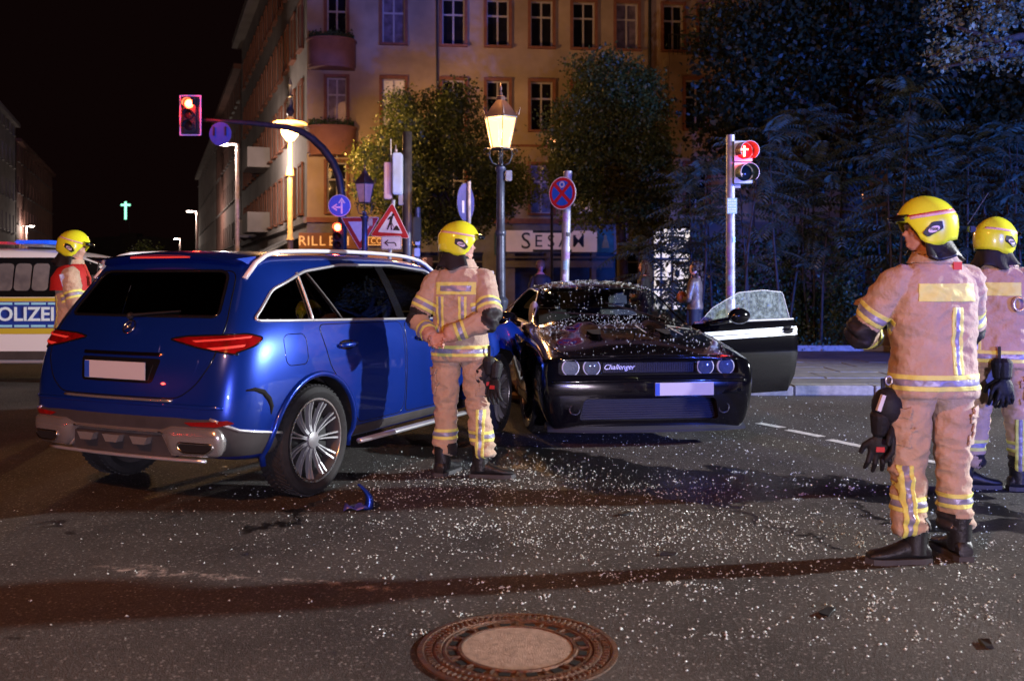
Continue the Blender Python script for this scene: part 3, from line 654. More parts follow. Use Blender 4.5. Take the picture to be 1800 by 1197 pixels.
# traffic signal mast with curved arm
SIGY = 24.0; p = at(602, 490, SIGY)
REDL = mat('lit red signal lens', (1, .1, .05), .4, emis=(1.0, .05, .015), es=34); REDC = mat('lit red signal centre', (1, .5, .3), .4, emis=(1.0, .28, .10), es=60)
OFFL = mat('dark signal lens', (.05, .02, .02), .25); HOUS = mat('signal housing green black', (.03, .04, .035), .5, var=.2)
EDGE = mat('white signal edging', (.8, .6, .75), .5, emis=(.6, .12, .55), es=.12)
mast = thing('signal_mast', 'tall traffic signal mast with curved arm reaching left over the street', 'traffic signal mast', (p.x, SIGY, .12))
q = BM(); L = lambda x, y: at(x, y, SIGY) - Vector((p.x, SIGY, .12))
pts = [L(602, 492 + 200 * 1.0 * 0 + 100), L(602, 400), L(601, 345), L(596, 312), L(585, 285), L(568, 262), L(548, 243), L(528, 231), L(505, 224), L(450, 217.5), L(400, 214), L(352, 211)]
pts[0].z = 0
tube(q, pts, [.12, .11, .10, .10, .098, .095, .09, .085, .075, .06, .05, .045], 10); obj('arm', q, DARKPOLE, mast, smooth=True)
def signal3(name, label, c, s, lit_edge=True, rot=0, brackets=True):
    """three-lens vehicle signal; c = centre"""
    t = thing(name, label, 'traffic signal', c, rot, None); W, H = .42 * s, .98 * s
    if lit_edge:
        q = BM(); bx(q, (0, .03, 0), (W + .16 * s, .02, H + .12 * s)); obj('backboard', q, HOUS, t)
        q = BM()
        for sx in (-1, 1): bx(q, (sx * (W / 2 + .075 * s), .015, 0), (.035 * s, .03, H + .14 * s))
        for sz in (-1, 1): bx(q, (0, .0152, sz * (H / 2 + .06 * s)), (W + .115 * s, .03, .035 * s))
        obj('white_border', q, EDGE, t)
    q = BM(); bx(q, (0, .0, 0), (W * .85, .16, H)); obj('housing', q, HOUS, t, bevel=.02)
    for k, z in enumerate((.31, 0, -.31)):
        q = BM(); lathe(q, [(.13 * s, 0), (.125 * s, .012), (.0, .035)], 18, Matrix.Translation((0, -.085, z * s)) @ Matrix.Rotation(R(90), 4, 'X')); ln = obj('lens', q, REDL if k == 0 else OFFL, t, smooth=True)
        if k == 0:
            ln['label'] = 'glowing red lens'; q = BM(); lathe(q, [(.07 * s, 0), (0, .02)], 14, Matrix.Translation((0, -.115, z * s)) @ Matrix.Rotation(R(90), 4, 'X')); obj('bulb', q, REDC, ln, smooth=True)
        q = BM(); n_ = 14; r_ = .145 * s
        pa = [(r_ * math.cos(a), r_ * math.sin(a)) for a in [R(-20) + R(220) * i / n_ for i in range(n_ + 1)]]
        for (u, v), (u2, v2) in zip(pa, pa[1:]):
            q.faces.new([q.verts.new(x) for x in ((u, -.08, z * s + v), (u2, -.08, z * s + v2), (u2, -.08 - .2 * s, z * s + v2), (u, -.08 - .2 * s, z * s + v))])
        obj('visor', q, HOUS, t, smooth=True)
    return t
c = at(338, 205, SIGY); sg = signal3('traffic_light', 'red traffic light with pale border hanging at the end of the long arm', (c.x, SIGY - .15, c.z), .88)
lamp('red_signal_light', (c.x, SIGY - .55, c.z + .28), 60, (1, .03, .02), .08)
c = at(600, 417, SIGY); sg = signal3('traffic_light', 'small red traffic light on the mast below the blue arrow sign', (c.x - .02, SIGY - .30, c.z), .72, lit_edge=False)
lamp('red_signal_light', (c.x, SIGY - .62, c.z + .26), 10, (1, .03, .05), .06)
def disc(name, label, cat, c, r, rotz, face, back=POLE, rim=WHITE):
    t = thing(name, label, cat, c, rotz); q = BM(); lathe(q, [(r, 0), (r, .006), (0, .006)], 36, Matrix.Rotation(R(90), 4, 'X')); obj('plate', q, back, t)
    q = BM(); lathe(q, [(r * .985, 0), (r * .985, .003), (0, .003)], 36, Matrix.Translation((0, -.0062, 0)) @ Matrix.Rotation(R(90), 4, 'X')); obj('rim', q, rim, t)
    q = BM(); lathe(q, [(r * .94, 0), (r * .94, .003), (0, .003)], 36, Matrix.Translation((0, -.0094, 0)) @ Matrix.Rotation(R(90), 4, 'X')); obj('face', q, face, t)
    return t
def flat(name, parent, polys, m, y0=-.0126, th=.002, M=None):
    q = BM()
    for pl in polys: prism(q, pl, y0 - th, y0, M)
    return obj(name, q, m, parent)
c = at(390, 237, SIGY); t = disc('round_sign_back', 'grey blue round sign seen from behind near the red light', 'traffic sign', (c.x, SIGY - .12, c.z), .29, R(-8), mat('bluish sign back', (.08, .16, .60), .45, .2, var=.1), rim=mat('bluish sign back', (.16, .2, .6), .4))
q = BM()
for sx in (-1, 1): bx(q, (sx * .15, -.03, .06), (.03, .03, .22))
obj('clamp', q, DARKPOLE, t)
c = at(601, 363, SIGY); t = disc('arrow_sign', 'blue round sign with white arrows straight on and left', 'traffic sign', (c.x - .02, SIGY - .22, c.z), .275, R(4), SBLUE)
flat('arrows', t, [[(.035, -.20), (.075, -.20), (.075, .10), (.035, .10)], [(-.03, .07), (.055, .20), (.14, .07), (.11, .055), (.055, .13), (0, .055)],
                   [(.03, -.06), (.03, -.02), (-.10, -.02), (-.10, -.06)], [(-.07, .05), (-.20, -.04), (-.07, -.13), (-.055, -.10), (-.13, -.04), (-.055, .02)]], WHITE)
# give way sign
def tri(w, inv=False, r=.05):
    h = w * .866; p_ = [(-w / 2, -h / 3), (w / 2, -h / 3), (0, 2 * h / 3)]
    if inv: p_ = [(x, -y) for x, y in p_][::-1]
    return rpoly(p_, r)
def trisign(name, label, c, w, rot, inv, inner):
    t = thing(name, label, 'traffic sign', c, rot); M = Matrix.Identity(4)
    q = BM(); prism(q, tri(w, inv, .05), -.006, 0); obj('plate', q, WHITE, t); flat('red_border', t, [tri(w * .965, inv, .045)], SRED, -.0065); flat('white_field', t, [tri(w * .62 if not inner else w * .62, inv, .02)], WHITE, -.009)
    return t
c = at(633, 414, 22.5); t = trisign('give_way_sign', 'inverted white triangle with red border half hidden by the unlit lantern post', (c.x, 22.5, c.z + .16), .90, 0, True, 0)
q = BM(); cy(q, (.06, .06, -c.z - .1), (.06, .06, .4), .03, seg=8); obj('post', q, POLE, t)
# roadworks sign + arrow plate, on post
Y = 13.4; c = at(687, 393, Y); t = trisign('roadworks_sign', 'triangular roadworks warning sign with digging man and red border', (c.x, Y, c.z - .03), .565, R(-6), False, 1)
t.rotation_euler = (0, R(4), R(-6))
S = .565
fig = lambda pts: [(x * S, y * S) for x, y in pts]
flat('digging_figure', t, [fig(circ(.036, 12, .045, .265)), fig([(-.06, .20), (.01, .245), (.05, .22), (.03, .13), (.0, .06), (-.045, .075), (-.035, .14)]), fig([(-.04, .08), (-.09, -.10), (-.06, -.11), (.0, .06)]), fig([(-.03, .07), (.015, .075), (.045, -.10), (.015, -.11), (.0, 0)]),
     fig([(-.06, .20), (-.09, .145), (-.07, .13), (-.03, .17)]), fig([(.03, .13), (.035, .06), (.06, .03), (.045, .015), (.015, .05), (.01, .12)]), fig([(.04, .03), (.09, -.03), (.082, -.04), (.032, .02)]), fig([(.055, -.11), (.10, -.035), (.135, .01), (.175, .0), (.205, -.045), (.25, -.11)])], SBLACK, -.0115)
q = BM(); cy(q, (.0, .045, -c.z + .03), (.0, .045, .36), .03, seg=10); obj('post', q, POLE, t)
q = BM(); bx(q, (0, .012, -.05), (.1, .03, .04)); obj('clamp', q, POLE, t)
c2 = at(688, 427, Y); t = thing('arrow_plate', 'white rectangular plate with a black left arrow under the roadworks sign', 'traffic sign', (c2.x, Y - .005, c2.z), R(-6))
q = BM(); prism(q, rrect(.285, .185, .025), -.006, 0); obj('plate', q, WHITE, t); flat('black_border', t, [rrect(.27, .17, .02)], SBLACK, -.0063, .0006); flat('white_field', t, [rrect(.262, .162, .018)], WHITE, -.0071)
flat('arrow', t, [[(-.055, .008), (.05, .008), (.07, -.015), (.075, -.05), (.062, -.05), (.057, -.02), (.045, -.006), (-.055, -.006)], [(-.045, .045), (-.10, .0), (-.045, -.045), (-.04, -.035), (-.07, 0), (-.04, .035)]], SBLACK, -.0095)
# tall cabinet / sensor boxes on dark post behind
Y = 16.5; c = at(716, 490, Y); t = thing('equipment_mast', 'dark mast carrying a tall pale blue equipment box behind the roadworks sign', 'equipment mast', (c.x, Y, .12))
L = lambda x, y: at(x, y, Y) - Vector((c.x, Y, .12))
q = BM(); cy(q, (0, 0, 0), L(716, 150) * 1 + Vector((0, 0, -.8)), .085, .08, 12); obj('mast', q, DARKPOLE, t, smooth=True)
PBLUE = mat('pale equipment box', (.36, .50, .72), .5, var=.12, vs=4)
q = BM(); a = L(701, 306); bx(q, a + Vector((0, -.16, -.02)), (.165, .20, .70)); obj('equipment_box', q, PBLUE, t, bevel=.02)
q = BM(); a = L(686, 320); bx(q, a + Vector((-.02, -.10, 0)), (.13, .22, .62)); obj('side_box', q, mat('pinkish equipment box', (.45, .33, .38), .5, var=.1), t, bevel=.015)
q = BM(); a = L(700, 293); bx(q, a + Vector((0, -.2, 0)), (.085, .1, .07)); a = L(692, 300); bx(q, a + Vector((0, -.1, .0)), (.17, .16, .07)); obj('sensor_head', q, POLE, t, bevel=.01)
q = BM(); cy(q, L(687, 300), L(687, 245), .012, seg=6); cy(q, L(695, 300), L(696, 255), .008, seg=6); a = L(696, 268); cy(q, a, a + Vector((0, 0, .05)), .03, seg=8); obj('antenna', q, POLE, t)
q = BM(); a = L(706, 352); bx(q, a + Vector((0, -.12, 0)), (.07, .12, .2)); obj('bracket_box', q, PBLUE, t, bevel=.01)
# second dark post with small lens boxes (734, 440)
Y = 19; c = at(734, 490, Y); t = thing('rear_signal_post', 'dark signal post with small boxes seen from behind left of the centre firefighter', 'signal post', (c.x, Y, .12)); L = lambda x, y: at(x, y, Y) - Vector((c.x, Y, .12))
q = BM(); cy(q, (0, 0, 0), L(734, 365), .06, seg=10); obj('post', q, DARKPOLE, t); q = BM(); bx(q, L(733, 405) + Vector((0, -.05, 0)), (.16, .2, .5)); obj('housing', q, HOUS, t, bevel=.02)
q = BM(); bx(q, L(735, 427) + Vector((0, -.1, 0)), (.09, .1, .1)); bx(q, L(734, 444) + Vector((0, -.1, 0)), (.11, .1, .16)); obj('button_box', q, PBLUE, t, bevel=.01)
# round sign seen nearly edge on (818, 355)
Y = 16.0; c = at(818, 356, Y); t = thing('edge_on_round_sign', 'dark blue round sign seen obliquely from behind above the centre firefighter', 'traffic sign', (c.x, Y, c.z), R(66))
q = BM(); lathe(q, [(.32, 0), (.32, .006), (0, .006)], 36, Matrix.Rotation(R(90), 4, 'X')); obj('plate', q, mat('grey blue sign back', (.07, .08, .26), .45, .2, var=.15), t)
q = BM(); lathe(q, [(.322, -.002), (.322, .009), (.310, .009), (.310, -.002)], 36, Matrix.Rotation(R(90), 4, 'X'), cap=False); obj('rim', q, ALU, t)
q = BM(); cy(q, (.04, -.05, -c.z + .12), (.04, -.05, .35), .03, seg=10); obj('post', q, POLE, t)
flat('sticker', t, [rrect(.08, .2, .01, cx=-.1, cz=-.08)], mat('pale sticker', (.4, .42, .6), .5), -.010)
# no stopping sign
Y = 13.0; c = at(989, 340, Y); t = disc('no_stopping_sign', 'round blue no stopping sign with red border and red cross on a stickered pole', 'traffic sign', (c.x, Y, c.z), .222, R(-38), SRED)
r_ = .168; quad = []
for k in range(4):
    a0 = R(45 + 90 * k + 9); a1 = R(45 + 90 * (k + 1) - 9); arc = [(r_ * math.cos(a), r_ * math.sin(a)) for a in [a0 + (a1 - a0) * i / 8 for i in range(9)]]; mid = R(90 * (k + 1)); quad.append([(.035 * math.cos(mid), .035 * math.sin(mid))] + arc)
flat('blue_field', t, quad, SBLUE); flat('sticker', t, [circ(.045, 14, .0, .115)], mat('pale round sticker', (.5, .55, .75), .5), -.015)
flat('sticker', t, [circ(.022, 12, .0, .115)], SBLUE, -.0172)
STK = [mat('worn sticker white', (.7, .68, .7), .6, var=.3, vs=30), mat('worn sticker red', (.55, .08, .08), .6, var=.3, vs=30), mat('worn sticker black', (.04, .04, .05), .6, var=.3, vs=30), mat('worn sticker teal', (.25, .45, .5), .6, var=.3, vs=30), mat('worn sticker violet', (.3, .2, .4), .6, var=.3, vs=30)]
def stickers(t, x, y, r, zs, seed=1):
    rr = random.Random(seed)
    for z in zs:
        w = rr.uniform(.5, 1.3); h = rr.uniform(.05, .13); a0 = R(-90) + rr.uniform(-.9, .9); q = BM(); n_ = 6; rad = r + rr.uniform(.0015, .003)
        pr = [(rad * math.cos(a0 + w * (k / n_ - .5)), rad * math.sin(a0 + w * (k / n_ - .5))) for k in range(n_ + 1)]
        for (a, b), (c_, d) in zip(pr, pr[1:]): q.faces.new([q.verts.new(v) for v in ((x + a, y + b, z), (x + c_, y + d, z), (x + c_, y + d, z + h), (x + a, y + b, z + h))])
        obj('sticker', q, rr.choice([STK[0], STK[0], STK[4], STK[3], STK[2], STK[0], STK[4], STK[1]]), t, smooth=True)
pt_ = thing('sign_pole', 'pale stickered pole carrying the no stopping sign leaning slightly', 'pole', (at(988, 490, 13.1).x, 13.1, .12)); pt_.rotation_euler = (0, R(1.6), 0)
q = BM(); cy(q, (0, 0, 0), (0, 0, at(0, 301, 13.1).z - .12), .058, seg=16); obj('pole', q, POLE, pt_, smooth=40)
stickers(pt_, 0, 0, .058, [1.3, 1.45, 1.6, 1.7, 1.9, 2.1], 3)
# pedestrian signal
Y = 12.6; p = at(1284, 490, Y); t = thing('pedestrian_signal', 'pedestrian signal on a stickered pole showing the red standing figure', 'pedestrian signal', (p.x, Y, .12)); zt = at(0, 238, Y).z - .12
q = BM(); cy(q, (0, 0, 0), (0, 0, zt), .062, .055, 16); obj('pole', q, POLE, t, smooth=40)
stickers(t, 0, 0, .0605, [.95, 1.12, 1.3, 1.38, 1.55, 1.62, 1.8, 1.93], 5)
GH = mat('green signal housing', (.05, .11, .09), .5, var=.2); WB = mat('pale signal front', (.55, .60, .66), .45, var=.1)
zr = at(0, 268, Y).z - .12; zg = at(0, 306, Y).z - .12; hx = at(1303, 0, Y).x - p.x
RFIG = mat('red pedestrian figure', (1, .3, .2), .4, emis=(1, .16, .08), es=26); RDIM = mat('red glowing lens', (.5, .02, .02), .3, emis=(1, .012, .012), es=.9)
for k, (z, lit) in enumerate(((zr, 1), (zg, 0))):
    q = BM(); bx(q, (hx, -.02, z), (.245, .16, .275)); hs = obj('signal_box', q, GH, t, bevel=.02, rot=(0, 0, 0))
    q = BM(); bx(q, (hx, -.106, z), (.235, .01, .265)); obj('front_plate', q, WB, hs, bevel=.004)
    Mx = Matrix.Translation((hx + .01, -.112, z)) @ Matrix.Rotation(R(90), 4, 'X'); q = BM(); lathe(q, [(.105, 0), (.10, .006), (0, .01)], 24, Mx); obj('lens', q, RDIM if lit else mat('dark green lens', (.01, .03, .05), .15), hs, smooth=True)
    q = BM(); n_ = 18; r_ = .118; pa = [(hx + .01 + r_ * math.cos(a), z + r_ * math.sin(a)) for a in [R(-55) + R(265) * i / n_ for i in range(n_ + 1)]]
    for (u, v), (u2, v2) in zip(pa, pa[1:]):
        for o_ in (0, .004): q.faces.new([q.verts.new(x) for x in ((u, -.11 + o_ * 0, v), (u2, -.11, v2), (u2 + .03, -.30, v2 - .01), (u + .03, -.30, v - .01))]) if o_ == 0 else None
    obj('visor', q, mat('visor with painted red light', (.15, .01, .01), .4) if lit else GH, hs, smooth=True)  # red lamp light put into the lit visor's colour
    q = BM(); tube(q, [(u + .03, -.30, v - .01) for u, v in pa], .005, 5); obj('visor_rim', q, mat('pale visor rim', (.6, .5, .6), .4), hs, smooth=True)
    if lit:
        q = BM(); M2 = Matrix.Translation((hx + .01, 0, z)); prism(q, circ(.014, 10, 0, .055), -.127, -.123, M2); prism(q, [(-.012, .038), (.012, .038), (.013, -.07), (-.013, -.07)], -.127, -.123, M2); prism(q, [(-.052, .012), (-.052, .03), (-.0135, .032), (-.0135, .012)], -.127, -.123, M2); prism(q, [(.0135, .012), (.0135, .032), (.052, .03), (.052, .012)], -.127, -.123, M2)
        obj('standing_figure', q, RFIG, hs)
lamp('red_pedestrian_light', (p.x + hx + .05, Y - .26, zr), 5, (1, .03, .04), .05)
q = BM(); bx(q, (hx * .45, .0, zr + .08), (.14, .04, .03)); bx(q, (hx * .45, .0, zg - .08), (.14, .04, .03)); bx(q, (hx * .6, 0, zg - .16), (.08, .06, .05)); obj('bracket', q, POLE, t)
z = at(0, 363, Y).z - .12; q = BM(); bx(q, (.005, -.07, z), (.125, .012, .2)); pl_ = obj('number_plate', q, mat('teal white plate', (.35, .55, .6), .5), t)
q = BM()
for i, zz in enumerate((.07, .035, 0.0, -.04, -.07)):
    for j in range(4): bx(q, (-.04 + j * .027, -.0775, z + zz), (.016 if (i + j) % 3 else .022, .003, .014))
obj('small_print', q, mat('white print', (.8, .85, .9), .5), pl_)
# off-frame floodlight on a tripod (source of the hard white light from the right)
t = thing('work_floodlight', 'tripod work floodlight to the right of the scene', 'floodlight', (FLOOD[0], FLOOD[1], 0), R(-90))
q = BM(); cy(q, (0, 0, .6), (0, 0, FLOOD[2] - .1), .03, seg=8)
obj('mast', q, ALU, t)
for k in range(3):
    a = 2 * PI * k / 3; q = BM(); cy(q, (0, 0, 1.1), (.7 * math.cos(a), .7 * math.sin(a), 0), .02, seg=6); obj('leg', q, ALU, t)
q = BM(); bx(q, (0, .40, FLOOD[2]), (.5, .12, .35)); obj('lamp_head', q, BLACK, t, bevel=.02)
# ------------------------------------------------------------------ vehicles
def glass_mat(name, tint, refl=1.0, dark=.0):
    m = bpy.data.materials.new(name); m.use_nodes = True; n = m.node_tree.nodes; l = m.node_tree.links; n.remove(n['Principled BSDF'])
    out = n['Material Output']; tr = n.new('ShaderNodeBsdfTransparent'); tr.inputs[0].default_value = (*tint, 1)
    gl = n.new('ShaderNodeBsdfGlossy'); gl.inputs['Roughness'].default_value = .02; gl.inputs[0].default_value = (refl, refl, refl, 1)
    fr = n.new('ShaderNodeFresnel'); fr.inputs[0].default_value = 1.5; mx = n.new('ShaderNodeMixShader')
    l.new(fr.outputs[0], mx.inputs[0]); l.new(tr.outputs[0], mx.inputs[1]); l.new(gl.outputs[0], mx.inputs[2]); l.new(mx.outputs[0], out.inputs[0]); return m
GLS_T = glass_mat('tinted car glass', (.22, .23, .24)); GLS_C = glass_mat('clear car glass', (.62, .68, .66)); GLS_D = glass_mat('privacy glass', (.07, .07, .08))
BLUEP = mat('metallic blue paint', (.006, .040, .36), .30, .60, coat=1, coatr=.02, var=.05, vs=3, spec=.6)
BLKP = mat('glossy black paint', (.0035, .0035, .0045), .12, 0, coat=.8, coatr=.015, spec=.3)
VANW = mat('white van paint', (.88, .88, .90), .35, 0, coat=.6)
CLAD = mat('dark grey cladding', (.05, .045, .045), .5, var=.15, bump=.05)
TRIMB = mat('gloss black trim', (.008, .008, .009), .12, coat=.5)
TAILR = mat('tail light red', (.20, .003, .004), .12, coat=1, emis=(1, .01, .01), es=.02, var=.4, vs=14)
TAILR2 = mat('tail light bright element', (.8, .10, .08), .15, emis=(1, .03, .02), es=.20)
INTER = mat('dark cabin upholstery', (.03, .03, .033), .7, var=.3, vs=9, bump=.1)
INTER2 = mat('grey seat fabric', (.09, .10, .12), .7, var=.3, vs=9, bump=.1)
PLATE = mat('white number plate', (.55, .55, .56), .4); EUB = mat('blue plate band', (.02, .08, .5), .4)
GCHR = mat('dulled chrome', (.66, .64, .62), .20, .82)
SPOKM = mat('machined wheel metal', (.50, .51, .53), .34, .6)
RAILM = mat('matt silver rail', (.80, .81, .83), .35, .15)
SILV = mat('bright silver trim', (.80, .81, .84), .30, .75)
class Skin:
    def __init__(s, me):
        me.calc_loop_triangles(); s.v = [v.co.copy() for v in me.vertices]; s.n = [v.normal.copy() for v in me.vertices]
        s.t = [tuple(t.vertices) for t in me.loop_triangles]; s.b = BVHTree.FromPolygons(s.v, s.t)
    def nat(s, p, idx):
        a, b, c = s.t[idx]; A, B, C = s.v[a], s.v[b], s.v[c]; v0, v1, v2 = B - A, C - A, p - A
        d00, d01, d11, d20, d21 = v0.dot(v0), v0.dot(v1), v1.dot(v1), v2.dot(v0), v2.dot(v1); den = d00 * d11 - d01 * d01
        if abs(den) < 1e-14: return s.n[a]
        v = (d11 * d20 - d01 * d21) / den; w = (d00 * d21 - d01 * d20) / den
        return (s.n[a] * (1 - v - w) + s.n[b] * v + s.n[c] * w).normalized()
    def ray(s, o, d):
        h = s.b.ray_cast(o, d)
        return (h[0], s.nat(h[0], h[2])) if h[0] is not None else None
    def near(s, p):
        h = s.b.find_nearest(p); return h[0], s.nat(h[0], h[2]), h[3]
def boxgrid(name, st, cs, crown, rb, fb, xcr=None, lev=2):
    """st[i][k]=(x,w,z); cs column fractions; crown per station; rb/fb rear/front bulge per level"""
    nx, nz = len(st) - 1, len(st[0]) - 1; M = len(cs); V = {}; verts = []; faces = []
    def pos(i, m, k):
        x, w, z = st[i][k]; c = cs[m]; y = c * w; q = 1 - c * c
        if k == nz: z += crown[i] * q; x += (xcr[i] if xcr else 0) * q
        if i == 0: x -= rb[k] * q
        if i == nx: x += fb[k] * q
        return (x, y, z)
    def vid(i, m, k):
        if (i, m, k) not in V: V[(i, m, k)] = len(verts); verts.append(pos(i, m, k))
        return V[(i, m, k)]
    for i in range(nx):
        for k in range(nz):
            for m in (0, M - 1):
                f = (vid(i, m, k), vid(i + 1, m, k), vid(i + 1, m, k + 1), vid(i, m, k + 1)); faces.append(f if m == 0 else f[::-1])
        for m in range(M - 1):
            for k in (0, nz):
                f = (vid(i, m, k), vid(i + 1, m, k), vid(i + 1, m + 1, k), vid(i, m + 1, k)); faces.append(f if k == nz else f[::-1])
    for m in range(M - 1):
        for k in range(nz):
            for i in (0, nx):
                f = (vid(i, m, k), vid(i, m + 1, k), vid(i, m + 1, k + 1), vid(i, m, k + 1)); faces.append(f if i == nx else f[::-1])
    me = mesh_from(name, verts, faces); o = bpy.data.objects.new(name, me); COL.objects.link(o); md = o.modifiers.new('s', 'SUBSURF'); md.levels = lev; md.render_levels = lev
    dg = bpy.context.evaluated_depsgraph_get(); r = bpy.data.meshes.new_from_object(o.evaluated_get(dg)); bpy.data.objects.remove(o); r.shade_smooth(); return r
def boolop(me, cutters, body_m, cut_m):
    """subtract each cutter bmesh; cutter faces get material slot 1"""
    me.materials.clear(); me.materials.append(body_m); me.materials.append(cut_m)
    o = bpy.data.objects.new('tmp', me); COL.objects.link(o); tmp = []
    for cb in cutters:
        cmh = bpy.data.meshes.new('c'); bmesh.ops.recalc_face_normals(cb, faces=cb.faces); cb.to_mesh(cmh); cb.free(); cmh.materials.append(body_m); cmh.materials.append(cut_m)
        for p in cmh.polygons: p.material_index = 1
        co = bpy.data.objects.new('cut', cmh); COL.objects.link(co); tmp.append(co); md = o.modifiers.new('b', 'BOOLEAN'); md.operation = 'DIFFERENCE'; md.solver = 'EXACT'; md.object = co
    dg = bpy.context.evaluated_depsgraph_get(); dg.update(); r = bpy.data.meshes.new_from_object(o.evaluated_get(dg))
    for t in tmp + [o]: bpy.data.objects.remove(t)
    return r
def fixnormals(me, skin):
    out = []; cache = {}
    for p in me.polygons:
        for li in range(p.loop_start, p.loop_start + p.loop_total):
            vi = me.loops[li].vertex_index
            if p.material_index == 0:
                if vi not in cache: cache[vi] = skin.near(me.vertices[vi].co)[1]
                out.append(cache[vi])
            else: out.append(p.normal.copy())
    me.shade_smooth(); me.normals_split_custom_set(out)
def inpoly(x, y, P):
    c = False; j = len(P) - 1
    for i in range(len(P)):
        if (P[i][1] > y) != (P[j][1] > y) and x < (P[j][0] - P[i][0]) * (y - P[i][1]) / (P[j][1] - P[i][1]) + P[i][0]: c = not c
        j = i
    return c
AX = {'R': (Vector((0, 1, 0)), Vector((1, 0, 0)), Vector((0, 0, 1))), 'L': (Vector((0, -1, 0)), Vector((1, 0, 0)), Vector((0, 0, 1))),
      'B': (Vector((1, 0, 0)), Vector((0, 1, 0)), Vector((0, 0, 1))), 'F': (Vector((-1, 0, 0)), Vector((0, 1, 0)), Vector((0, 0, 1))), 'T': (Vector((0, 0, -1)), Vector((1, 0, 0)), Vector((0, 1, 0))),
      'BR': (Vector((1, 1, 0)).normalized(), Vector((1, -1, 0)).normalized(), Vector((0, 0, 1))), 'BL': (Vector((1, -1, 0)).normalized(), Vector((1, 1, 0)).normalized(), Vector((0, 0, 1)))}
def dens(pl, step):
    out = []
    for a, b in zip(pl, list(pl[1:]) + [pl[0]]):
        n_ = max(1, int(math.hypot(b[0] - a[0], b[1] - a[1]) / step))
        out += [(a[0] + (b[0] - a[0]) * k / n_, a[1] + (b[1] - a[1]) * k / n_) for k in range(n_)]
    return out
def proj(name, skin, ax, pl, m, parent, off=.003, skirt=.006, step=.05, label=None, dome=0):
    d, s, t = AX[ax]; pl = dens(pl, step); xs = [p[0] for p in pl]; ys = [p[1] for p in pl]; n = len(pl)
    pts = [Vector(p) for p in pl]; x = min(xs) + step * .6
    while x < max(xs):
        y = min(ys) + step * .6
        while y < max(ys):
            if inpoly(x, y, pl) and min((Vector((x, y)) - q).length for q in pts[:n]) > step * .45: pts.append(Vector((x, y)))
            y += step
        x += step
    v2, _, f2, *_r = delaunay_2d_cdt(pts, [(i, (i + 1) % n) for i in range(n)], [], 1, 1e-5)
    V = []; N = []; ok = []
    for p in v2:
        h = skin.ray(s * p[0] + t * p[1] - d * 6, d)
        if h is None: V.append(None); N.append(None); continue
        e = off
        if dome: e += dome * min(1, min((Vector((p[0], p[1])) - q).length for q in pts[:n]) / (step * 1.5))
        V.append(h[0] + h[1] * e); N.append(h[1])
    idx = {}; vv = []; nn = []
    for i, v in enumerate(V):
        if v is not None: idx[i] = len(vv); vv.append(v); nn.append(N[i])
    ff = [tuple(idx[i] for i in f) for f in f2 if all(i in idx for i in f)]
    ff = [f if (vv[f[1]] - vv[f[0]]).cross(vv[f[2]] - vv[f[0]]).dot(nn[f[0]]) > 0 else f[::-1] for f in ff]
    if skirt:
        ec = {}
        for f in ff:
            for a, b in zip(f, f[1:] + f[:1]): ec[(a, b)] = 1
        mp = {}
        def sk(i, k):
            if (i, k) not in mp: mp[(i, k)] = len(vv); vv.append(vv[i] - nn[i] * (skirt if k else 0)); nn.append(nn[i])
            return mp[(i, k)]
        for (a, b) in list(ec):
            if (b, a) not in ec: ff.append((sk(a, 0), sk(a, 1), sk(b, 1), sk(b, 0)))
    me = mesh_from(name, vv, ff); me.shade_smooth(); me.normals_split_custom_set_from_vertices(nn)
    return obj(name, me, m, parent, label=label)
def pline(skin, ax, pl, off=.002, closed=True, step=.04):
    d, s, t = AX[ax]; pp = dens(pl, step)
    if not closed:
        pp = []
        for a, b in zip(pl, pl[1:]):
            n_ = max(1, int(math.hypot(b[0] - a[0], b[1] - a[1]) / step)); pp += [(a[0] + (b[0] - a[0]) * k / n_, a[1] + (b[1] - a[1]) * k / n_) for k in range(n_)]
        pp.append(pl[-1])
    out = []
    for p in pp:
        h = skin.ray(s * p[0] + t * p[1] - d * 6, d)
        if h: out.append(h[0] + h[1] * off)
    return out
def ptube(name, skin, ax, pl, m, parent, r=.004, off=.0, closed=True, q=None, seg=6, step=.04):
    b = BM() if q is None else q; p = pline(skin, ax, pl, off, closed, step)
    if len(p) > 2: tube(b, p, r, seg, closed=closed)
    return obj(name, b, m, parent, smooth=True) if q is None else b
def seglines(fn, n=12): return [fn(k / n) for k in range(n + 1)]
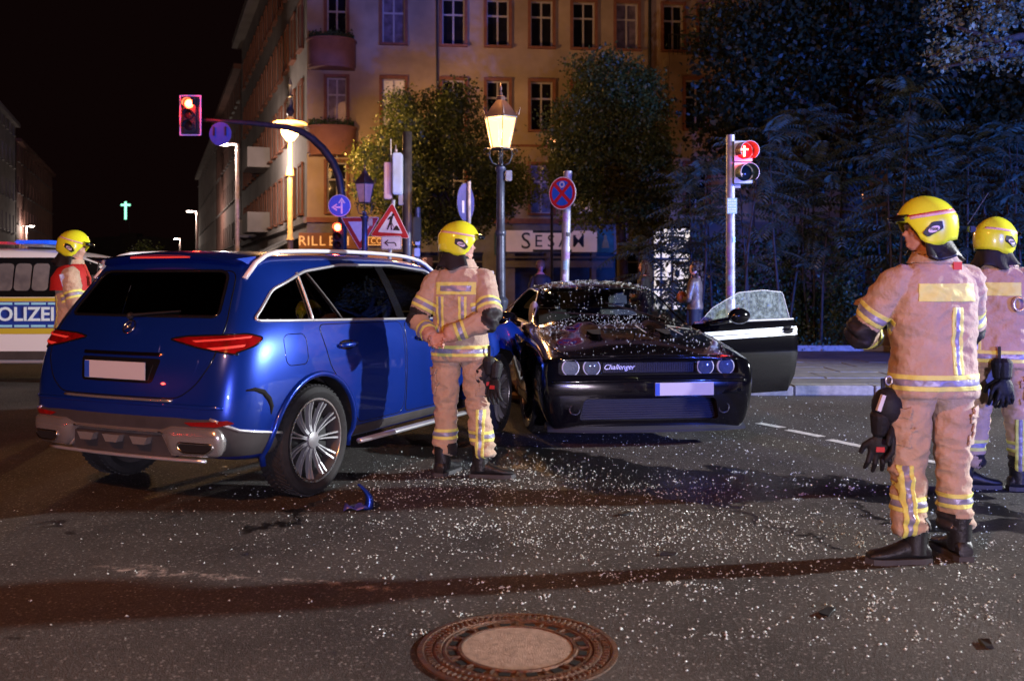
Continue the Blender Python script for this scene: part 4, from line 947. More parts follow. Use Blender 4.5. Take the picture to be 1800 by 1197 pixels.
def wheel(parent, pos, out, rad, wid, rimr, nsp, spm, twin=False, steer=0, label=None):
    """out=-1: outer face towards -y"""
    w = bpy.data.objects.new('wheel', None); COL.objects.link(w); w.parent = parent; w.location = pos; w.rotation_euler = (0, 0, (PI if out > 0 else 0) + steer); w.empty_display_size = .1
    RX = Matrix.Rotation(R(90), 4, 'X'); q = BM(); h = wid / 2   # lathe z -> -y
    lathe(q, [(rimr - .005, -h * .8), (rimr + .01, -h * .9), (rad - .045, -h), (rad - .012, -h * .86), (rad, -h * .66), (rad, h * .66), (rad - .012, h * .86), (rad - .045, h), (rimr + .01, h * .92), (rimr - .003, h * .8)], 56, RX, cap=False); obj('tyre', q, RUBBER, w, smooth=35)
    q = BM()
    for k in range(58):
        a = 2 * PI * k / 58
        for sy in (-1, 1):
            Mx = Matrix.Rotation(a, 4, 'Y') @ Matrix.Translation((0, sy * h * .42, rad + .001)) @ Matrix.Rotation(sy * .6, 4, 'Z'); bx(q, (0, 0, 0), (.018, h * .72, .008), Mx)
    tag(obj('tread_block', q, RUBBER, w), kind='stuff')
    q = BM(); lathe(q, [(rimr, h * .80), (rimr - .014, h * .86), (rimr - .022, h * .78), (rimr - .035, h * .3), (rimr - .04, -h * .7), (rimr, -h * .8)], 48, RX, cap=False); obj('rim', q, CLAD, w, smooth=35)
    q = BM(); lathe(q, [(rimr + .002, h * .78), (rimr - .002, h * .88), (rimr - .012, h * .88), (rimr - .016, h * .80)], 48, RX, cap=False); obj('rim_lip', q, ALU, w, smooth=35)
    q = BM(); lathe(q, [(0, h * .15), (rimr - .05, h * .15), (rimr - .04, -h * .1), (0, -h * .1)], 24, RX); obj('brake_disc', q, BLACK, w)
    q = BM(); lathe(q, [(.055, h * .5), (.055, h * .68), (.030, h * .74), (0, h * .74)], 20, RX); obj('hub_cap', q, spm, w, smooth=35)
    s0 = None
    for k in range(nsp):
        a = 2 * PI * k / nsp + (.07 * (1 if k % 2 else -1) if twin else 0)
        if s0 is None:
            q = BM(); pr = [(.04, .008, h * .60), (.10, .0045, h * .52), (.19, .0045, h * .60), (rimr - .014, .0062, h * .80)]; rings = []
            for r_, hw, yy in pr: rings.append([q.verts.new(v) for v in ((-hw, -yy, r_), (hw, -yy, r_), (hw, -yy + .028, r_), (-hw, -yy + .028, r_))])
            for A, B in zip(rings, rings[1:]):
                for i in range(4): q.faces.new((A[i], A[(i + 1) % 4], B[(i + 1) % 4], B[i]))
            q.faces.new(rings[0]); q.faces.new(rings[-1][::-1]); s0 = obj('spoke', q, spm, w); s0.rotation_euler = (0, a, 0)
        else: c = dup(s0, w); c.rotation_euler = (0, a, 0)
    return w
def seat(parent, x, y, z=.45, m=INTER2):
    q = BM(); bx(q, (x, y, z + .08), (.50, .46, .16)); bx(q, (x - .27, y, z + .42), (.14, .46, .62), Matrix.Rotation(R(-14), 4, 'Y')); bx(q, (x - .36, y, z + .84), (.10, .26, .17), Matrix.Rotation(R(-14), 4, 'Y')); return obj('seat', q, m, parent, smooth=40, bevel=.035)
def prismx(pts, x0, x1):
    q = BM(); a = [q.verts.new((x0, p[0], p[1])) for p in pts]; b = [q.verts.new((x1, p[0], p[1])) for p in pts]; q.faces.new(a); q.faces.new(b[::-1])
    for k in range(len(pts)): q.faces.new((a[k], b[k], b[(k + 1) % len(pts)], a[(k + 1) % len(pts)]))
    return q
def cyly(x, z, r, y0, y1, seg=48):
    q = BM(); cy(q, (x, y0, z), (x, y1, z), r, seg=seg); return q
CS = [-1, -.86, -.5, 0, .5, .86, 1]

# ================= blue SUV
yawS = R(25.2); fw = Vector((math.sin(yawS), math.cos(yawS), 0)); rt = Vector((math.cos(yawS), -math.sin(yawS), 0))
axle = Vector((-1.305, 6.49, 0)) - rt * .93
suv = thing('car', 'blue estate-type off-road car seen from behind with its nose crashed into the black car', 'car', (axle + fw * 1.445), PI / 2 - yawS)
WL = lambda xs, ws, zs: list(zip(xs, ws, zs))
st = []
lowz = [.30, .46, .72, .95, 1.15, 1.38, 1.585]
def S_(x, w, z=None, dx=None):
    z = z or lowz; dx = dx or [0] * 7; st.append([(x + dx[k], w[k], z[k]) for k in range(7)])
S_(0, [.70, .78, .80, .80, .77, .69, .62], [.34, .46, .72, .95, 1.15, 1.38, 1.575], [-2.24, -2.33, -2.345, -2.325, -2.26, -2.12, -1.99])
S_(0, [.80, .88, .90, .895, .86, .755, .655], [.31, .46, .72, .95, 1.15, 1.38, 1.585], [-2.12, -2.21, -2.23, -2.21, -2.15, -2.02, -1.90])
S_(0, [.85, .925, .94, .935, .895, .79, .685], None, [-1.92, -1.95, -1.96, -1.94, -1.90, -1.80, -1.72])
S_(-1.445, [.87, .94, .95, .94, .90, .80, .70], lowz[:6] + [1.60])
S_(-.80, [.88, .925, .935, .93, .90, .81, .71], lowz[:4] + [1.13, 1.38, 1.61])
S_(-.10, [.88, .92, .93, .93, .90, .81, .71], lowz[:4] + [1.12, 1.38, 1.605])
S_(.42, [.88, .92, .93, .93, .90, .80, .69], lowz[:4] + [1.11, 1.37, 1.575], [0, 0, 0, 0, .05, .12, .0])
S_(.80, [.88, .92, .93, .93, .89, .79, .66], lowz[:4] + [1.09, 1.24, 1.38], [0, 0, 0, 0, .06, .10, .04])
S_(1.08, [.88, .925, .935, .93, .88, .79, .62], lowz[:4] + [1.06, 1.09, 1.11], [0, 0, 0, 0, .03, .06, .10])
S_(1.445, [.87, .935, .945, .93, .85, .76, .58], lowz[:3] + [.92, 1.02, 1.045, 1.06])
S_(1.80, [.84, .91, .92, .89, .82, .72, .55], lowz[:3] + [.88, .96, .98, .99])
S_(2.05, [.76, .85, .86, .84, .78, .68, .50], [.32, .46, .68, .82, .89, .91, .92])
S_(2.14, [.66, .74, .76, .74, .68, .60, .45], [.34, .46, .64, .76, .83, .85, .86])
raw = boxgrid('suv_raw', st, CS, [.045, .05, .055, .055, .05, .05, .05, .05, .03, .03, .03, .03, .02], [.05, .07, .09, .09, .08, .07, .05], [.08] * 7, [0] * 6 + [.06, .10, .10, 0, 0, 0, 0], 3)
# crash damage on the front right corner
for v in raw.vertices:
    c = v.co
    if c.x > 1.15:
        t_ = min(1, (c.x - 1.15) / .8); k_ = max(0, (-c.y + .4) / 1.3)
        c.x -= .30 * t_ * k_; c.z += .05 * t_ * k_ * math.sin(c.x * 9 + c.y * 5); c.y += .06 * t_ * k_ * math.sin(c.x * 14)
def RXS(x, z):
    w = max(0, min(1, (-1.5 - x) / .5)); w = w * w * (3 - 2 * w); return x + w * (.10 + .09 * max(0, min(1, (z - .6) / .8)))
for v in raw.vertices: v.co.x = RXS(v.co.x, v.co.z)
raw.update(); skS = Skin(raw)
sideglass = rpoly([(-1.96, 1.185), (1.02, 1.10), (.72, 1.33), (.36, 1.515), (-.2, 1.555), (-.9, 1.55), (-1.35, 1.50), (-1.72, 1.38)], .05, 4)
def cab(q_st): return boxgrid('cab', q_st, [-1, -.5, 0, .5, 1], [.03] * len(q_st), [0] * 3, [0] * 3, None, 0)
def cabbm(rows):
    q = BM(); rings = []
    for x, lst in rows: rings.append([q.verts.new((x + dx, sy * w, z)) for (w, z, dx) in lst for sy in ()] + [q.verts.new((x + dx, -w, z)) for (w, z, dx) in lst] + [q.verts.new((x + dx, w, z)) for (w, z, dx) in reversed(lst)])
    n_ = len(rings[0])
    for A, B in zip(rings, rings[1:]):
        for i in range(n_): q.faces.new((A[i], A[(i + 1) % n_], B[(i + 1) % n_], B[i]))
    q.faces.new(rings[0][::-1]); q.faces.new(rings[-1]); return q
cav = cabbm([(-1.95, [(.74, .75, 0), (.74, 1.12, 0), (.60, 1.38, .1), (.50, 1.44, .14)]), (-1.3, [(.82, .45, 0), (.84, 1.12, 0), (.755, 1.38, 0), (.64, 1.56, 0)]), (-.1, [(.84, .38, 0), (.85, 1.10, 0), (.76, 1.38, 0), (.65, 1.57, 0)]),
             (.38, [(.84, .38, 0), (.85, 1.08, 0), (.75, 1.35, .05), (.63, 1.535, 0)]), (.95, [(.82, .45, 0), (.83, 1.00, 0), (.70, 1.05, 0), (.55, 1.09, .02)])])
rearglass = rpoly([(-.64, 1.21), (.64, 1.21), (.555, 1.475), (.5, 1.50), (-.5, 1.50), (-.555, 1.475)], .05)
sg = BM(); a_ = prism(sg, sideglass, -1.3, 1.3)
wcut = []
for xx in (-1.445, 1.445):
    for sy in (-1, 1): wcut.append(cyly(xx, .37, .425, sy * .60, sy * 1.2))
body = boolop(raw.copy(), [cav, sg, prismx(rearglass, -2.9, -1.68), prismx(rpoly([(-.70, 1.14), (.70, 1.14), (.60, 1.50), (-.60, 1.50)], .05), .45, 1.6)] + wcut, BLUEP, BLACK)
fixnormals(body, skS); obj('body', body, None, suv)
gt = []
for a in ('R', 'L'):
    proj('quarter_window', skS, a, rpoly([(-1.95, 1.19), (-1.445, 1.175), (-1.445, 1.475), (-1.72, 1.375)], .03), GLS_D, suv, off=-.006, skirt=.004, label='small dark rear quarter window' if a == 'R' else None)
    proj('door_window', skS, a, rpoly([(-1.43, 1.175), (-.36, 1.145), (-.44, 1.555), (-1.0, 1.55), (-1.43, 1.48)], .02), GLS_D, suv, off=-.006, skirt=.004)
    proj('door_window', skS, a, rpoly([(-.33, 1.145), (1.0, 1.10), (.70, 1.33), (.36, 1.51), (-.2, 1.55), (-.40, 1.55)], .02), GLS_C, suv, off=-.006, skirt=.004)
    ptube('window_trim', skS, a, sideglass, SILV, suv, r=.011, off=.002)
    q = BM(); ptube('', skS, a, [(-1.437, 1.16), (-1.437, 1.49)], None, None, r=.010, off=.004, closed=False, q=q); obj('pillar_trim', q, SILV, suv, smooth=True)
    proj('pillar', skS, a, [(-.37, 1.15), (-.26, 1.145), (-.36, 1.555), (-.46, 1.556)], TRIMB, suv, off=.0, skirt=.01)
    q = BM(); ptube('', skS, a, [(-1.33, 1.49), (-1.10, 1.17)], None, None, r=.007, off=.001, closed=False, q=q); obj('window_divider', q, CLAD, suv, smooth=True)
proj('rear_window', skS, 'B', rearglass, GLS_D, suv, off=.0, skirt=.004)
ptube('rear_window_seal', skS, 'B', rearglass, TRIMB, suv, r=.012, off=.0)
proj('windscreen', skS, 'F', rpoly([(-.71, 1.13), (.71, 1.13), (.61, 1.51), (-.61, 1.51)], .05), GLS_C, suv, off=.0, skirt=.004)
# rear lights wrapping round the corner
for a, sg_ in (('BR', -1), ('BL', 1)):
    s0 = -2.30 / math.sqrt(2); 
    C = lambda x, y: (x * AX[a][1].x + y * AX[a][1].y)
    e0, e1 = C(-2.24, sg_ * .40), C(-1.97, sg_ * .92)
    lens = rpoly([(e0, 1.070), (e0 + .10, 1.090), (e0 + .35, 1.103), (e1 - .10, 1.108), (e1, 1.080), (e1 - .05, 1.035), (e1 - .18, .992), (e0 + .40, .980), (e0 + .18, 1.018)], .03)
    tl = proj('tail_light', skS, a, lens, TAILR, suv, off=.004, skirt=.02, step=.035, dome=.012)
    proj('light_element', skS, a, rpoly([(e0 + .14, 1.060), (e1 - .08, 1.088), (e1 - .09, 1.078), (e0 + .16, 1.050)], .003), TAILR2, tl, off=.0175, skirt=.002, step=.03)
    proj('light_element', skS, a, rpoly([(e0 + .22, 1.018), (e1 - .12, 1.040), (e1 - .13, 1.026), (e0 + .26, 1.006)], .003), TAILR2, tl, off=.0175, skirt=.002, step=.03)
    ptube('light_outline', skS, a, lens, TRIMB, tl, r=.006, off=.004)
# tailgate
tgout = rpoly([(-.62, .80), (-.50, .715), (.50, .715), (.62, .80), (.71, .95), (.72, 1.16), (.60, 1.50), (-.60, 1.50), (-.72, 1.16), (-.71, .95)], .06)
ptube('tailgate_gap', skS, 'B', tgout, TRIMB, suv, r=.0045, off=.0)
proj('tailgate_panel', skS, 'B', rpoly([(-.58, .83), (-.46, .745), (.46, .745), (.58, .83), (.62, .96), (.30, .97), (.30, 1.05), (-.30, 1.05), (-.30, .97), (-.62, .96)], .05), BLUEP, suv, off=.004, skirt=.008)
proj('plate_recess', skS, 'B', rpoly([(-.30, .80), (.30, .80), (.34, .95), (-.34, .95)], .03), TRIMB, suv, off=.0075, skirt=.004)
rp = skS.ray(Vector((-5, 0, .875)), Vector((1, 0, 0)))[0]
q = BM(); bx(q, (rp.x - .022, 0, .875), (.008, .52, .11)); pl = obj('number_plate', q, PLATE, suv, bevel=.002); q = BM(); bx(q, (rp.x - .0265, .238, .875), (.003, .04, .105)); obj('blue_band', q, EUB, pl)
proj('chrome_strip', skS, 'B', rpoly([(-.33, .965), (.33, .965), (.33, .985), (-.33, .985)], .006), CHROME, suv, off=.012, skirt=.01)
# star badge
rp = skS.ray(Vector((-5, 0, 1.135)), Vector((1, 0, 0))); bc = rp[0] + rp[1] * .014
q = BM(); fr_ = frame_to(rp[1]).to_3x3(); ring = [bc + fr_ @ Vector((.046 * math.cos(a), .046 * math.sin(a), 0)) for a in [2 * PI * k / 24 for k in range(24)]]; tube(q, ring, .0055, 6, closed=True)
upv = Vector((0, 0, 1)); upv = (upv - rp[1] * upv.dot(rp[1])).normalized(); sdv = upv.cross(rp[1])
for k in range(3):
    a = 2 * PI * k / 3; e = bc + (upv * math.cos(a) + sdv * math.sin(a)) * .044; cy(q, bc, e, .010, .002, 6)
obj('star_badge', q, CHROME, suv, smooth=True)
q = BM(); ptube('', skS, 'B', [(-.80, .665), (-.4, .675), (0, .678), (.4, .675), (.80, .665)], None, None, r=.016, off=-.004, closed=False, q=q); obj('bumper_step', q, BLUEP, suv, smooth=True)
q = BM(); ptube('', skS, 'B', [(-.46, .700), (.46, .700)], None, None, r=.010, off=.004, closed=False, q=q); obj('load_sill_trim', q, GCHR, suv, smooth=True)
# bumper: dark band, chrome lower guard, outlets
proj('bumper_band', skS, 'B', rpoly([(-.84, .585), (-.5, .60), (.5, .60), (.84, .585), (.80, .44), (-.80, .44)], .05), CLAD, suv, off=.006, skirt=.01)
for a, sg_ in (('BR', -1), ('BL', 1)):
    C = lambda x, y: (x * AX[a][1].x + y * AX[a][1].y)
    e0, e1 = C(-2.3, sg_ * .60), C(-1.86, sg_ * .93)
    proj('corner_cladding', skS, a, rpoly([(e0 - .05, .585), (e0 + .15, .60), (e0 + .30, .53), (e1 - .02, .47), (e1 + .03, .35), (e0, .36)], .03), CLAD, suv, off=.0055, skirt=.01)
    q = BM(); ptube('', skS, a, [(e0 + .13, .60), (e0 + .30, .525), (e1 + .03, .47)], None, None, r=.010, off=.004, closed=False, q=q); obj('cladding_trim', q, SILV, suv, smooth=True)
    proj('reflector', skS, a, rpoly([(C(-2.26, sg_ * .60) - .04, .575), (C(-2.2, sg_ * .74) + .06, .590), (C(-2.2, sg_ * .74) + .10, .572), (C(-2.2, sg_ * .74), .553), (C(-2.26, sg_ * .60), .555)], .008), TAILR, suv, off=.013, skirt=.01, step=.03)
    q = BM(); pp = []
    for x, y, z in ((-2.10, .88, .765), (-2.04, .90, .768), (-1.98, .92, .745), (-1.94, .93, .70), (-1.92, .935, .65), (-1.925, .935, .60)):
        h = skS.ray(Vector((x, sg_ * y, z)) - AX[a][0] * 3, AX[a][0]); pp.append(h[0] + h[1] * -.003)
    tube(q, pp, [.006, .014, .018, .019, .016, .006], 8); obj('side_slit', q, HOLE, suv, smooth=True)
def polar(th, z, out=.0):
    """point on the rear bumper skin seen from inside at angle th (0 = straight back, + towards the left side)"""
    o = Vector((-1.45, 0, z)); d = Vector((-math.cos(th), math.sin(th), 0)); h = skS.ray(o + d * 3, -d)
    return (h[0] if h else o + d * .8) + d * out
def bpt(y, z, out):
    return polar(math.atan2(y, .80), z, out)
ys = [-.87 + 1.74 * k / 44 for k in range(45)]
q = BM(); rings = []
for y in ys:
    e = abs(y); pod = max(0, min(1, (e - .36) / .07)); pod = pod * pod * (3 - 2 * pod); endt = max(0, (e - .78) / .09) ** 2; zt = .525 + .028 * pod - .07 * endt; zb = .486 * (1 - pod) + .366 * pod + .045 * endt; d_ = .034 + .022 * pod - .03 * endt
    rings.append([q.verts.new(bpt(y, .47, o_) + Vector((0, 0, z - .47))) for z, o_ in ((zt, -.01), (zt - .006, .030), (zt - .024, d_), (zt * .6 + zb * .4, d_ + .004), (zb + .02, d_ - .012), (zb, .02), (zb + .002, -.02))])
for A, B in zip(rings, rings[1:]):
    for i in range(len(A) - 1): q.faces.new((A[i], A[i + 1], B[i + 1], B[i]))
q.faces.new(rings[0]); q.faces.new(rings[-1][::-1]); obj('chrome_guard', q, GCHR, suv, smooth=True)
q = BM(); rings = []
for y in [-.46 + .92 * k / 16 for k in range(17)]:
    rings.append([q.verts.new(bpt(y, .47, o_) + Vector((0, 0, z - .47))) for z, o_ in ((.475, .02), (.43, .005), (.37, -.02), (.345, -.02), (.335, -.15))])
for A, B in zip(rings, rings[1:]):
    for i in range(4): q.faces.new((A[i], A[i + 1], B[i + 1], B[i]))
obj('diffuser', q, CLAD, suv, smooth=30)
for k in range(3):
    yc = -.215 + .215 * k; q = BM(); c0 = bpt(yc, .47, .028)
    prism(q, [(-.075, .035), (.075, .035), (.045, -.012), (-.045, -.012)], -.03, .03, Matrix.Translation((c0.x, c0.y, .437)) @ Matrix.Rotation(R(90), 4, 'Z')); obj('guard_tooth', q, GCHR, suv, bevel=.008)
q = BM(); tube(q, [bpt(-.70 + 1.4 * k / 16, .47, -.01) + Vector((0, 0, -.135)) for k in range(17)], .012, 6); obj('lower_strip', q, SILV, suv, smooth=True)
for sg_ in (-1, 1):
    ol = rpoly([(.50, .452), (.74, .448), (.755, .425), (.70, .392), (.53, .392), (.485, .425)], .02, 4)
    P3 = [bpt(sg_ * y, .47, .056) + Vector((0, 0, z - .47)) for y, z in ol]
    q = BM(); tube(q, P3, .0085, 8, closed=True); ot = obj('exhaust_outlet', q, CHROME, suv, smooth=True)
    q = BM(); q.faces.new([q.verts.new(p + Vector((-.004, 0, 0))) for p in P3]); obj('dark_opening', q, HOLE, ot)
# spoiler, brake light, rails, wiper
q = BM(); rings = []
for c in [-1, -.9, -.6, -.3, 0, .3, .6, .9, 1]:
    y = .64 * c; zc_ = 1.585 + .045 * (1 - c * c) ; k = 1 if abs(c) < .99 else .4
    rings.append([q.verts.new(v) for v in ((-1.72, y, zc_ + .012), (-1.87 - .03 * (1 - c * c), y, zc_ - .004), (-1.91 - .04 * (1 - c * c), y, zc_ - .022 * k), (-1.86, y, zc_ - .05 * k), (-1.74, y, zc_ - .06))])
for A, B in zip(rings, rings[1:]):
    for i in range(5): q.faces.new((A[i], A[(i + 1) % 5], B[(i + 1) % 5], B[i]))
q.faces.new(rings[0]); q.faces.new(rings[-1][::-1]); obj('roof_spoiler', q, BLUEP, suv, smooth=50)
q = BM(); bx(q, (-1.925, 0, 1.592), (.012, .52, .012)); obj('brake_light', q, TAILR2, suv)
for sy in (-1, 1):
    q = BM(); pts = []; rs = []
    for k in range(25):
        t_ = k / 24; x = -1.86 + 2.50 * t_; h = skS.ray(Vector((x, sy * .665, 3)), Vector((0, 0, -1)))[0]; lift = .048 * min(1, t_ * 9, (1 - t_) * 9) ** .6; pts.append(h + Vector((0, 0, lift - .004))); rs.append(.021)
    tube(q, pts, rs, 8, flat=.75); obj('roof_rail', q, RAILM, suv, smooth=True)
q = BM(); cy(q, (-2.165, .02, 1.215), (-2.105, -.36, 1.245), .010, .006, 6); sph(q, (-2.155, .02, 1.21), .025, 8, 6); obj('rear_wiper', q, BLACK, suv)
# doors
for a in ('R', 'L'):
    sg_ = -1 if a == 'R' else 1
    dr = rpoly([(-1.40, 1.14), (-.34, 1.12), (-.32, .60), (-.34, .42), (-.95, .42), (-1.05, .62), (-1.30, .84)], .07)
    df = rpoly([(-.30, 1.12), (.98, 1.075), (1.02, .95), (.98, .45), (.90, .42), (-.30, .42)], .06)
    for nm_, dp, hx_ in (('rear_door', dr, -1.10), ('front_door', df, -.05)):
        dd = proj('door', skS, a, dp, BLUEP, suv, off=.002, skirt=.006, step=.06)
        ptube('door_gap', skS, a, dp, TRIMB, dd, r=.0045, off=-.001)
        h = skS.ray(Vector((hx_, sg_ * 3, .985)), Vector((0, -sg_, 0))); c = h[0]
        q = BM(); sph(q, c + Vector((0, sg_ * .0, 0)), (.105, .012, .038), 14, 8); obj('handle_recess', q, TRIMB, dd, smooth=True)
        q = BM(); tube(q, [c + Vector((-.11, sg_ * .008, 0)), c + Vector((-.07, sg_ * .035, .004)), c + Vector((0, sg_ * .042, .005)), c + Vector((.07, sg_ * .035, .004)), c + Vector((.11, sg_ * .008, 0))], [.012, .018, .019, .018, .012], 8); obj('handle', q, BLUEP, dd, smooth=True)
    proj('sill_trim', skS, a, rpoly([(-.98, .40), (.95, .40), (.95, .345), (-.98, .335)], .01), CLAD, suv, off=.010, skirt=.02)
    q = BM(); pts = [Vector((x, sg_ * (.965), .30)) for x in (-1.0, -.5, 0, .5, .98)]; tube(q, pts, [.03, .034, .034, .034, .03], 8, flat=.6); obj('running_board', q, SILV, suv, smooth=True)
    # arch lips
    for xx in (-1.445, 1.445):
        q = BM(); pts = []
        for k in range(25):
            an = R(-14) + R(208) * k / 24; x, z = xx + .445 * math.cos(an), .37 + .445 * math.sin(an); h = skS.ray(Vector((x, sg_ * 3, max(z, .33))), Vector((0, -sg_, 0)))
            if h: pts.append(Vector((x, h[0].y + sg_ * .004, z)))
        if xx < 0 or sg_ > 0: tube(q, pts, .021, 8, flat=1.0); obj('arch_trim', q, BLUEP, suv, smooth=True)
fl = rrect(.22, .20, .05, 4, cx=-1.66, cz=.99); ptube('fuel_flap_gap', skS, 'R', fl, TRIMB, suv, r=.003, off=0)
# mirror right, crumpled wing panel
q = BM(); sph(q, (.86, -1.04, 1.13), (.09, .12, .08), 14, 10); cy(q, (.88, -.90, 1.07), (.86, -1.0, 1.10), .03, seg=8); obj('door_mirror', q, BLUEP, suv, smooth=True)
q = BM(); sph(q, (.86, 1.04, 1.13), (.09, .12, .08), 14, 10); cy(q, (.88, .90, 1.07), (.86, 1.0, 1.10), .03, seg=8); obj('door_mirror', q, BLUEP, suv, smooth=True)
# buckled wing: bent sheet rising at the nose
q = BM(); n1, n2 = 14, 8; g = []
for i in range(n1 + 1):
    row = []
    for j in range(n2 + 1):
        u, v = i / n1, j / n2; x = .98 + .98 * u; y = -.955 - .04 * u + .18 * v * v * (1 + .4 * u) - .05 * math.sin(u * 7) * (1 - v); z = .50 + (.53 + .03 * math.sin(u * 5)) * v ** .8 + .07 * u * u * math.sin(v * 4 + u * 3)
        z = z if u < .86 else z - (u - .86) * 1.6 * (1 - v) * -1.5
        x += -.10 * u * u * (1 - v)
        row.append(q.verts.new((x, y, z)))
    g.append(row)
for i in range(n1):
    for j in range(n2):
        cx0 = .98 + .98 * (i + .5) / n1; cz0 = .5 + .5 * (j + .5) / n2
        if (cx0 - 1.445) ** 2 + (cz0 - .37) ** 2 > .43 ** 2: q.faces.new((g[i][j], g[i + 1][j], g[i + 1][j + 1], g[i][j + 1]))
bp_ = obj('buckled_wing', q, BLUEP, suv, smooth=True, label='buckled blue front wing bent up at its tip'); sm = bp_.modifiers.new('s', 'SOLIDIFY'); sm.thickness = .006; sb = bp_.modifiers.new('b', 'SUBSURF'); sb.levels = 1; sb.render_levels = 1
for x_, y_, o_ in ((-1.445, -.82, -1), (-1.445, .82, 1), (1.43, -.80, -1), (1.43, .82, 1)): wheel(suv, (x_, y_, .368), o_, .367, .235, .283, 22, SPOKM, twin=True, steer=R(10) if x_ > 0 else 0)
for x_, y_ in ((.2, .38), (.2, -.38), (-.75, .38), (-.75, -.38)): seat(suv, x_, y_, .55, INTER)
q = BM(); bx(q, (.85, 0, .95), (.30, 1.45, .18)); obj('dashboard', q, BLACK, suv, bevel=.03)

# ================= black coupe
yawC = R(6.8); back = Vector((-math.sin(yawC), math.cos(yawC), 0)); lat = Vector((math.cos(yawC), math.sin(yawC), 0))
front = Vector((.245, 8.25, 0)) + lat * .955
coupe = thing('car', 'wrecked glossy black coupe with round headlights, shattered glass and its driver door open', 'car', front + back * 2.45, math.atan2(-back.y, -back.x))
st = []; lowz = [.20, .38, .60, .80, .95, 1.17, 1.35]
def S7(x, w, z, dx=None):
    dx = dx or [0] * 7; st.append([(x + dx[k], w[k], z[k]) for k in range(7)])
S7(-2.50, [.75, .84, .87, .86, .80, .70, .50], [.28, .40, .62, .84, .99, 1.01, 1.02], [.06, -.05, -.06, -.02, .02, .03, .03])
S7(-2.25, [.85, .93, .95, .94, .87, .75, .55], [.24, .40, .62, .84, 1.0, 1.03, 1.035])
S7(-1.90, [.88, .95, .96, .955, .88, .76, .56], [.22, .40, .62, .84, 1.0, 1.035, 1.045])
S7(-1.475, [.88, .95, .965, .96, .88, .79, .60], [.20, .40, .62, .84, .99, 1.09, 1.15], [0, 0, 0, 0, 0, 0, .0])
S7(-.95, [.88, .94, .955, .95, .88, .79, .62], [.20, .40, .62, .82, .97, 1.17, 1.33])
S7(-.30, [.88, .94, .95, .945, .88, .79, .64], [.20, .40, .62, .82, .955, 1.17, 1.375])
S7(.22, [.88, .94, .95, .945, .88, .78, .62], [.20, .40, .62, .82, .95, 1.15, 1.35], [0, 0, 0, 0, .05, .10, .0])
S7(.62, [.88, .94, .95, .945, .88, .78, .60], [.20, .40, .62, .82, .945, 1.05, 1.16], [0, 0, 0, 0, .05, .08, .05])
S7(.98, [.88, .94, .955, .95, .89, .78, .60], [.20, .40, .62, .82, .94, .965, .985], [0, 0, 0, 0, .02, .04, .08])
S7(1.475, [.88, .95, .96, .955, .90, .76, .54], [.20, .40, .62, .80, .90, .92, .93])
S7(2.00, [.87, .94, .95, .945, .89, .74, .5], [.20, .38, .58, .74, .83, .85, .86])
S7(2.28, [.87, .945, .955, .95, .92, .80, .56], [.14, .36, .54, .68, .765, .785, .795])
S7(2.395, [.86, .925, .94, .935, .91, .80, .56], [.13, .36, .54, .67, .75, .766, .775], [-.03, .0, .01, .0, -.01, -.02, -.02])
S7(2.42, [.84, .905, .92, .915, .885, .78, .54], [.135, .36, .54, .67, .742, .758, .766], [-.03, .02, .03, .0, -.015, -.025, -.025])
rawc = boxgrid('coupe_raw', st, CS, [.01, .01, .02, .04, .07, .07, .07, .05, .03, .035, .03, .02, .015, .012], [.04] * 7, [.05, .06, .06, .05, .05, .05, .05], [0] * 6 + [.05, .10, .10, 0, 0, 0, 0, 0], 3)
skC = Skin(rawc)
csg = rpoly([(-1.42, 1.03), (.80, .985), (.55, 1.13), (.15, 1.305), (-.3, 1.335), (-.85, 1.31), (-1.25, 1.16)], .05)
cavc = cabbm([(-1.5, [(.70, .55, 0), (.72, .92, 0), (.66, .98, 0), (.5, 1.0, 0)]), (-.95, [(.84, .35, 0), (.82, .93, 0), (.73, 1.16, 0), (.58, 1.28, 0)]), (-.3, [(.86, .32, 0), (.83, .92, 0), (.74, 1.16, 0), (.60, 1.345, 0)]), (.18, [(.86, .32, 0), (.83, .91, 0), (.73, 1.13, .04), (.58, 1.32, 0)]), (.90, [(.84, .42, 0), (.82, .88, 0), (.70, .91, 0), (.55, .93, .02)])])
q = BM(); prism(q, csg, -1.3, 1.3)
wcut = [cyly(xx, .36, .405, sy * .62, sy * 1.25) for xx in (-1.475, 1.475) for sy in (-1, 1)]
ws = rpoly([(-.80, .965), (-.74, 1.10), (-.60, 1.335), (.60, 1.335), (.74, 1.10), (.80, .965)], .05)
doorhole = BM(); prism(doorhole, rpoly([(-.55, .98), (.74, .94), (.78, .86), (.72, .30), (-.55, .30)], .05), .80, 1.3)
bodyc = boolop(rawc.copy(), [cavc, q, prismx(ws, .18, 1.5), prismx(rpoly([(-.62, 1.08), (.62, 1.08), (.5, 1.29), (-.5, 1.29)], .05), -2.0, -.8), doorhole,
    prismx(rpoly([(-.80, .625), (.80, .625), (.80, .735), (-.80, .735)], .03), 2.36, 2.8), prismx(rpoly([(-.62, .23), (.62, .23), (.58, .42), (-.58, .42)], .04), 2.37, 2.8)] + wcut, BLKP, BLACK)
fixnormals(bodyc, skC); obj('body', bodyc, None, coupe)
proj('windscreen', skC, 'F', rpoly([(-.81, .96), (-.745, 1.10), (-.61, 1.345), (.61, 1.345), (.745, 1.10), (.81, .96)], .05), GLS_C, coupe, off=-.002, skirt=.004, label='cracked windscreen speckled with glass crumbs')
ptube('windscreen_seal', skC, 'F', rpoly([(-.81, .96), (-.745, 1.10), (-.61, 1.345), (.61, 1.345), (.745, 1.10), (.81, .96)], .05), TRIMB, coupe, r=.010, off=.0)
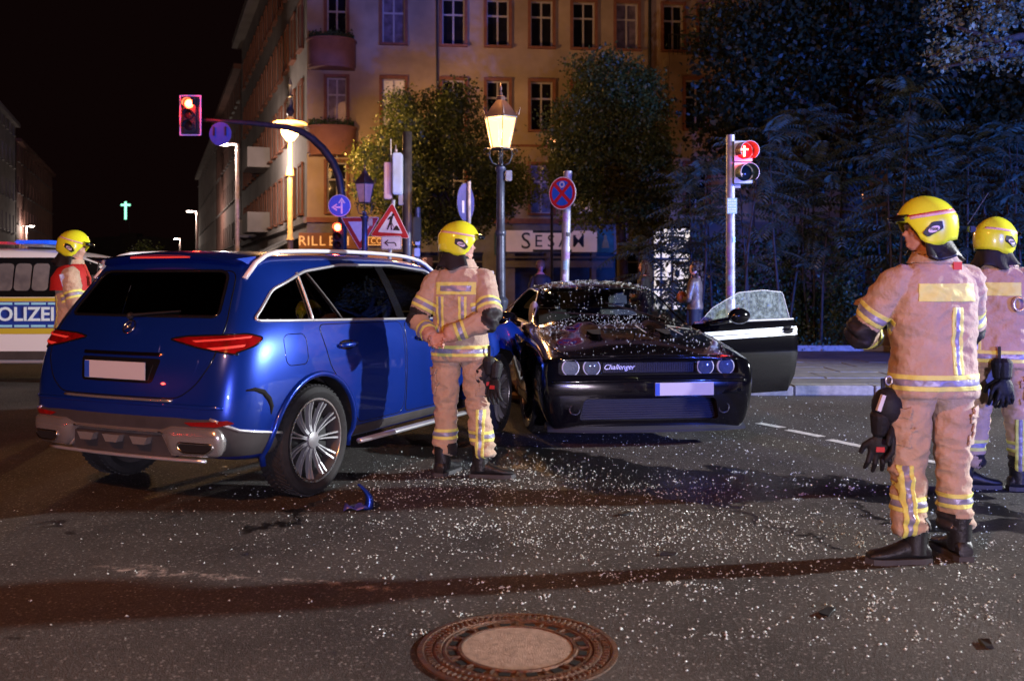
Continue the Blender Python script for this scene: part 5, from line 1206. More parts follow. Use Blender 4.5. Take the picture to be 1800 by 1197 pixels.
proj('rear_window', skC, 'B', rpoly([(-.63, 1.07), (.63, 1.07), (.51, 1.30), (-.51, 1.30)], .05), GLS_T, coupe, off=-.002, skirt=.004)
proj('quarter_window', skC, 'R', rpoly([(-1.42, 1.03), (-.78, 1.01), (-.85, 1.315), (-1.25, 1.16)], .04), GLS_D, coupe, off=-.004, skirt=.004)
ptube('window_trim', skC, 'R', csg, SILV, coupe, r=.008, off=.002)
# hood: power dome, scoops, stripes, lip
hood = rpoly([(1.02, -.80), (1.02, .80), (1.5, .83), (2.0, .80), (2.34, .72), (2.40, .3), (2.405, 0), (2.40, -.3), (2.34, -.72), (2.0, -.80), (1.5, -.83)], .05)
ptube('hood_gap', skC, 'T', hood, TRIMB, coupe, r=.005, off=.001)
hp = proj('hood', skC, 'T', hood, BLKP, coupe, off=.003, skirt=.008, step=.06)
for sy in (-1, 1):
    sc_ = rpoly([(1.12, sy * .24), (1.18, sy * .46), (1.75, sy * .42), (1.95, sy * .30), (1.70, sy * .22)], .05)
    proj('hood_scoop', skC, 'T', sc_, BLKP, hp, off=.006, skirt=.01, step=.03, dome=.030)
    proj('scoop_opening', skC, 'T', rpoly([(1.62, sy * .26), (1.60, sy * .40), (1.80, sy * .37), (1.84, sy * .30)], .02), HOLE, hp, off=.040, skirt=.004, step=.03)
STRIPE = mat('silver white tape stripe', (.40, .45, .47), .35, .1, var=.1)
proj('hood_stripe', skC, 'T', rpoly([(1.20, .50), (1.235, .72), (1.275, .72), (1.245, .50)], .01), STRIPE, hp, off=.006, skirt=.002, step=.04)
proj('hood_stripe', skC, 'T', rpoly([(1.25, .49), (1.25, .515), (1.62, .545), (1.62, .53)], .004), STRIPE, hp, off=.006, skirt=.002, step=.04)
proj('hood_stripe', skC, 'T', rpoly([(1.30, .15), (1.30, .165), (1.65, .185), (1.65, .17)], .004), STRIPE, hp, off=.006, skirt=.002, step=.04)
q = BM(); ptube('', skC, 'F', [(-.80, .742), (-.5, .757), (0, .767), (.5, .757), (.80, .742)], None, None, r=.010, off=.008, closed=False, q=q); obj('hood_lip', q, BLKP, coupe, smooth=True)
# grille, lamps
xg = 2.375
q = BM(); bx(q, (xg + .005, 0, .68), (.012, 1.58, .10)); gl_ = obj('grille', q, TRIMB, coupe)
q = BM()
for k in range(11): bx(q, (xg + .02, 0, .640 + k * .008), (.008, .80, .0025))
for k in range(40): bx(q, (xg + .019, -.40 + k * .0205, .68), (.006, .0025, .085))
tag(obj('grille_mesh', q, mat('dark grille mesh', (.03, .03, .035), .3, .4), gl_), kind='stuff')
q = BM(); tube(q, [Vector((xg + .04, y, z)) for y, z in rpoly([(-.43, .632), (.43, .632), (.43, .728), (-.43, .728)], .03)], .006, 6, closed=True); obj('grille_frame', q, TRIMB, gl_, smooth=True)
HALO = mat('halo ring lamp', (.8, .8, .9), .2, emis=(.55, .55, 1.0), es=.28); LREF = mat('headlamp reflector', (.45, .45, .6), .15, 1.0, emis=(.3, .3, 1), es=.03)
for y in (-.69, -.505, .505, .69):
    RM = Matrix.Translation((xg + .045, y, .685)) @ Matrix.Rotation(R(90), 4, 'Y')
    q = BM(); lathe(q, [(.074, -.03), (.075, .0), (.071, .004), (.068, -.002), (.069, -.03)], 28, RM, cap=False); hl = obj('headlight', q, HALO if abs(y) > 0 else HALO, coupe, smooth=40)
    q = BM(); lathe(q, [(.068, .0), (.055, -.018), (.050, -.014), (.036, -.026), (.030, -.012), (.020, -.004), (0, -.002)], 24, RM); obj('reflector', q, LREF, hl, smooth=40)
    q = BM(); lathe(q, [(.069, .003), (.045, .011), (0, .015)], 24, RM, cap=False); obj('lens', q, GLS_C, hl, smooth=True)
text('script_badge', 'Challenger', .062, mat('badge silver', (.55, .55, .6), .3, .8), coupe, (xg + .052, -.27, .686), rot=(R(90), 0, R(90)), depth=.004, shear=.35)
# lower bumper
q = BM(); ptube('', skC, 'F', [(-.86, .565), (-.4, .575), (0, .578), (.4, .575), (.86, .565)], None, None, r=.016, off=.004, closed=False, q=q); obj('bumper_crease', q, BLKP, coupe, smooth=True)
q = BM()
for k in range(9): bx(q, (2.40, 0, .25 + k * .02), (.02, 1.16, .006))
obj('lower_grille', q, BLACK, coupe)
for sy in (-1, 1):
    RM = Matrix.Translation((2.455, sy * .66, .33)) @ Matrix.Rotation(R(90), 4, 'Y') @ Matrix.Rotation(0, 4, 'X')
    q = BM(); lathe(q, [(.048, -.08), (.05, .0), (.042, .003), (.04, -.01), (0, -.012)], 20, RM); obj('fog_lamp', q, LREF, coupe, smooth=40)
rings = []; q = BM()
for c in [-1 + k / 12 for k in range(25)]:
    y = .885 * c; x0 = 2.455 - .12 * abs(c) ** 3; rings.append([q.verts.new(v) for v in ((x0 - .12, y, .195), (x0, y, .175), (x0 + .035, y, .150), (x0 + .03, y, .128), (x0 - .12, y, .125))])
for A, B in zip(rings, rings[1:]):
    for i in range(5): q.faces.new((A[i], A[(i + 1) % 5], B[(i + 1) % 5], B[i]))
q.faces.new(rings[0]); q.faces.new(rings[-1][::-1]); obj('chin_splitter', q, mat('satin grey splitter', (.05, .055, .065), .35, .2), coupe, smooth=35)
q = BM(); bx(q, (2.505, .29, .50), (.012, .52, .11)); pl = obj('number_plate', q, PLATE, coupe, bevel=.002); q = BM(); bx(q, (2.5125, .05, .50), (.003, .04, .105)); obj('blue_band', q, EUB, pl)
proj('side_marker', skC, 'R', rpoly([(2.02, .56), (2.16, .55), (2.15, .52), (2.02, .53)], .008), mat('amber marker', (.5, .15, .01), .3), coupe, off=.003, skirt=.006, step=.03)
# mirror on the closed side, wipers
q = BM(); sph(q, (.52, -1.03, 1.03), (.08, .12, .075), 14, 10); cy(q, (.55, -.88, .97), (.53, -.98, 1.0), .028, seg=8); obj('door_mirror', q, BLKP, coupe, smooth=True)
q = BM()
for y0 in (-.35, .25):
    a = skC.ray(Vector((1.07, y0 + .3, 3)), Vector((0, 0, -1)))[0] + Vector((0, 0, .02)); b = skC.ray(Vector((.80, y0 - .28, 3)), Vector((0, 0, -1)))[0] + Vector((0, 0, .02)); cy(q, a, b, .009, .006, 6)
obj('wiper', q, BLACK, coupe)
for x_, y_, o_ in ((-1.475, -.83, -1), (-1.475, .83, 1), (1.475, -.83, -1), (1.475, .83, 1)): wheel(coupe, (x_, y_, .358), o_, .357, .245, .265, 10, CLAD, steer=R(4) if x_ > 0 else 0)
st_ = seat(coupe, -.25, .40, .36, INTER2); seat(coupe, -.25, -.40, .36, INTER)
q = BM(); bx(q, (.66, 0, .84), (.34, 1.42, .13)); obj('dashboard', q, BLACK, coupe, bevel=.03)
q = BM(); ring = [Vector((.42 + .06 * math.sin(a), .40 + .17 * math.cos(a), .90 + .16 * math.sin(a))) for a in [2 * PI * k / 20 for k in range(20)]]; tube(q, ring, .014, 6, closed=True); obj('steering_wheel', q, BLACK, coupe, smooth=True)
AIRB = mat('deflated airbag cloth', (.50, .50, .48), .8, var=.2, vs=9, bump=.3, bs=20)
q = BM(); sph(q, (.40, -.72, 1.02), (.16, .05, .19), 14, 10); sph(q, (.62, -.50, .965), (.10, .18, .045), 14, 10)
for v in q.verts: v.co += v.normal * .02 * noise.noise(v.co * 14)
obj('airbag', q, AIRB, coupe, smooth=True)
q = BM(); bx(q, (.36, 0, 1.25), (.05, .22, .06)); obj('inner_mirror', q, BLACK, coupe, bevel=.015)
# open driver door (local +y side), hinge near x=.78
hx_, hy_ = .77, .93; dvec = math.radians(180 - 72)        # door direction in car space: closed = -x, opened towards +y
door = bpy.data.objects.new('driver_door', None); COL.objects.link(door); door.parent = coupe; door.location = (hx_, hy_, 0); door.rotation_euler = (0, 0, R(-70)); door['label'] = 'open driver door with pale stripes and crazed window'
# door local: extends along -x (closed); outer face +y
DL = 1.36; q = BM(); g = []
prof = [(.22, -.035), (.40, .005), (.62, .02), (.80, .018), (.90, -.01), (.965, -.05)]
outl = lambda u: (.0)
for i in range(15):
    u = i / 14; x = -DL * u; row = []
    for z, yo in prof:
        zz = z + (.02 * u if z > .9 else 0); xe = x + (.10 * ((.62 - z) / .4) ** 2 * (1 if z < .62 else 0) if i == 14 else 0); row.append(q.verts.new((xe, yo, zz)))
    g.append(row)
for i in range(14):
    for j in range(5): q.faces.new((g[i][j], g[i + 1][j], g[i + 1][j + 1], g[i][j + 1]))
DGREY = BLKP
dk = obj('door_skin', q, DGREY, door, smooth=True); sm = dk.modifiers.new('s', 'SOLIDIFY'); sm.thickness = .09; sm.offset = 0
sub = dk.modifiers.new('bv', 'BEVEL'); sub.width = .012; sub.segments = 2
q = BM()
for (a, b, z0, z1) in ((-.10, -DL + .01, .80, .835), (-.03, -DL + .01, .845, .885)):
    vs = [q.verts.new(v) for v in ((a, .066, z0), (b, .068, z0 + .035), (b, .055, z1 + .04), (a, .056, z1))]; q.faces.new(vs)
ds = obj('door_stripe', q, STRIPE, door); sm = ds.modifiers.new('s', 'SOLIDIFY'); sm.thickness = .004
q = BM(); pg = rpoly([(-.06, .97), (-DL + .03, .99), (-DL + .14, 1.30), (-.95, 1.325), (-.60, 1.30), (-.25, 1.14)], .03, 4); prism(q, pg, -.03, -.022)
CRAZ = bpy.data.materials.new('crazed safety glass'); CRAZ.use_nodes = True; n_ = CRAZ.node_tree.nodes; l_ = CRAZ.node_tree.links
pb = n_['Principled BSDF']; pb.inputs['Roughness'].default_value = .25; pb.inputs['Base Color'].default_value = (.55, .70, .64, 1)
tcn = n_.new('ShaderNodeTexCoord'); vo = n_.new('ShaderNodeTexVoronoi'); vo.feature = 'DISTANCE_TO_EDGE'; vo.inputs['Scale'].default_value = 70; l_.new(tcn.outputs['Object'], vo.inputs['Vector'])
nzz = n_.new('ShaderNodeTexNoise'); nzz.inputs['Scale'].default_value = 26; nzz.inputs['Detail'].default_value = 5; l_.new(tcn.outputs['Object'], nzz.inputs['Vector'])
m1 = n_.new('ShaderNodeMapRange'); m1.inputs['From Min'].default_value = .0; m1.inputs['From Max'].default_value = .09; m1.inputs['To Min'].default_value = .26; m1.inputs['To Max'].default_value = .03; l_.new(vo.outputs['Distance'], m1.inputs['Value'])
m2 = n_.new('ShaderNodeMapRange'); m2.inputs['From Min'].default_value = .42; m2.inputs['From Max'].default_value = .66; m2.inputs['To Max'].default_value = .16; l_.new(nzz.outputs['Fac'], m2.inputs['Value'])
ma = n_.new('ShaderNodeMath'); ma.operation = 'ADD'; l_.new(m1.outputs[0], ma.inputs[0]); l_.new(m2.outputs[0], ma.inputs[1]); l_.new(ma.outputs[0], pb.inputs['Alpha'])
obj('door_window', q, CRAZ, door, label='crazed green door glass')
q = BM(); tube(q, [Vector((x, -.026, z)) for x, z in pg], .005, 6, closed=True); obj('glass_edge', q, mat('pale glass edge', (.55, .6, .58), .3), door, smooth=True)
q = BM(); tube(q, [(-.0, -.01, .985), (-DL, -.01, 1.005)], .012, 6); obj('belt_trim', q, SILV, door)
q = BM(); sph(q, (-.42, .205, 1.06), (.135, .085, .085), 16, 10); cy(q, (-.12, .02, .97), (-.32, .16, 1.02), .032, seg=8); obj('door_mirror', q, BLKP, door, smooth=True)
q = BM(); sph(q, (-DL + .14, .060, .885), (.085, .012, .045), 14, 8); obj('handle_recess', q, HOLE, door, smooth=True)
q = BM(); tube(q, [(-DL + .06, .06, .893), (-DL + .10, .085, .90), (-DL + .18, .085, .90), (-DL + .22, .06, .893)], .013, 8); obj('handle', q, BLKP, door, smooth=True)
# crumpled black wing on the impact side
q = BM(); g = []
for i in range(13):
    row = []
    for j in range(7):
        u, v = i / 12, j / 6; row.append(q.verts.new((.95 + .75 * u, -.97 - .10 * math.sin(u * 6 + v * 3) * v, .30 + .58 * v + .05 * math.sin(u * 11) * v)))
    g.append(row)
for i in range(12):
    for j in range(6): q.faces.new((g[i][j], g[i + 1][j], g[i + 1][j + 1], g[i][j + 1]))
bw_ = obj('crumpled_wing', q, BLKP, coupe, smooth=True); sm = bw_.modifiers.new('s', 'SOLIDIFY'); sm.thickness = .005

# ================= police van
VY = 13.2
van = thing('van', 'white police van with blue POLIZEI lettering and yellow stripe parked at the far left', 'police van', (-7.00, VY + .95, 0), R(2.0))
st = []; zz = [.28, .48, .80, 1.08, 1.22, 1.52, 1.80]
def V7(x, w, z=None, dx=None): 
    z = z or zz; dx = dx or [0] * 7; st.append([(x + dx[k], w[k], z[k]) for k in range(7)])
V7(-2.42, [.80, .84, .86, .86, .85, .80, .72]); V7(-2.32, [.90, .93, .95, .95, .93, .87, .78]); V7(-1.5, [.92, .95, .96, .96, .94, .89, .80], zz[:6] + [1.84]); V7(-.2, [.92, .95, .96, .96, .94, .89, .80], zz[:6] + [1.85])
V7(.75, [.92, .95, .96, .96, .94, .88, .78], zz[:6] + [1.82]); V7(1.25, [.92, .95, .96, .96, .93, .86, .75], zz[:5] + [1.48, 1.66], [0, 0, 0, 0, 0, .05, .02]); V7(1.75, [.92, .95, .96, .95, .91, .80, .70], zz[:4] + [1.18, 1.26, 1.34], [0, 0, 0, 0, 0, .04, .02])
V7(2.05, [.90, .93, .94, .92, .86, .75, .6], zz[:3] + [1.0, 1.06, 1.10, 1.12]); V7(2.5, [.85, .88, .88, .85, .78, .66, .5], [.28, .45, .72, .86, .93, .96, .98]); V7(2.65, [.74, .78, .78, .74, .68, .56, .42], [.30, .45, .68, .80, .86, .88, .89])
rawv = boxgrid('van_raw', st, CS, [.05] * 5 + [.05, .04, .03, .03, .02], [.03] * 7, [.06] * 7, None, 2); skV = Skin(rawv)
bv = boolop(rawv.copy(), [cyly(xx, .34, .40, sy * .62, sy * 1.25, 32) for xx in (-1.5, 1.6) for sy in (-1, 1)], VANW, BLACK); fixnormals(bv, skV); obj('body', bv, None, van)
proj('window_band', skV, 'R', rpoly([(-2.28, 1.20), (1.75, 1.20), (1.30, 1.62), (.95, 1.74), (-2.28, 1.74)], .06), TRIMB, van, off=.004, skirt=.006)
proj('windscreen', skV, 'F', rpoly([(-.78, 1.22), (.78, 1.22), (.66, 1.75), (-.66, 1.75)], .06), TRIMB, van, off=.004, skirt=.006)
VG = mat('blotchy van window with painted light', (.10, .10, .11), .5, var2=(.22, .21, .20), vs=5)  # lit look of the glass put into blotchy grey tones
for x in (-.60, -.10, .42): pass
for x0 in (-.99, -.73, -.47, -.21, .02, .26, .50): proj('side_window', skV, 'R', rrect(.215, .37, .05, 4, cx=x0, cz=1.47), VG, van, off=.010, skirt=.004, step=.06)
proj('yellow_stripe', skV, 'R', rrect(4.2, .05, .005, 1, cx=-.2, cz=1.165), mat('fluorescent yellow film', (.62, .50, .04), .5), van, off=.009, skirt=.002, step=.12)
proj('yellow_stripe', skV, 'R', rrect(4.2, .08, .005, 1, cx=-.2, cz=.735), mat('fluorescent yellow film', (.62, .50, .04), .5), van, off=.004, skirt=.002, step=.12)
proj('blue_panel', skV, 'R', rrect(4.0, .36, .005, 1, cx=-.3, cz=.955), mat('police blue film', (.01, .05, .36), .45), van, off=.004, skirt=.002, step=.12)
LB = mat('pale blue film with added glow', (.35, .75, .95), .4, emis=(.3, .8, 1), es=.06); WT = mat('white letters with added glow', (.75, .9, .98), .4, emis=(.5, .8, 1), es=.10)  # faint glow put into both films in place of reflected light
q = BM(); q2 = None
for zc_ in (1.11, .805):
    for k in range(18):
        x = -2.2 + .225 * k; h = skV.ray(Vector((x, -3, zc_)), Vector((0, 1, 0)))[0]; bx(q, (x, h.y - .008, zc_), (.195, .004, .03))
obj('reflective_dash', q, LB, van)
me_ = text_mesh('POLIZEI', .262, depth=.004, bold=.006); me_.materials.clear(); me_.materials.append(WT); hq = skV.ray(Vector((0, -3, .99)), Vector((0, 1, 0)))[0]
VTX = bpy.data.objects.new('lettering', me_); COL.objects.link(VTX); VTX.parent = van; VTX.location = (.27, hq.y - .012, .958); VTX.rotation_euler = (R(90), 0, 0); VTX.scale = (1.0, 1, 1)
q = BM(); bx(q, (0, -.93, .40), (3.9, .04, .12)); obj('sill_cladding', q, CLAD, van)
for x_, y_, o_ in ((-1.5, -.82, -1), (-1.5, .82, 1), (1.6, -.82, -1), (1.6, .82, 1)): wheel(van, (x_, y_, .335), o_, .335, .21, .22, 8, CLAD)
q = BM(); bx(q, (.25, 0, 1.925), (.30, 1.15, .05)); lbh = obj('light_bar', q, POLE, van, bevel=.02)
q = BM(); bx(q, (.25, -.34, 1.965), (.5, .52, .05)); obj('blue_beacon', q, mat('blue beacon plastic', (.01, .08, .6), .15, emis=(.02, .12, 1), es=.55), lbh, bevel=.02)
q = BM(); bx(q, (-.22, -.34, 1.955), (.2, .4, .03)); obj('red_beacon', q, mat('red beacon plastic', (.4, .03, .05), .2, emis=(1, .1, .15), es=.2), lbh, bevel=.01)
# ------------------------------------------------------------------ people
TURN = mat('beige turnout fabric', (.50, .36, .25), .8, var=.14, vs=6, bump=.5, bs=38, sheen=.2)
YEL = mat('fluorescent yellow tape', (.78, .80, .20), .6, var=.08, vs=20, bump=.15, bs=60)
TAPE = mat('silver reflective tape', (.33, .33, .46), .4, .25, var=.1, vs=20, bump=.15, bs=60)
HELM = mat('fluorescent yellow helmet', (.78, .86, .03), .28, coat=.7, coatr=.08, var=.03)
HOOD = mat('black hood cloth', (.012, .011, .014), .75, var=.3, vs=10, bump=.2)
LEATH = mat('black boot leather', (.016, .016, .018), .42, var=.4, vs=14, bump=.25, bs=60)
GLOVE = mat('black glove fabric', (.010, .010, .012), .65, var=.4, vs=14, bump=.3, bs=50)
GLRED = mat('red glove patch', (.55, .04, .04), .6); REDV = mat('red vest cloth', (.48, .02, .02), .7, var=.1, bump=.2)
BADGE = mat('pale oval badge', (.70, .60, .68), .5); PINKT = mat('pinkish helmet stripe', (.72, .45, .40), .4); KNEE = mat('dark kneepad', (.02, .018, .02), .6, bump=.2)
HAIRB = mat('dark brown hair', (.020, .010, .007), .5, var=.5, vs=40, bump=.6, bs=90)
V = Vector
def loftz(bm, rows, seg=28, pw=2.4):
    rings = []
    for z, cx, cy_, rx, ry in rows:
        r = []
        for k in range(seg):
            a = 2 * PI * k / seg; c, s = math.cos(a), math.sin(a)
            r.append(bm.verts.new((cx + rx * math.copysign(abs(c) ** (2 / pw), c), cy_ + ry * math.copysign(abs(s) ** (2 / pw), s), z)))
        rings.append(r)
    for A, B in zip(rings, rings[1:]):
        for k in range(seg): bm.faces.new((A[k], A[(k + 1) % seg], B[(k + 1) % seg], B[k]))
    bm.faces.new(rings[0][::-1]); bm.faces.new(rings[-1]); return bm
def limb(bm, pts, rs, seg=16, n=5):
    """smooth tapered limb through joints with rounded ends"""
    P = [V(p) for p in pts]; out = []; rr = []
    for i in range(len(P) - 1):
        for k in range(n):
            t = k / n; out.append(P[i].lerp(P[i + 1], t)); rr.append(rs[i] * (1 - t) + rs[i + 1] * t)
    out.append(P[-1]); rr.append(rs[-1])
    for _ in range(2):
        o2 = [out[0]] + [(out[i - 1] + out[i] * 2 + out[i + 1]) / 4 for i in range(1, len(out) - 1)] + [out[-1]]; out = o2
    d0 = (out[0] - out[1]).normalized(); d1 = (out[-1] - out[-2]).normalized()
    out = [out[0] + d0 * rr[0] * .5] + out + [out[-1] + d1 * rr[-1] * .25]; rr = [rr[0] * .6] + rr + [rr[-1] * .8]
    return tube(bm, out, rr, seg)
def hand(bm, w, d, n, curl=.6, side=1, s=1.0):
    """w wrist, d pointing direction, n palm normal (fingers curl toward n)"""
    d = V(d).normalized(); n = V(n); n = (n - d * n.dot(d)).normalized(); t = d.cross(n) * side; w = V(w)
    M = Matrix((( t.x, n.x, d.x, 0), (t.y, n.y, d.y, 0), (t.z, n.z, d.z, 0), (0, 0, 0, 1)))
    sph(bm, w + d * .045 * s, (.041 * s, .017 * s, .055 * s), 12, 8, M); sph(bm, w + d * .015, (.03 * s, .022 * s, .035 * s), 10, 6, M)
    for k, (x, L) in enumerate(((-.031, .068), (-.011, .078), (.011, .074), (.030, .058))):
        p = w + (d * .082 + t * x) * s; pts = [p - d * .03 * s]; a = .15; cur = p
        for j, l in enumerate((.42, .33, .25)):
            pts.append(cur); a += curl * (.55 + .12 * k); cur = cur + (d * math.cos(a) + n * math.sin(a)) * L * l * s
        pts.append(cur); tube(bm, pts, [.0088 * s, .0092 * s, .0086 * s, .0080 * s, .0068 * s], 8)
    tp = w + (d * .02 - t * .032) * s; tube(bm, [tp, tp + (d * .025 - t * .018 + n * .008) * s, tp + (d * .052 - t * .020 + n * .020 * (1 + curl)) * s, tp + (d * .072 - t * .012 + n * .030 * (1 + curl)) * s], [.013 * s, .0115 * s, .0098 * s, .0078 * s], 8)
def headshape(bm, M, female=False):
    def S(c, r, u=18, v=12, rot=None): sph(bm, (0, 0, 0), (1, 1, 1), u, v, M @ Matrix.Translation(V(c)) @ (rot or Matrix.Identity(4)) @ Matrix.Diagonal((*r, 1)))
    S((0, -.012, .030), (.074, .094, .092)); S((0, .022, -.025), (.060, .066, .085)); S((0, .050, -.078), (.034, .030, .030)); S((0, .035, -.065), (.050, .042, .032))
    S((0, .083, -.006), (.011, .014, .026), 10, 8); S((0, .096, -.022), (.013, .015, .011), 10, 8); S((0, .080, .026), (.050, .016, .012), 12, 8)
    S((0, .084, -.046), (.021, .010, .006), 10, 6); S((0, .082, -.056), (.018, .010, .007), 10, 6); S((0, .078, -.078), (.016, .014, .013), 10, 6)
    for sx in (-1, 1):
        S((sx * .036, .062, -.012), (.022, .022, .022), 10, 8); S((sx * .074, -.010, -.008), (.010, .020, .032), 10, 8, Matrix.Rotation(R(-12), 4, 'X')); S((sx * .029, .078, .008), (.012, .007, .007), 10, 6)
def remesh(bm, vox, smooth=2):
    bmesh.ops.recalc_face_normals(bm, faces=bm.faces); me = bpy.data.meshes.new('t'); bm.to_mesh(me); bm.free()
    o = bpy.data.objects.new('t', me); COL.objects.link(o); r = o.modifiers.new('r', 'REMESH'); r.mode = 'VOXEL'; r.voxel_size = vox
    if smooth: s = o.modifiers.new('s', 'SMOOTH'); s.iterations = smooth; s.factor = .5
    dg = bpy.context.evaluated_depsgraph_get(); out = bpy.data.meshes.new_from_object(o.evaluated_get(dg)); bpy.data.objects.remove(o); return out
def segdist(p, a, b):
    ab = b - a; t = max(0, min(1, (p - a).dot(ab) / ab.length_squared)); return (p - a - ab * t).length
def patch(name, src, planes, m, parent, off=.004, pred=None, th=.003, label=None, one=False):
    b = src.copy()
    if pred: bmesh.ops.delete(b, geom=[f for f in b.faces if not pred(f.calc_center_median(), f.normal)], context='FACES')
    for co, no in planes:
        bmesh.ops.bisect_plane(b, geom=b.verts[:] + b.edges[:] + b.faces[:], plane_co=co, plane_no=no, clear_outer=True, dist=1e-5)
    if not b.faces: b.free(); return None
    if one:
        seen = set(); best = []
        for f in b.faces:
            if f in seen: continue
            st_ = [f]; seen.add(f); isl = []
            while st_:
                g_ = st_.pop(); isl.append(g_)
                for e_ in g_.edges:
                    for h_ in e_.link_faces:
                        if h_ not in seen: seen.add(h_); st_.append(h_)
            if len(isl) > len(best): best = isl
        bs_ = set(best); bmesh.ops.delete(b, geom=[f for f in b.faces if f not in bs_], context='FACES')
    b.normal_update(); ns = [(v, v.normal.copy()) for v in b.verts]
    for v, n_ in ns: v.co += n_ * off
    me = bpy.data.meshes.new(name); b.to_mesh(me); b.free(); me.shade_smooth(); me.materials.clear(); me.materials.append(m)
    for p in me.polygons: p.material_index = 0
    o = obj(name, me, None, parent, label=label)
    if th: s = o.modifiers.new('s', 'SOLIDIFY'); s.thickness = th; s.offset = -1
    return o
def helmet(parent, M, stripe_red=False, vest=None, flap='cloth', flapdir=0):
    h = bpy.data.objects.new('helmet', None); COL.objects.link(h); h.parent = parent; h.matrix_local = M; h.empty_display_size = .05
    na, nt = 56, 16; q = BM(); g = []
    def zl(a):      # a=0 front, pi back
        c = math.degrees(abs(a)); pts = [(0, .030), (38, .024), (52, -.012), (66, -.066), (82, -.100), (104, -.092), (125, -.070), (150, -.062), (180, -.060)]
        for (x0, y0), (x1, y1) in zip(pts, pts[1:]):
            if x0 <= c <= x1: t = (c - x0) / (x1 - x0); t = t * t * (3 - 2 * t); return y0 + (y1 - y0) * t
    def P(a, z):
        # vertical profile: dome above .02
        zt = .158; k = max(0, min(1, (z - .0) / zt)); rad = math.sqrt(max(0, 1 - k ** 2.3)); low = 1 - .10 * max(0, -z / .1) ** 1.5
        c, s = math.cos(a), math.sin(a); ry = .150 if c > 0 else .160; x = .124 * s * rad * low; y = (ry * c - .008) * rad * low
        crest = .008 * math.exp(-(x / .035) ** 2) * (k ** .6); side_ridge = .004 * math.exp(-((z - .055) / .014) ** 2)
        return V((x * (1 + side_ridge / .12), y * (1 + side_ridge / .15), z + crest))
    for i in range(nt + 1):
        row = []
        for k in range(na):
            a = -PI + 2 * PI * k / na; t = i / nt; z0 = zl(a); z = z0 + (.158 - z0) * (1 - (1 - t) ** 1.0) if False else z0 + (.1578 - z0) * math.sin(t * PI / 2) ** 1.0
            row.append(q.verts.new(P(a, z)))
        g.append(row)
    for i in range(nt):
        for k in range(na): q.faces.new((g[i][k], g[i][(k + 1) % na], g[i + 1][(k + 1) % na], g[i + 1][k]))
    q.faces.new(g[nt]); src = q.copy(); sh = obj('shell', q, HELM, h, smooth=55); s = sh.modifiers.new('s', 'SOLIDIFY'); s.thickness = .008; s.offset = -1
    src.normal_update(); bmesh.ops.recalc_face_normals(src, faces=src.faces)
    tn = V((0, -.20, 1)).normalized()
    # reflective side stripe, slightly tilted upward to the back
    patch('reflective_stripe', src, [(V((0, 0, .070)), V((0, .16, 1)).normalized()), (V((0, 0, .055)), -V((0, .16, 1)).normalized()), (V((0, .10, 0)), V((0, 1, 0)))], PINKT, h, .0012, lambda c, n_: abs(c.x) > .03, .001)
    if stripe_red: patch('red_line', src, [(V((0, 0, .077)), V((0, .16, 1)).normalized()), (V((0, 0, .0705)), -V((0, .16, 1)).normalized()), (V((0, .11, 0)), V((0, 1, 0)))], SRED, h, .0014, lambda c, n_: abs(c.x) > .03, .001)
    for sx in (-1, 1):
        # black side module with oval badge
        pl = rpoly([(.050, -.030), (.004, .024), (-.044, .030), (-.050, -.008), (.024, -.052)], .008)
        q = BM(); vs = []
        pos = lambda y, z: V((sx * .1265 * math.sqrt(max(.05, 1 - (y / .158) ** 2)) * (1 - .09 * max(0, -z / .1) ** 1.5) * (1 - .5 * max(0, z / .158) ** 2.3), y, z))
        def nrm(y, z): return (pos(y + .002, z) - pos(y, z)).cross(pos(y, z + .002) - pos(y, z)).normalized() * (1 if sx > 0 else -1)
        f = [q.verts.new(pos(y, z) + nrm(y, z) * .006) for y, z in pl]; b2 = [q.verts.new(pos(y, z) - nrm(y, z) * .004) for y, z in pl]
        q.faces.new(f); n_ = len(pl)
        for i in range(n_): q.faces.new((f[i], b2[i], b2[(i + 1) % n_], f[(i + 1) % n_]))
        md = obj('side_module', q, BLACK, h)
        q = BM(); ov = [(-.002 + .028 * math.cos(a) , -.012 + .0155 * math.sin(a) - .008 * math.cos(a)) for a in [2 * PI * i / 20 for i in range(20)]]
        q.faces.new([q.verts.new(pos(y, z) + nrm(y, z) * .0085) for y, z in ov]); obj('badge', q, BADGE, md)
        me_ = text_mesh('F500', .020, depth=.0006, bold=.0005); me_.materials.clear(); me_.materials.append(SBLACK); N_ = nrm(-.002, -.012); X_ = V((0, sx * 1.0, 0)); X_ = (X_ - N_ * X_.dot(N_)).normalized(); Y_ = N_.cross(X_); C_ = pos(-.002, -.012) + N_ * .0105
        tx = obj('badge_number', me_, None, md); tx.matrix_local = Matrix(((X_.x, Y_.x, N_.x, C_.x), (X_.y, Y_.y, N_.y, C_.y), (X_.z, Y_.z, N_.z, C_.z), (0, 0, 0, 1)))
    # folded visor at the brow + lamp clip
    q = BM(); r1 = []; r2 = []; r3 = []
    for k in range(13):
        a = R(-44) + R(88) * k / 12; r1.append(q.verts.new(V((.120 * math.sin(a), .148 * math.cos(a), .066)))); r2.append(q.verts.new(V((.128 * math.sin(a), .185 * math.cos(a), .050)))); r3.append(q.verts.new(V((.124 * math.sin(a), .178 * math.cos(a), .030))))
    for A, B in ((r1, r2), (r2, r3)):
        for k in range(12): q.faces.new((A[k], A[k + 1], B[k + 1], B[k]))
    vz = obj('visor', q, TRIMB, h, smooth=True); s = vz.modifiers.new('s', 'SOLIDIFY'); s.thickness = .004
    # neck protector
    q = BM(); g = []
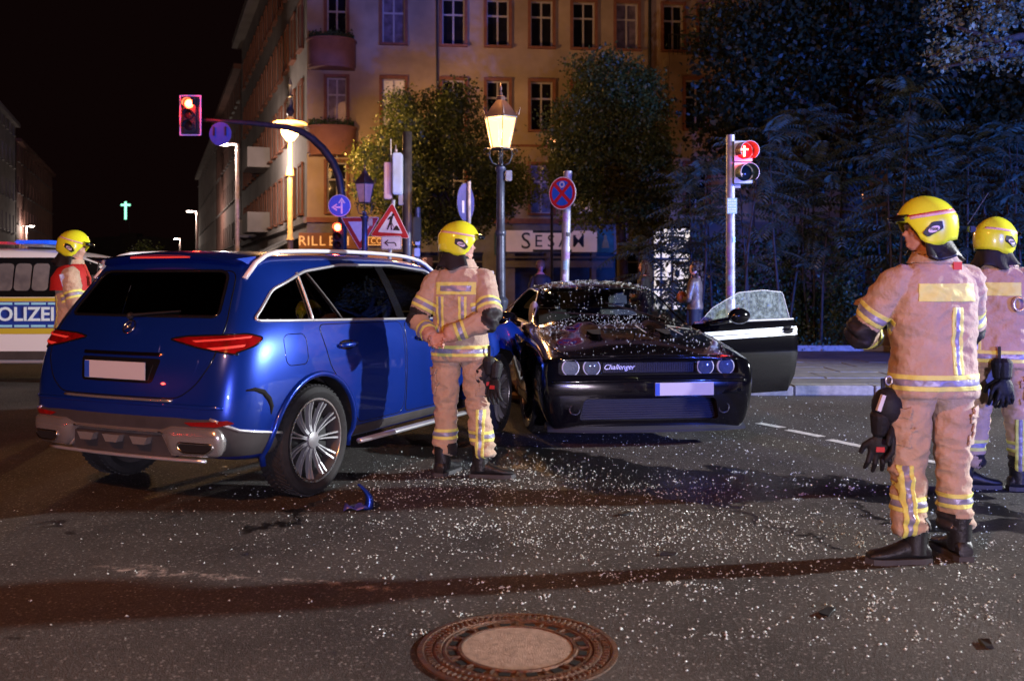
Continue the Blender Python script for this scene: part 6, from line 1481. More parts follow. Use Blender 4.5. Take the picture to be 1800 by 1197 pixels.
    for i in range(9):
        row = []
        for k in range(27):
            t = i / 8; a = R(75) + R(210) * k / 26; w = 1 + .10 * math.sin(a * 9 + i * .3) * t * t; rx = (.100 + .055 * t ** 1.3) * w; ry = (.125 + .050 * t ** 1.2) * w
            dz = .135 if flap == 'cloth' else .105; row.append(q.verts.new(V((rx * math.sin(a), ry * math.cos(a) - .005, -.048 - dz * t + .018 * t * math.sin(a * 5 + 1)))))
        g.append(row)
    for i in range(8):
        for k in range(26): q.faces.new((g[i][k], g[i][k + 1], g[i + 1][k + 1], g[i + 1][k]))
    fp = obj('neck_flap', q, HOOD if flap == 'cloth' else LEATH, h, smooth=True); s = fp.modifiers.new('s', 'SOLIDIFY'); s.thickness = .006
    return h
def boot(parent, toe_dir, at_, s=1.0):
    d = V(toe_dir).normalized(); t = V((-d.y, d.x, 0)); q = BM()
    M = Matrix(((t.x, d.x, 0, at_[0]), (t.y, d.y, 0, at_[1]), (0, 0, 1, 0), (0, 0, 0, 1)))
    rows = [(-.095, .036, .085, .02), (-.075, .043, .115, .02), (-.03, .043, .125, .02), (.03, .045, .115, .02), (.08, .050, .088, .02), (.13, .053, .070, .02), (.175, .049, .062, .02), (.20, .034, .048, .02)]
    rings = []
    for y, w, hgt, z0 in rows:
        r = []
        for k in range(14):
            a = 2 * PI * k / 14; r.append(q.verts.new(M @ V((w * s * math.cos(a), y * s, z0 + (hgt - z0) / 2 + (hgt - z0) / 2 * math.copysign(abs(math.sin(a)) ** .75, math.sin(a))))))
        rings.append(r)
    for A, B in zip(rings, rings[1:]):
        for k in range(14): q.faces.new((A[k], A[(k + 1) % 14], B[(k + 1) % 14], B[k]))
    q.faces.new(rings[0]); q.faces.new(rings[-1][::-1]); cy(q, M @ V((0, -.03, .05)), M @ V((0, -.035, .22)), .060, .062, 14)
    b = obj('boot', q, LEATH, parent, smooth=50)
    q = BM(); pts = [(-.036, -.10), (.036, -.10), (.045, -.06), (.042, .0), (.054, .09), (.056, .14), (.046, .19), (.0, .215), (-.046, .19), (-.056, .14), (-.054, .09), (-.042, .0), (-.045, -.06)]
    lo = [q.verts.new(M @ V((x * 1.04 * s, y * s, .0))) for x, y in pts]; hi = [q.verts.new(M @ V((x * 1.04 * s, y * s, .028))) for x, y in pts]; q.faces.new(lo); q.faces.new(hi[::-1])
    for k in range(len(pts)): q.faces.new((lo[k], lo[(k + 1) % len(pts)], hi[(k + 1) % len(pts)], hi[k]))
    obj('sole', q, mat('grey rubber sole', (.06, .06, .065), .7), b); return b
def glove_pair(parent, p, dirs, s=1.0, red=True):
    gp = bpy.data.objects.new('glove_pair', None); COL.objects.link(gp); gp.parent = parent; gp.location = p
    for i, (rx, rz, dx) in enumerate(dirs):
        q = BM(); sd_ = 1 if i else -1; limb(q, [(0, 0, .0), (0, 0, -.07), (0, 0, -.10)], [.046 * s, .040 * s, .036 * s], 12, 3); sph(q, (0, 0, -.145 * s), (.050 * s, .022 * s, .055 * s), 14, 10)
        for k_, (x_, L_) in enumerate(((-.036, .085), (-.013, .098), (.012, .092), (.036, .074))):
            a_ = (k_ - 1.5) * .17; b0 = V((x_ * s, 0, -.175 * s)); d_ = V((math.sin(a_), .15 * sd_, -math.cos(a_))); tube(q, [b0 + V((0, 0, .03)), b0, b0 + d_ * L_ * .5 * s, b0 + (d_ + V((0, .35, 0))).normalized() * L_ * s], [.013 * s, .0135 * s, .0125 * s, .0095 * s], 10)
        tube(q, [V((-.03 * s, 0, -.12 * s)), V((-.062 * s, .01, -.145 * s)), V((-.078 * s, .02, -.185 * s))], [.015 * s, .0145 * s, .0105 * s], 10)
        me = remesh(q, .0045, 1); me.shade_smooth(); g_ = obj('glove', me, GLOVE, gp, loc=dx, rot=(rx, 0, rz))
        if red: q = BM(); bx(q, (0, -.022 * s, -.155 * s), (.042, .006, .026)); obj('red_patch', q, GLRED, g_)
    q = BM(); bx(q, (0, 0, .06), (.02, .012, .09)); obj('strap', q, BLACK, gp)
    return gp
def firefighter(name, label, loc, rotz, J, headyaw, headpitch=0, voice=None, redline=False, vox=.0075, flap='cloth', chest=True, vest=False, group=None, H=1.0, girth=1.0):
    t = thing(name, label, 'firefighter', loc, rotz, group)
    q = BM(); G = girth
    tw = J.get('torso', (0, 0))
    loftz(q, [(.845, 0, 0, .225 * G, .150 * G), (.86, 0, 0, .238 * G, .162 * G), (.93, 0, 0, .228 * G, .160 * G), (1.08, 0, .005, .214 * G, .150 * G), (1.24, 0, .008, .222 * G, .152 * G), (1.36, 0, .0, .228 * G, .148 * G), (1.44, 0, -.004, .215 * G, .130 * G), (1.495, 0, -.01, .165 * G, .105 * G), (1.535, 0, -.008, .105, .090), (1.60, 0, .0, .082, .086), (1.615, 0, .0, .076, .080)])
    hp = {}
    for sx, k in ((-1, 'L'), (1, 'R')):
        hip, knee, ank = V((sx * .105, 0, .90)), V(J['knee' + k]), V(J['ank' + k])
        limb(q, [hip, hip.lerp(knee, .5), knee, knee.lerp(ank, .45), ank], [.116 * G, .100 * G, .083 * G, .080, .079], 18)
        sh, el, wr = V((sx * .205 * G, -.005, 1.435)), V(J['elb' + k]), V(J['wri' + k])
        limb(q, [V((sx * .13, 0, 1.45)), sh, sh.lerp(el, .5), el], [.07, .084, .078, .072], 16); limb(q, [el, el.lerp(wr, .5), wr], [.073, .064, .056], 16)
        hd = V(J.get('hd' + k, wr - el)); hand(q, wr + hd.normalized() * .02, hd, J.get('hn' + k, (0, 1, 0)), J.get('curl', .7), sx, 1.02)
        hp[k] = (sh, el, wr, wr + hd.normalized() * .08)
    limb(q, [(0, -.0, 1.50), (0, .01, 1.62)], [.070, .062], 14)
    HM = Matrix.Translation(V((0, .012, 1.700)) + V(J.get('hoff', (0, 0, 0)))) @ Matrix.Rotation(headyaw, 4, 'Z') @ Matrix.Rotation(headpitch, 4, 'X')
    headshape(q, HM)
    me = remesh(q, vox, 2); bm = BM(); bm.from_mesh(me); HI = HM.inverted()
    hands = [hp[k][3] for k in 'LR']; wr_ = [hp[k][2] for k in 'LR']; els = [hp[k][1] for k in 'LR']; knees = [V(J['kneeL']), V(J['kneeR'])]
    bm.normal_update()
    for v in bm.verts:
        p = v.co; lp = HI @ p
        if lp.length < .16 and p.z > 1.57: continue
        if any((p - hands[i]).length < .10 and (p - wr_[i]).dot(hands[i] - wr_[i]) > 0 for i in (0, 1)): continue
        w = .006 + .007 * math.exp(-min((p - e).length for e in els) ** 2 / .02) + .008 * math.exp(-min((p - e).length for e in knees) ** 2 / .03) + .006 * math.exp(-(p.z - .18) ** 2 / .01)
        n1 = noise.noise(V((p.x * 7, p.y * 7, p.z * 15 + p.x * 6))); n2 = 1 - abs(noise.noise(V((p.x * 10 + p.z * 7, p.y * 10, p.z * 17 + 5)))) * 2.2; n3 = noise.noise(V((p.x * 3.2, p.y * 3.2, p.z * 4)))
        n4 = 1 - abs(noise.noise(V((p.x * 13 - p.z * 9, p.y * 13, p.z * 12)))) * 2.6; v.co = p + v.normal * (w * (n1 * 1.3 + n2 * 1.0) + .005 * n4 + .010 * n3)
    bm.normal_update()
    me2 = bpy.data.meshes.new('body'); bm.to_mesh(me2); me2.materials.clear()
    for mm in (TURN, SKIN, HOOD, KNEE): me2.materials.append(mm)
    for p in me2.polygons:
        c = p.center; lc = HI @ c; mi = 0
        if lc.length < .165 and c.z > 1.565: mi = 1 if lc.y > .004 and abs(lc.x) < .072 and lc.z > -.105 else 2
        elif c.z > 1.585: mi = 2
        else:
            for i in (0, 1):
                if (c - wr_[i]).dot(hands[i] - wr_[i]) > 0 and (c - hands[i]).length < .13: mi = 1
                if (c - els[i]).length < .098 and J.get('pads', 1): mi = 3
        p.material_index = mi; p.use_smooth = True
    b = obj('body', me2, None, t)
    # tape
    def band(planes_fn, pred, parent=t):
        for (a0, a1, m_, nm) in ((0, .30, YEL, 'yellow_band'), (.30, .70, TAPE, 'reflective_band'), (.70, 1, YEL, 'yellow_band')):
            patch(nm, bm, planes_fn(a0, a1), m_, parent, .0035, pred, .003)
    hz0, hz1 = .885, .965
    tors = lambda c, n_: c.z > .85 and c.z < 1.0 and math.hypot(c.x / (.262 * G), c.y / (.195 * G)) < 1.12 and n_.z > -.6 and all(segdist(c, hp[k][1], hp[k][3]) > .085 for k in 'LR')
    band(lambda a, e: [(V((0, 0, hz0 + (hz1 - hz0) * e)), V((0, 0, 1))), (V((0, 0, hz0 + (hz1 - hz0) * a)), V((0, 0, -1)))], tors)
    for k in 'LR':
        sh, el, wr, hd = hp[k]; kn, an = V(J['knee' + k]), V(J['ank' + k])
        for (a, b_, t0, t1, rad) in ((sh, el, .50, .78, .13), (el, wr, .52, .86, .10), (kn, an, .46, .70, .135)):
            d = b_ - a; Lx = d.length; d = d / Lx; wdt = .075
            tm = (t0 + t1) / 2 * Lx; u0 = tm - wdt / 2
            if b_ is an: d = V((0, 0, -1)); 
            base = a
            band(lambda s0, s1, base=base, d=d, u0=u0: [(base + d * (u0 + wdt * s1), d), (base + d * (u0 + wdt * s0), -d)], lambda c, n_, a=a, b_=b_, rad=rad, d=d, base=base, u0=u0: segdist(c, a, b_) < rad and u0 - .03 < (c - base).dot(d) < u0 + wdt + .03)
    body_only = lambda c, n_: all(segdist(c, hp[k][0] + (hp[k][1] - hp[k][0]) * .25, hp[k][1]) > .088 and segdist(c, hp[k][1], hp[k][3]) > .085 for k in 'LR')
    # back panel and vertical strips
    if not vest:
        patch('back_panel', bm, [(V((.150, 0, 0)), V((1, 0, 0))), (V((-.150, 0, 0)), V((-1, 0, 0))), (V((0, 0, 1.425)), V((0, 0, 1))), (V((0, 0, 1.335)), V((0, 0, -1)))], YEL if not J.get('panel_tape') else YEL, t, .004, lambda c, n_: n_.y < -.1 and body_only(c, n_), .003)
        if J.get('panel_tape'): patch('back_lettering_strip', bm, [(V((.115, 0, 0)), V((1, 0, 0))), (V((-.115, 0, 0)), V((-1, 0, 0))), (V((0, 0, 1.400)), V((0, 0, 1))), (V((0, 0, 1.358)), V((0, 0, -1)))], TAPE, t, .0075, lambda c, n_: n_.y < -.1 and body_only(c, n_), .002)
    for xc in J.get('strips', (-.10, .085)):
        for (a0, a1, m_, nm) in ((-.030, -.011, YEL, 'yellow_strip'), (-.011, .011, TAPE, 'reflective_strip'), (.011, .030, YEL, 'yellow_strip')):
            patch(nm, bm, [(V((xc + a1, 0, 0)), V((1, 0, 0))), (V((xc + a0, 0, 0)), V((-1, 0, 0))), (V((0, 0, J.get('strip_top', 1.30))), V((0, 0, 1))), (V((0, 0, J.get('strip_bot', .966))), V((0, 0, -1)))], m_, t, .0036, lambda c, n_: n_.y < -.25 and body_only(c, n_), .003)
    for k in J.get('shinstrip', ''):
        kn, an = V(J['knee' + k]), V(J['ank' + k]); xs = kn.x + J.get('shinx', -.055)
        for (a0, a1, m_) in ((-.030, -.011, YEL), (-.011, .011, TAPE), (.011, .030, YEL)):
            patch('shin_strip', bm, [(V((xs + a1, 0, 0)), V((1, 0, 0))), (V((xs + a0, 0, 0)), V((-1, 0, 0))), (V((0, 0, .50)), V((0, 0, 1))), (V((0, 0, .14)), V((0, 0, -1)))], m_, t, .006, lambda c, n_: n_.y < .05 and segdist(c, kn, an) < .14, .003)
    # seams / hems
    patch('collar', bm, [(V((0, 0, 1.59)), V((0, 0, 1))), (V((0, 0, 1.525)), V((0, 0, -1)))], TURN, t, .012, lambda c, n_: math.hypot(c.x, c.y) < .13 and abs(n_.z) < .8, .008)
    # thigh pocket
    for k in 'LR':
        kn = V(J['knee' + k]); sx = -1 if k == 'L' else 1; hip = V((sx * .105, 0, .90))
        patch('thigh_pocket', bm, [(V((0, 0, .78)), V((0, 0, 1))), (V((0, 0, .60)), V((0, 0, -1)))], TURN, t, .012, lambda c, n_: n_.x * sx > .45 and .55 < c.z < .82 and segdist(c, hip, kn) < .17, .008, one=True)
        patch('pocket_flap', bm, [(V((0, 0, .795)), V((0, 0, 1))), (V((0, 0, .745)), V((0, 0, -1)))], TURN, t, .019, lambda c, n_: n_.x * sx > .40 and .70 < c.z < .82 and segdist(c, hip, kn) < .17, .006, one=True)
        patch('ankle_guard', bm, [(V((0, 0, .24)), V((0, 0, 1))), (V((0, 0, .10)), V((0, 0, -1)))], KNEE, t, .004, lambda c, n_: n_.x * -sx > .5 and c.z < .27 and segdist(c, kn, V(J['ank' + k])) < .14, .003)
    for k in 'LR':
        an = V(J['ank' + k]); boot(t, J['toe' + k], (an.x, an.y - 0.0, 0), 1.06)
    helmet(t, HM @ Matrix.Translation((0, -.004, .012)), redline, flap=flap)
    bm.free(); return t, HM, hp
# --- centre firefighter (hands clasped behind the back, looking right)
JC = dict(kneeL=(-.120, .02, .50), ankL=(-.125, .0, .17), kneeR=(.130, .0, .50), ankR=(.190, -.02, .17), toeL=(.12, 1, 0), toeR=(1.0, .15, 0),
          elbL=(-.315, -.07, 1.16), elbR=(.275, -.150, 1.155), wriL=(-.150, -.235, 1.035), wriR=(-.03, -.235, 1.045), hdL=(.8, -.1, -.35), hdR=(-.9, -.12, -.35), hnL=(0, -1, .1), hnR=(0, -1, .1), curl=.9, strips=(-.12, .055), strip_top=1.32, strip_bot=1.06, shinstrip='R', shinx=.045, panel_tape=1)
c = at(800, 490, 7.14)
t, HM, hp = firefighter('person', 'firefighter seen from behind by the blue car with hands clasped behind his back', (c.x + .04, 7.14, 0), R(-14), JC, R(-70), flap='cloth', girth=.91)
glove_pair(t, (.235, -.06, .86), ((R(8), R(30), (0, 0, 0)), (R(-10), R(-20), (.05, .02, -.03))), 1.1)
q = BM(); sph(q, (.16, -.04, .74), (.075, .06, .11), 14, 10, Matrix.Rotation(R(25), 4, 'Y')); obj('black_pouch', q, GLOVE, t, smooth=True)
q = BM(); bx(q, (.285, -.03, .83), (.075, .012, .05), Matrix.Rotation(R(35), 4, 'Y')); obj('yellow_tag', q, YEL, t); q = BM(); bx(q, (.285, -.038, .83), (.075, .008, .018), Matrix.Rotation(R(35), 4, 'Y')); obj('tag_stripe', q, TAPE, t)
q = BM(); cy(q, (.235, .09, 1.25), (.235, .16, 1.25), .032, .028, 14); cy(q, (.235, .0, 1.25), (.235, .09, 1.25), .02, seg=10); obj('torch', q, mat('brass torch', (.35, .22, .06), .35, .6), t, smooth=40)
q = BM(); cy(q, (.16, .13, 1.49), (.20, .17, 1.49), .018, .022, 10); obj('speaker_microphone', q, mat('pale microphone', (.5, .5, .48), .5), t, smooth=40)
# --- right-hand firefighter in front (looking left, arms folded)
JR = dict(kneeL=(-.135, .02, .50), ankL=(-.150, -.03, .17), kneeR=(.115, .02, .50), ankR=(.150, .03, .17), toeL=(-1, .12, 0), toeR=(.1, 1, 0),
          elbL=(-.335, .13, 1.17), elbR=(.29, .14, 1.16), wriL=(-.16, .30, 1.13), wriR=(.08, .30, 1.17), hdL=(1, .1, .1), hdR=(-1, .1, 0), hnL=(0, -1, 0), hnR=(0, -1, 0), strips=(.045,), strip_top=1.305, strip_bot=.966, shinstrip='L', shinx=-.045, pads=1, hoff=(-.045, 0, 0))
c = at(1640, 490, 5.0)
t, HM, hp = firefighter('person', 'tallest firefighter at the right seen from behind with folded arms looking left', (c.x, 5.0, 0), R(8), JR, R(78), redline=True, flap='leather', girth=.97)
glove_pair(t, (-.275, .0, .835), ((R(8), R(-15), (-.015, 0, -.08)), (R(-6), R(55), (.045, .02, -.02))), 1.15)
q = BM(); sph(q, (-.25, .0, .80), (.085, .07, .095), 14, 10); obj('black_pouch', q, GLOVE, t, smooth=True); q = BM(); bx(q, (-.315, -.05, .82), (.02, .02, .085), Matrix.Rotation(R(20), 4, 'Y')); obj('pale_clip', q, WHITE, t)
q = BM(); ring = [V((-.255, -.02, .93)) + V((.018 * math.cos(a), 0, .022 * math.sin(a))) for a in [2 * PI * k / 12 for k in range(12)]]; tube(q, ring, .004, 6, closed=True); obj('carabiner', q, SILV, t, smooth=True)
q = BM(); bx(q, (.06, -.118, 1.515), (.045, .012, .04)); obj('orange_loop', q, mat('orange red loop', (.7, .08, .02), .6), t)
q = BM(); tube(q, [V((.115, -.12, 1.725)), V((.20, -.16, 1.88))], .0022, 5); obj('radio_antenna', q, DARKPOLE, t); q = BM(); bx(q, (.13, -.13, 1.70), (.035, .03, .03)); obj('helmet_clip', q, BLACK, t, bevel=.005)
q = BM()
for k in range(2): bx(q, (-.295, .15, 1.335 + .0 * k), (.10, .08, .03), Matrix.Rotation(R(-25), 4, 'Y')) if k == 0 else None
obj('sleeve_pocket', q, TURN, t, bevel=.01)
# --- rear right firefighter
JB = dict(kneeL=(-.125, .05, .50), ankL=(-.170, -.02, .17), kneeR=(.125, .03, .50), ankR=(.165, .06, .17), toeL=(.9, .4, 0), toeR=(.9, .3, 0),
          elbL=(-.26, .10, 1.16), elbR=(.27, .12, 1.17), wriL=(-.06, .27, 1.12), wriR=(.05, .28, 1.16), hdL=(1, .1, 0), hdR=(-1, .1, 0), hnL=(0, -1, 0), hnR=(0, -1, 0), strips=(-.12,), strip_top=1.30, shinstrip='R', shinx=.02)
c = at(1752, 490, 6.66)
t, HM, hp = firefighter('person', 'firefighter at the right picture edge turned half away looking right, gloves at his hip', (c.x, 6.66, 0), R(-28), JB, R(-42), vox=.009)
glove_pair(t, (.02, -.185, .89), ((R(3), R(0), (0, 0, 0)), (R(-4), R(30), (.03, .0, .0))), 1.15, red=False)
q = BM(); bx(q, (.24, .06, 1.26), (.05, .07, .16)); bx(q, (.25, .10, 1.33), (.04, .04, .05)); obj('radio', q, BLACK, t, bevel=.01)
q = BM(); ring = [V((.14, -.165, 1.28)) + V((.035 * math.cos(a), 0, .045 * math.sin(a))) for a in [2 * PI * k / 16 for k in range(16)]]; tube(q, ring, .009, 6, closed=True); obj('coiled_ring', q, SILV, t, smooth=True)
q = BM(); bx(q, (.20, -.09, 1.28), (.10, .05, .15)); obj('breast_pocket', q, TURN, t, bevel=.015)
# --- left firefighter with red vest
JL = dict(kneeL=(-.11, .02, .50), ankL=(-.12, .0, .17), kneeR=(.11, .0, .50), ankR=(.12, -.02, .17), toeL=(0, 1, 0), toeR=(0, 1, 0), elbL=(-.26, .04, 1.14), elbR=(.27, .06, 1.15), wriL=(-.10, .26, 1.18), wriR=(.12, .27, 1.22), hdL=(.4, .6, .5), hdR=(-.5, .5, .6), hnL=(0, 0, 1), hnR=(0, 0, 1), strips=(.12,), strip_top=1.25, strip_bot=.9, pads=0)
c = at(120, 490, 9.3)
t, HM, hp = firefighter('person', 'firefighter with a red shoulder vest standing before the police van at far left', (c.x + .05, 9.3, .04), R(-72), JL, R(-14), R(-8), vox=.011, vest=True)
q = BM(); loftz(q, [(1.30, 0, -.02, .262, .185), (1.42, 0, -.02, .255, .175), (1.50, 0, -.01, .20, .135), (1.55, 0, .0, .12, .105)], 26); obj('red_vest', q, REDV, t, smooth=60)
q = BM(); bx(q, (.262, -.055, 1.39), (.008, .045, .13), Matrix.Rotation(R(14), 4, 'X')); obj('vest_tape', q, TAPE, t)
q = BM(); bx(q, (.14, .20, 1.40), (.06, .05, .09)); cy(q, (.14, .22, 1.44), (.14, .24, 1.58), .006, seg=6); obj('radio', q, BLACK, t)

# --- bystanders
COATD = mat('dark coat', (.012, .012, .016), .7, var=.3, vs=8, bump=.2); JACKET = mat('olive satin jacket', (.13, .10, .075), .35, var=.4, vs=7, bump=.4, bs=25, coat=.2); JEAN = mat('dark jeans', (.015, .018, .03), .8, var=.2); ORNG = mat('orange brown bag', (.30, .09, .025), .5, var=.3, vs=9, bump=.3)
SKIN2 = mat('pale skin', (.62, .36, .34), .5, var=.1)
def civilian(label, loc, rotz, top, legs_, yaw, hgt=1.66, elL=(-.24, .05, 1.1), elR=(.24, .05, 1.1), wrL=(-.10, .22, 1.05), wrR=(.12, .22, 1.12), hair='long', skin=SKIN2, slim=.82):
    s = hgt / 1.80; t = thing('person', label, 'bystander', loc, rotz); q = BM()
    loftz(q, [(.88, 0, 0, .17 * slim, .12), (.95, 0, 0, .20 * slim, .14), (1.10, 0, .0, .17 * slim, .12), (1.28, 0, .01, .20 * slim, .14), (1.42, 0, 0, .205 * slim, .12), (1.49, 0, -.01, .14 * slim, .09), (1.54, 0, 0, .06, .06)], 22)
    hs = []
    for sx, el, wr in ((-1, V(elL), V(wrL)), (1, V(elR), V(wrR))):
        limb(q, [(sx * .09, 0, .92), (sx * .10, .01, .5), (sx * .10, 0, .10)], [.095, .065, .05], 14); limb(q, [(sx * .12, 0, 1.43), (sx * .19 * slim, 0, 1.41), el], [.05, .065, .052], 12); limb(q, [el, wr], [.052, .04], 12); hand(q, wr, wr - el, (0, -1, 0), .7, sx, .9); hs.append((wr, wr + (wr - el).normalized() * .07))
        limb(q, [(sx * .10, -.03, .05), (sx * .11, .15, .04)], [.045, .038], 10)
    limb(q, [(0, 0, 1.46), (0, .01, 1.6)], [.05, .05], 12); HM = Matrix.Translation((0, .012, 1.665)) @ Matrix.Rotation(yaw, 4, 'Z') @ Matrix.Scale(.94, 4); headshape(q, HM); me = remesh(q, .012, 1); me.materials.clear()
    for mm in (top, skin, legs_, LEATH): me.materials.append(mm)
    for p in me.polygons:
        c = p.center; p.use_smooth = True; mi = 0
        if c.z > 1.50 and math.hypot(c.x, c.y) < .13: mi = 1
        elif c.z < .10: mi = 3
        elif c.z < .93: mi = 2
        if any((c - w_).dot(h_ - w_) > 0 and (c - h_).length < .11 for w_, h_ in hs): mi = 1
        p.material_index = mi
    obj('body', me, None, t)
    q = BM(); HB = HM
    if hair == 'long':
        sph(q, (0, 0, 0), 1, 18, 12, HB @ Matrix.Translation((0, -.028, .038)) @ Matrix.Diagonal((.090, .100, .100, 1))); limb(q, [HB @ V((0, -.055, .02)), HB @ V((0, -.085, -.12)), HB @ V((.0, -.10, -.30))], [.085, .095, .07], 14)
        for sx in (-1, 1): limb(q, [HB @ V((sx * .068, .01, .05)), HB @ V((sx * .082, .005, -.07)), HB @ V((sx * .085, .02, -.24))], [.030, .034, .028], 10)
    elif hair == 'curly':
        rr = random.Random(4); sph(q, (0, 0, 0), 1, 18, 12, HB @ Matrix.Translation((0, -.035, .045)) @ Matrix.Diagonal((.095, .105, .105, 1)))
        for k in range(70):
            a = rr.uniform(-2.5, 2.5); z = rr.uniform(-.26, .11); r_ = .095 + .02 * rr.random(); pp = V((r_ * math.sin(a + PI), -.04 + r_ * math.cos(a + PI) * 1.0, z))
            if pp.y < .03: sph(q, HB @ pp, rr.uniform(.022, .036), 8, 6)
    else:
        sph(q, (0, 0, 0), 1, 18, 12, HB @ Matrix.Translation((0, -.022, .030)) @ Matrix.Diagonal((.110, .120, .125, 1)))
    hm = remesh(q, .012, 1)
    for v in hm.vertices: v.co += v.normal * .007 * noise.noise(v.co * 45)
    hm.shade_smooth(); obj('hair', hm, HAIRB if hair != 'hood' else mat('reddish short hair', (.10, .045, .03), .7, var=.4, vs=30, bump=.4), t)
    t.scale = (s, s, s); return t, HM
p = at(1222, 490, 15.8); t, HM = civilian('smiling woman with long curly dark hair in an olive jacket holding an orange bag', (p.x, 15.8, .12), R(62), JACKET, JEAN, R(10), 1.62, hair='curly', wrR=(.0, .24, 1.20), wrL=(-.02, .25, 1.12))
q = BM(); sph(q, (-.02, .25, 1.14), (.14, .08, .11), 14, 10); obj('shoulder_bag', q, ORNG, t, smooth=True)
p = at(1133, 490, 16.6); civilian('dark haired woman in black looking left just above the black car roof', (p.x, 16.6, .12), R(70), COATD, COATD, R(0), 1.66, hair='long', skin=mat('reddish lit skin', (.45, .22, .18), .5))
p = at(950, 490, 19.5); civilian('person in a dark coat with reddish hair in front of the SESAM shop', (p.x, 19.5, .12), R(185), COATD, JEAN, R(0), 1.70, hair='hood', skin=mat('ruddy skin', (.35, .14, .15), .5))
p = at(722, 490, 17.6); civilian('passer-by with pale face left of the centre firefighter behind the blue car', (p.x, 17.6, .12), R(170), COATD, JEAN, R(0), 1.66, hair='long', skin=SKIN2)
# ------------------------------------------------------------------ vegetation
def leafmat(name, c1, c2, tl=.35, rough=.5):
    m = bpy.data.materials.new(name); m.use_nodes = True; n = m.node_tree.nodes; l = m.node_tree.links; b = n['Principled BSDF']; b.inputs['Roughness'].default_value = rough
    g = n.new('ShaderNodeNewGeometry'); mx = n.new('ShaderNodeMix'); mx.data_type = 'RGBA'; mx.inputs['A'].default_value = (*c1, 1); mx.inputs['B'].default_value = (*c2, 1); l.new(g.outputs['Random Per Island'], mx.inputs['Factor'])
    l.new(mx.outputs['Result'], b.inputs['Base Color']); tr = n.new('ShaderNodeBsdfTranslucent'); l.new(mx.outputs['Result'], tr.inputs[0]); ms = n.new('ShaderNodeMixShader'); ms.inputs[0].default_value = tl
    l.new(b.outputs[0], ms.inputs[1]); l.new(tr.outputs[0], ms.inputs[2]); l.new(ms.outputs[0], n['Material Output'].inputs[0]); return m
LIND = leafmat('linden leaves', (.05, .07, .012), (.14, .17, .03)); DARKL = leafmat('dark tree leaves', (.02, .032, .012), (.05, .07, .03)); AIL = leafmat('ailanthus leaflets', (.05, .08, .05), (.11, .14, .10), .25, .30); HEDG = leafmat('hedge leaves', (.03, .055, .02), (.07, .11, .04), .25, .45)
GREYL = leafmat('pale green leaves', (.10, .13, .07), (.20, .23, .14), .3)
BARK = mat('dark bark', (.045, .035, .028), .85, var=.4, vs=12, bump=.6, bs=30)
def leaves(centers, size, seed=0, asp=.6, droop=0):
    """numpy quad leaves (rhombi) at centers -> mesh"""
    r = np.random.default_rng(seed); n = len(centers); C = np.asarray(centers)
    d = r.normal(size=(n, 3)); d[:, 2] -= droop; d /= np.linalg.norm(d, axis=1)[:, None]; e = np.cross(d, r.normal(size=(n, 3))); e /= np.linalg.norm(e, axis=1)[:, None]; nn = np.cross(d, e)
    s = size * r.uniform(.6, 1.3, size=(n, 1)); a = C - d * s * .5; b = C + e * s * asp * .5 + nn * s * .08 - d * s * .05; c = C + d * s * .5; f = C - e * s * asp * .5 + nn * s * .08 - d * s * .05
    vv = np.empty((n * 4, 3), np.float32); vv[0::4] = a; vv[1::4] = b; vv[2::4] = c; vv[3::4] = f
    me = bpy.data.meshes.new('leaves'); me.vertices.add(n * 4); me.vertices.foreach_set('co', vv.ravel()); me.loops.add(n * 4); me.loops.foreach_set('vertex_index', np.arange(n * 4, dtype=np.int32)); me.polygons.add(n)
    me.polygons.foreach_set('loop_start', np.arange(0, n * 4, 4, dtype=np.int32)); me.polygons.foreach_set('loop_total', np.full(n, 4, np.int32)); me.update(calc_edges=True); me.validate(); return me
def cloud(clumps, per, seed, flat=.8, shell=.45):
    """clumps: list (x,y,z,r) -> leaf positions concentrated in the clumps"""
    r = np.random.default_rng(seed); out = []
    for x, y, z, rad in clumps:
        n = int(per * rad ** 2); v = r.normal(size=(n, 3)); v /= np.linalg.norm(v, axis=1)[:, None]; rr = rad * (shell + (1 - shell) * r.random((n, 1)) ** .6) * (1 + .22 * r.normal(size=(n, 1)))
        p = v * rr; p[:, 2] *= flat; out.append(p + np.array([x, y, z]))
    return np.concatenate(out)
def tree(name, label, base, blobs, nclump, rclump, per, lsize, m, trunk_r, trunk_top, seed, kind_='tree', limbs=7):
    """blobs: big ellipsoids (x,y,z,rx,ry,rz) in world coordinates filled with clumps"""
    r = random.Random(seed); t = thing(name, label, kind_, base); B = V(base); cl = []
    vol = [b[3] * b[5] for b in blobs]
    for b, v_ in zip(blobs, vol):
        k = int(nclump * v_ / sum(vol))
        for _ in range(k):
            while True:
                p = [r.uniform(-1, 1) for _ in range(3)]
                if .25 < sum(c * c for c in p) < (1 if r.random() < .8 else 1.45): break
            cl.append((b[0] + p[0] * b[3] - B.x, b[1] + p[1] * b[4] - B.y, b[2] + p[2] * b[5] - B.z, rclump * r.uniform(.35, 1.5)))
    obj('crown', leaves(cloud(cl, per, seed), lsize, seed), m, t)
    q = BM(); tp = V(trunk_top) - B; mid = tp * .5 + V((r.uniform(-.1, .1), 0, 0)); tube(q, [V((0, 0, 0)), V((0, 0, .3)), mid, tp], [trunk_r * 1.4, trunk_r * 1.05, trunk_r * .9, trunk_r * .65], 10)
    for k in range(limbs):
        c = r.choice(cl); e = V(c[:3]); s = tp * r.uniform(.7, 1.0); m_ = s.lerp(e, .5) + V((0, 0, .25)); tube(q, [s, m_, e], [trunk_r * .5, trunk_r * .3, trunk_r * .08], 6)
    obj('trunk', q, BARK, t, smooth=True); return t
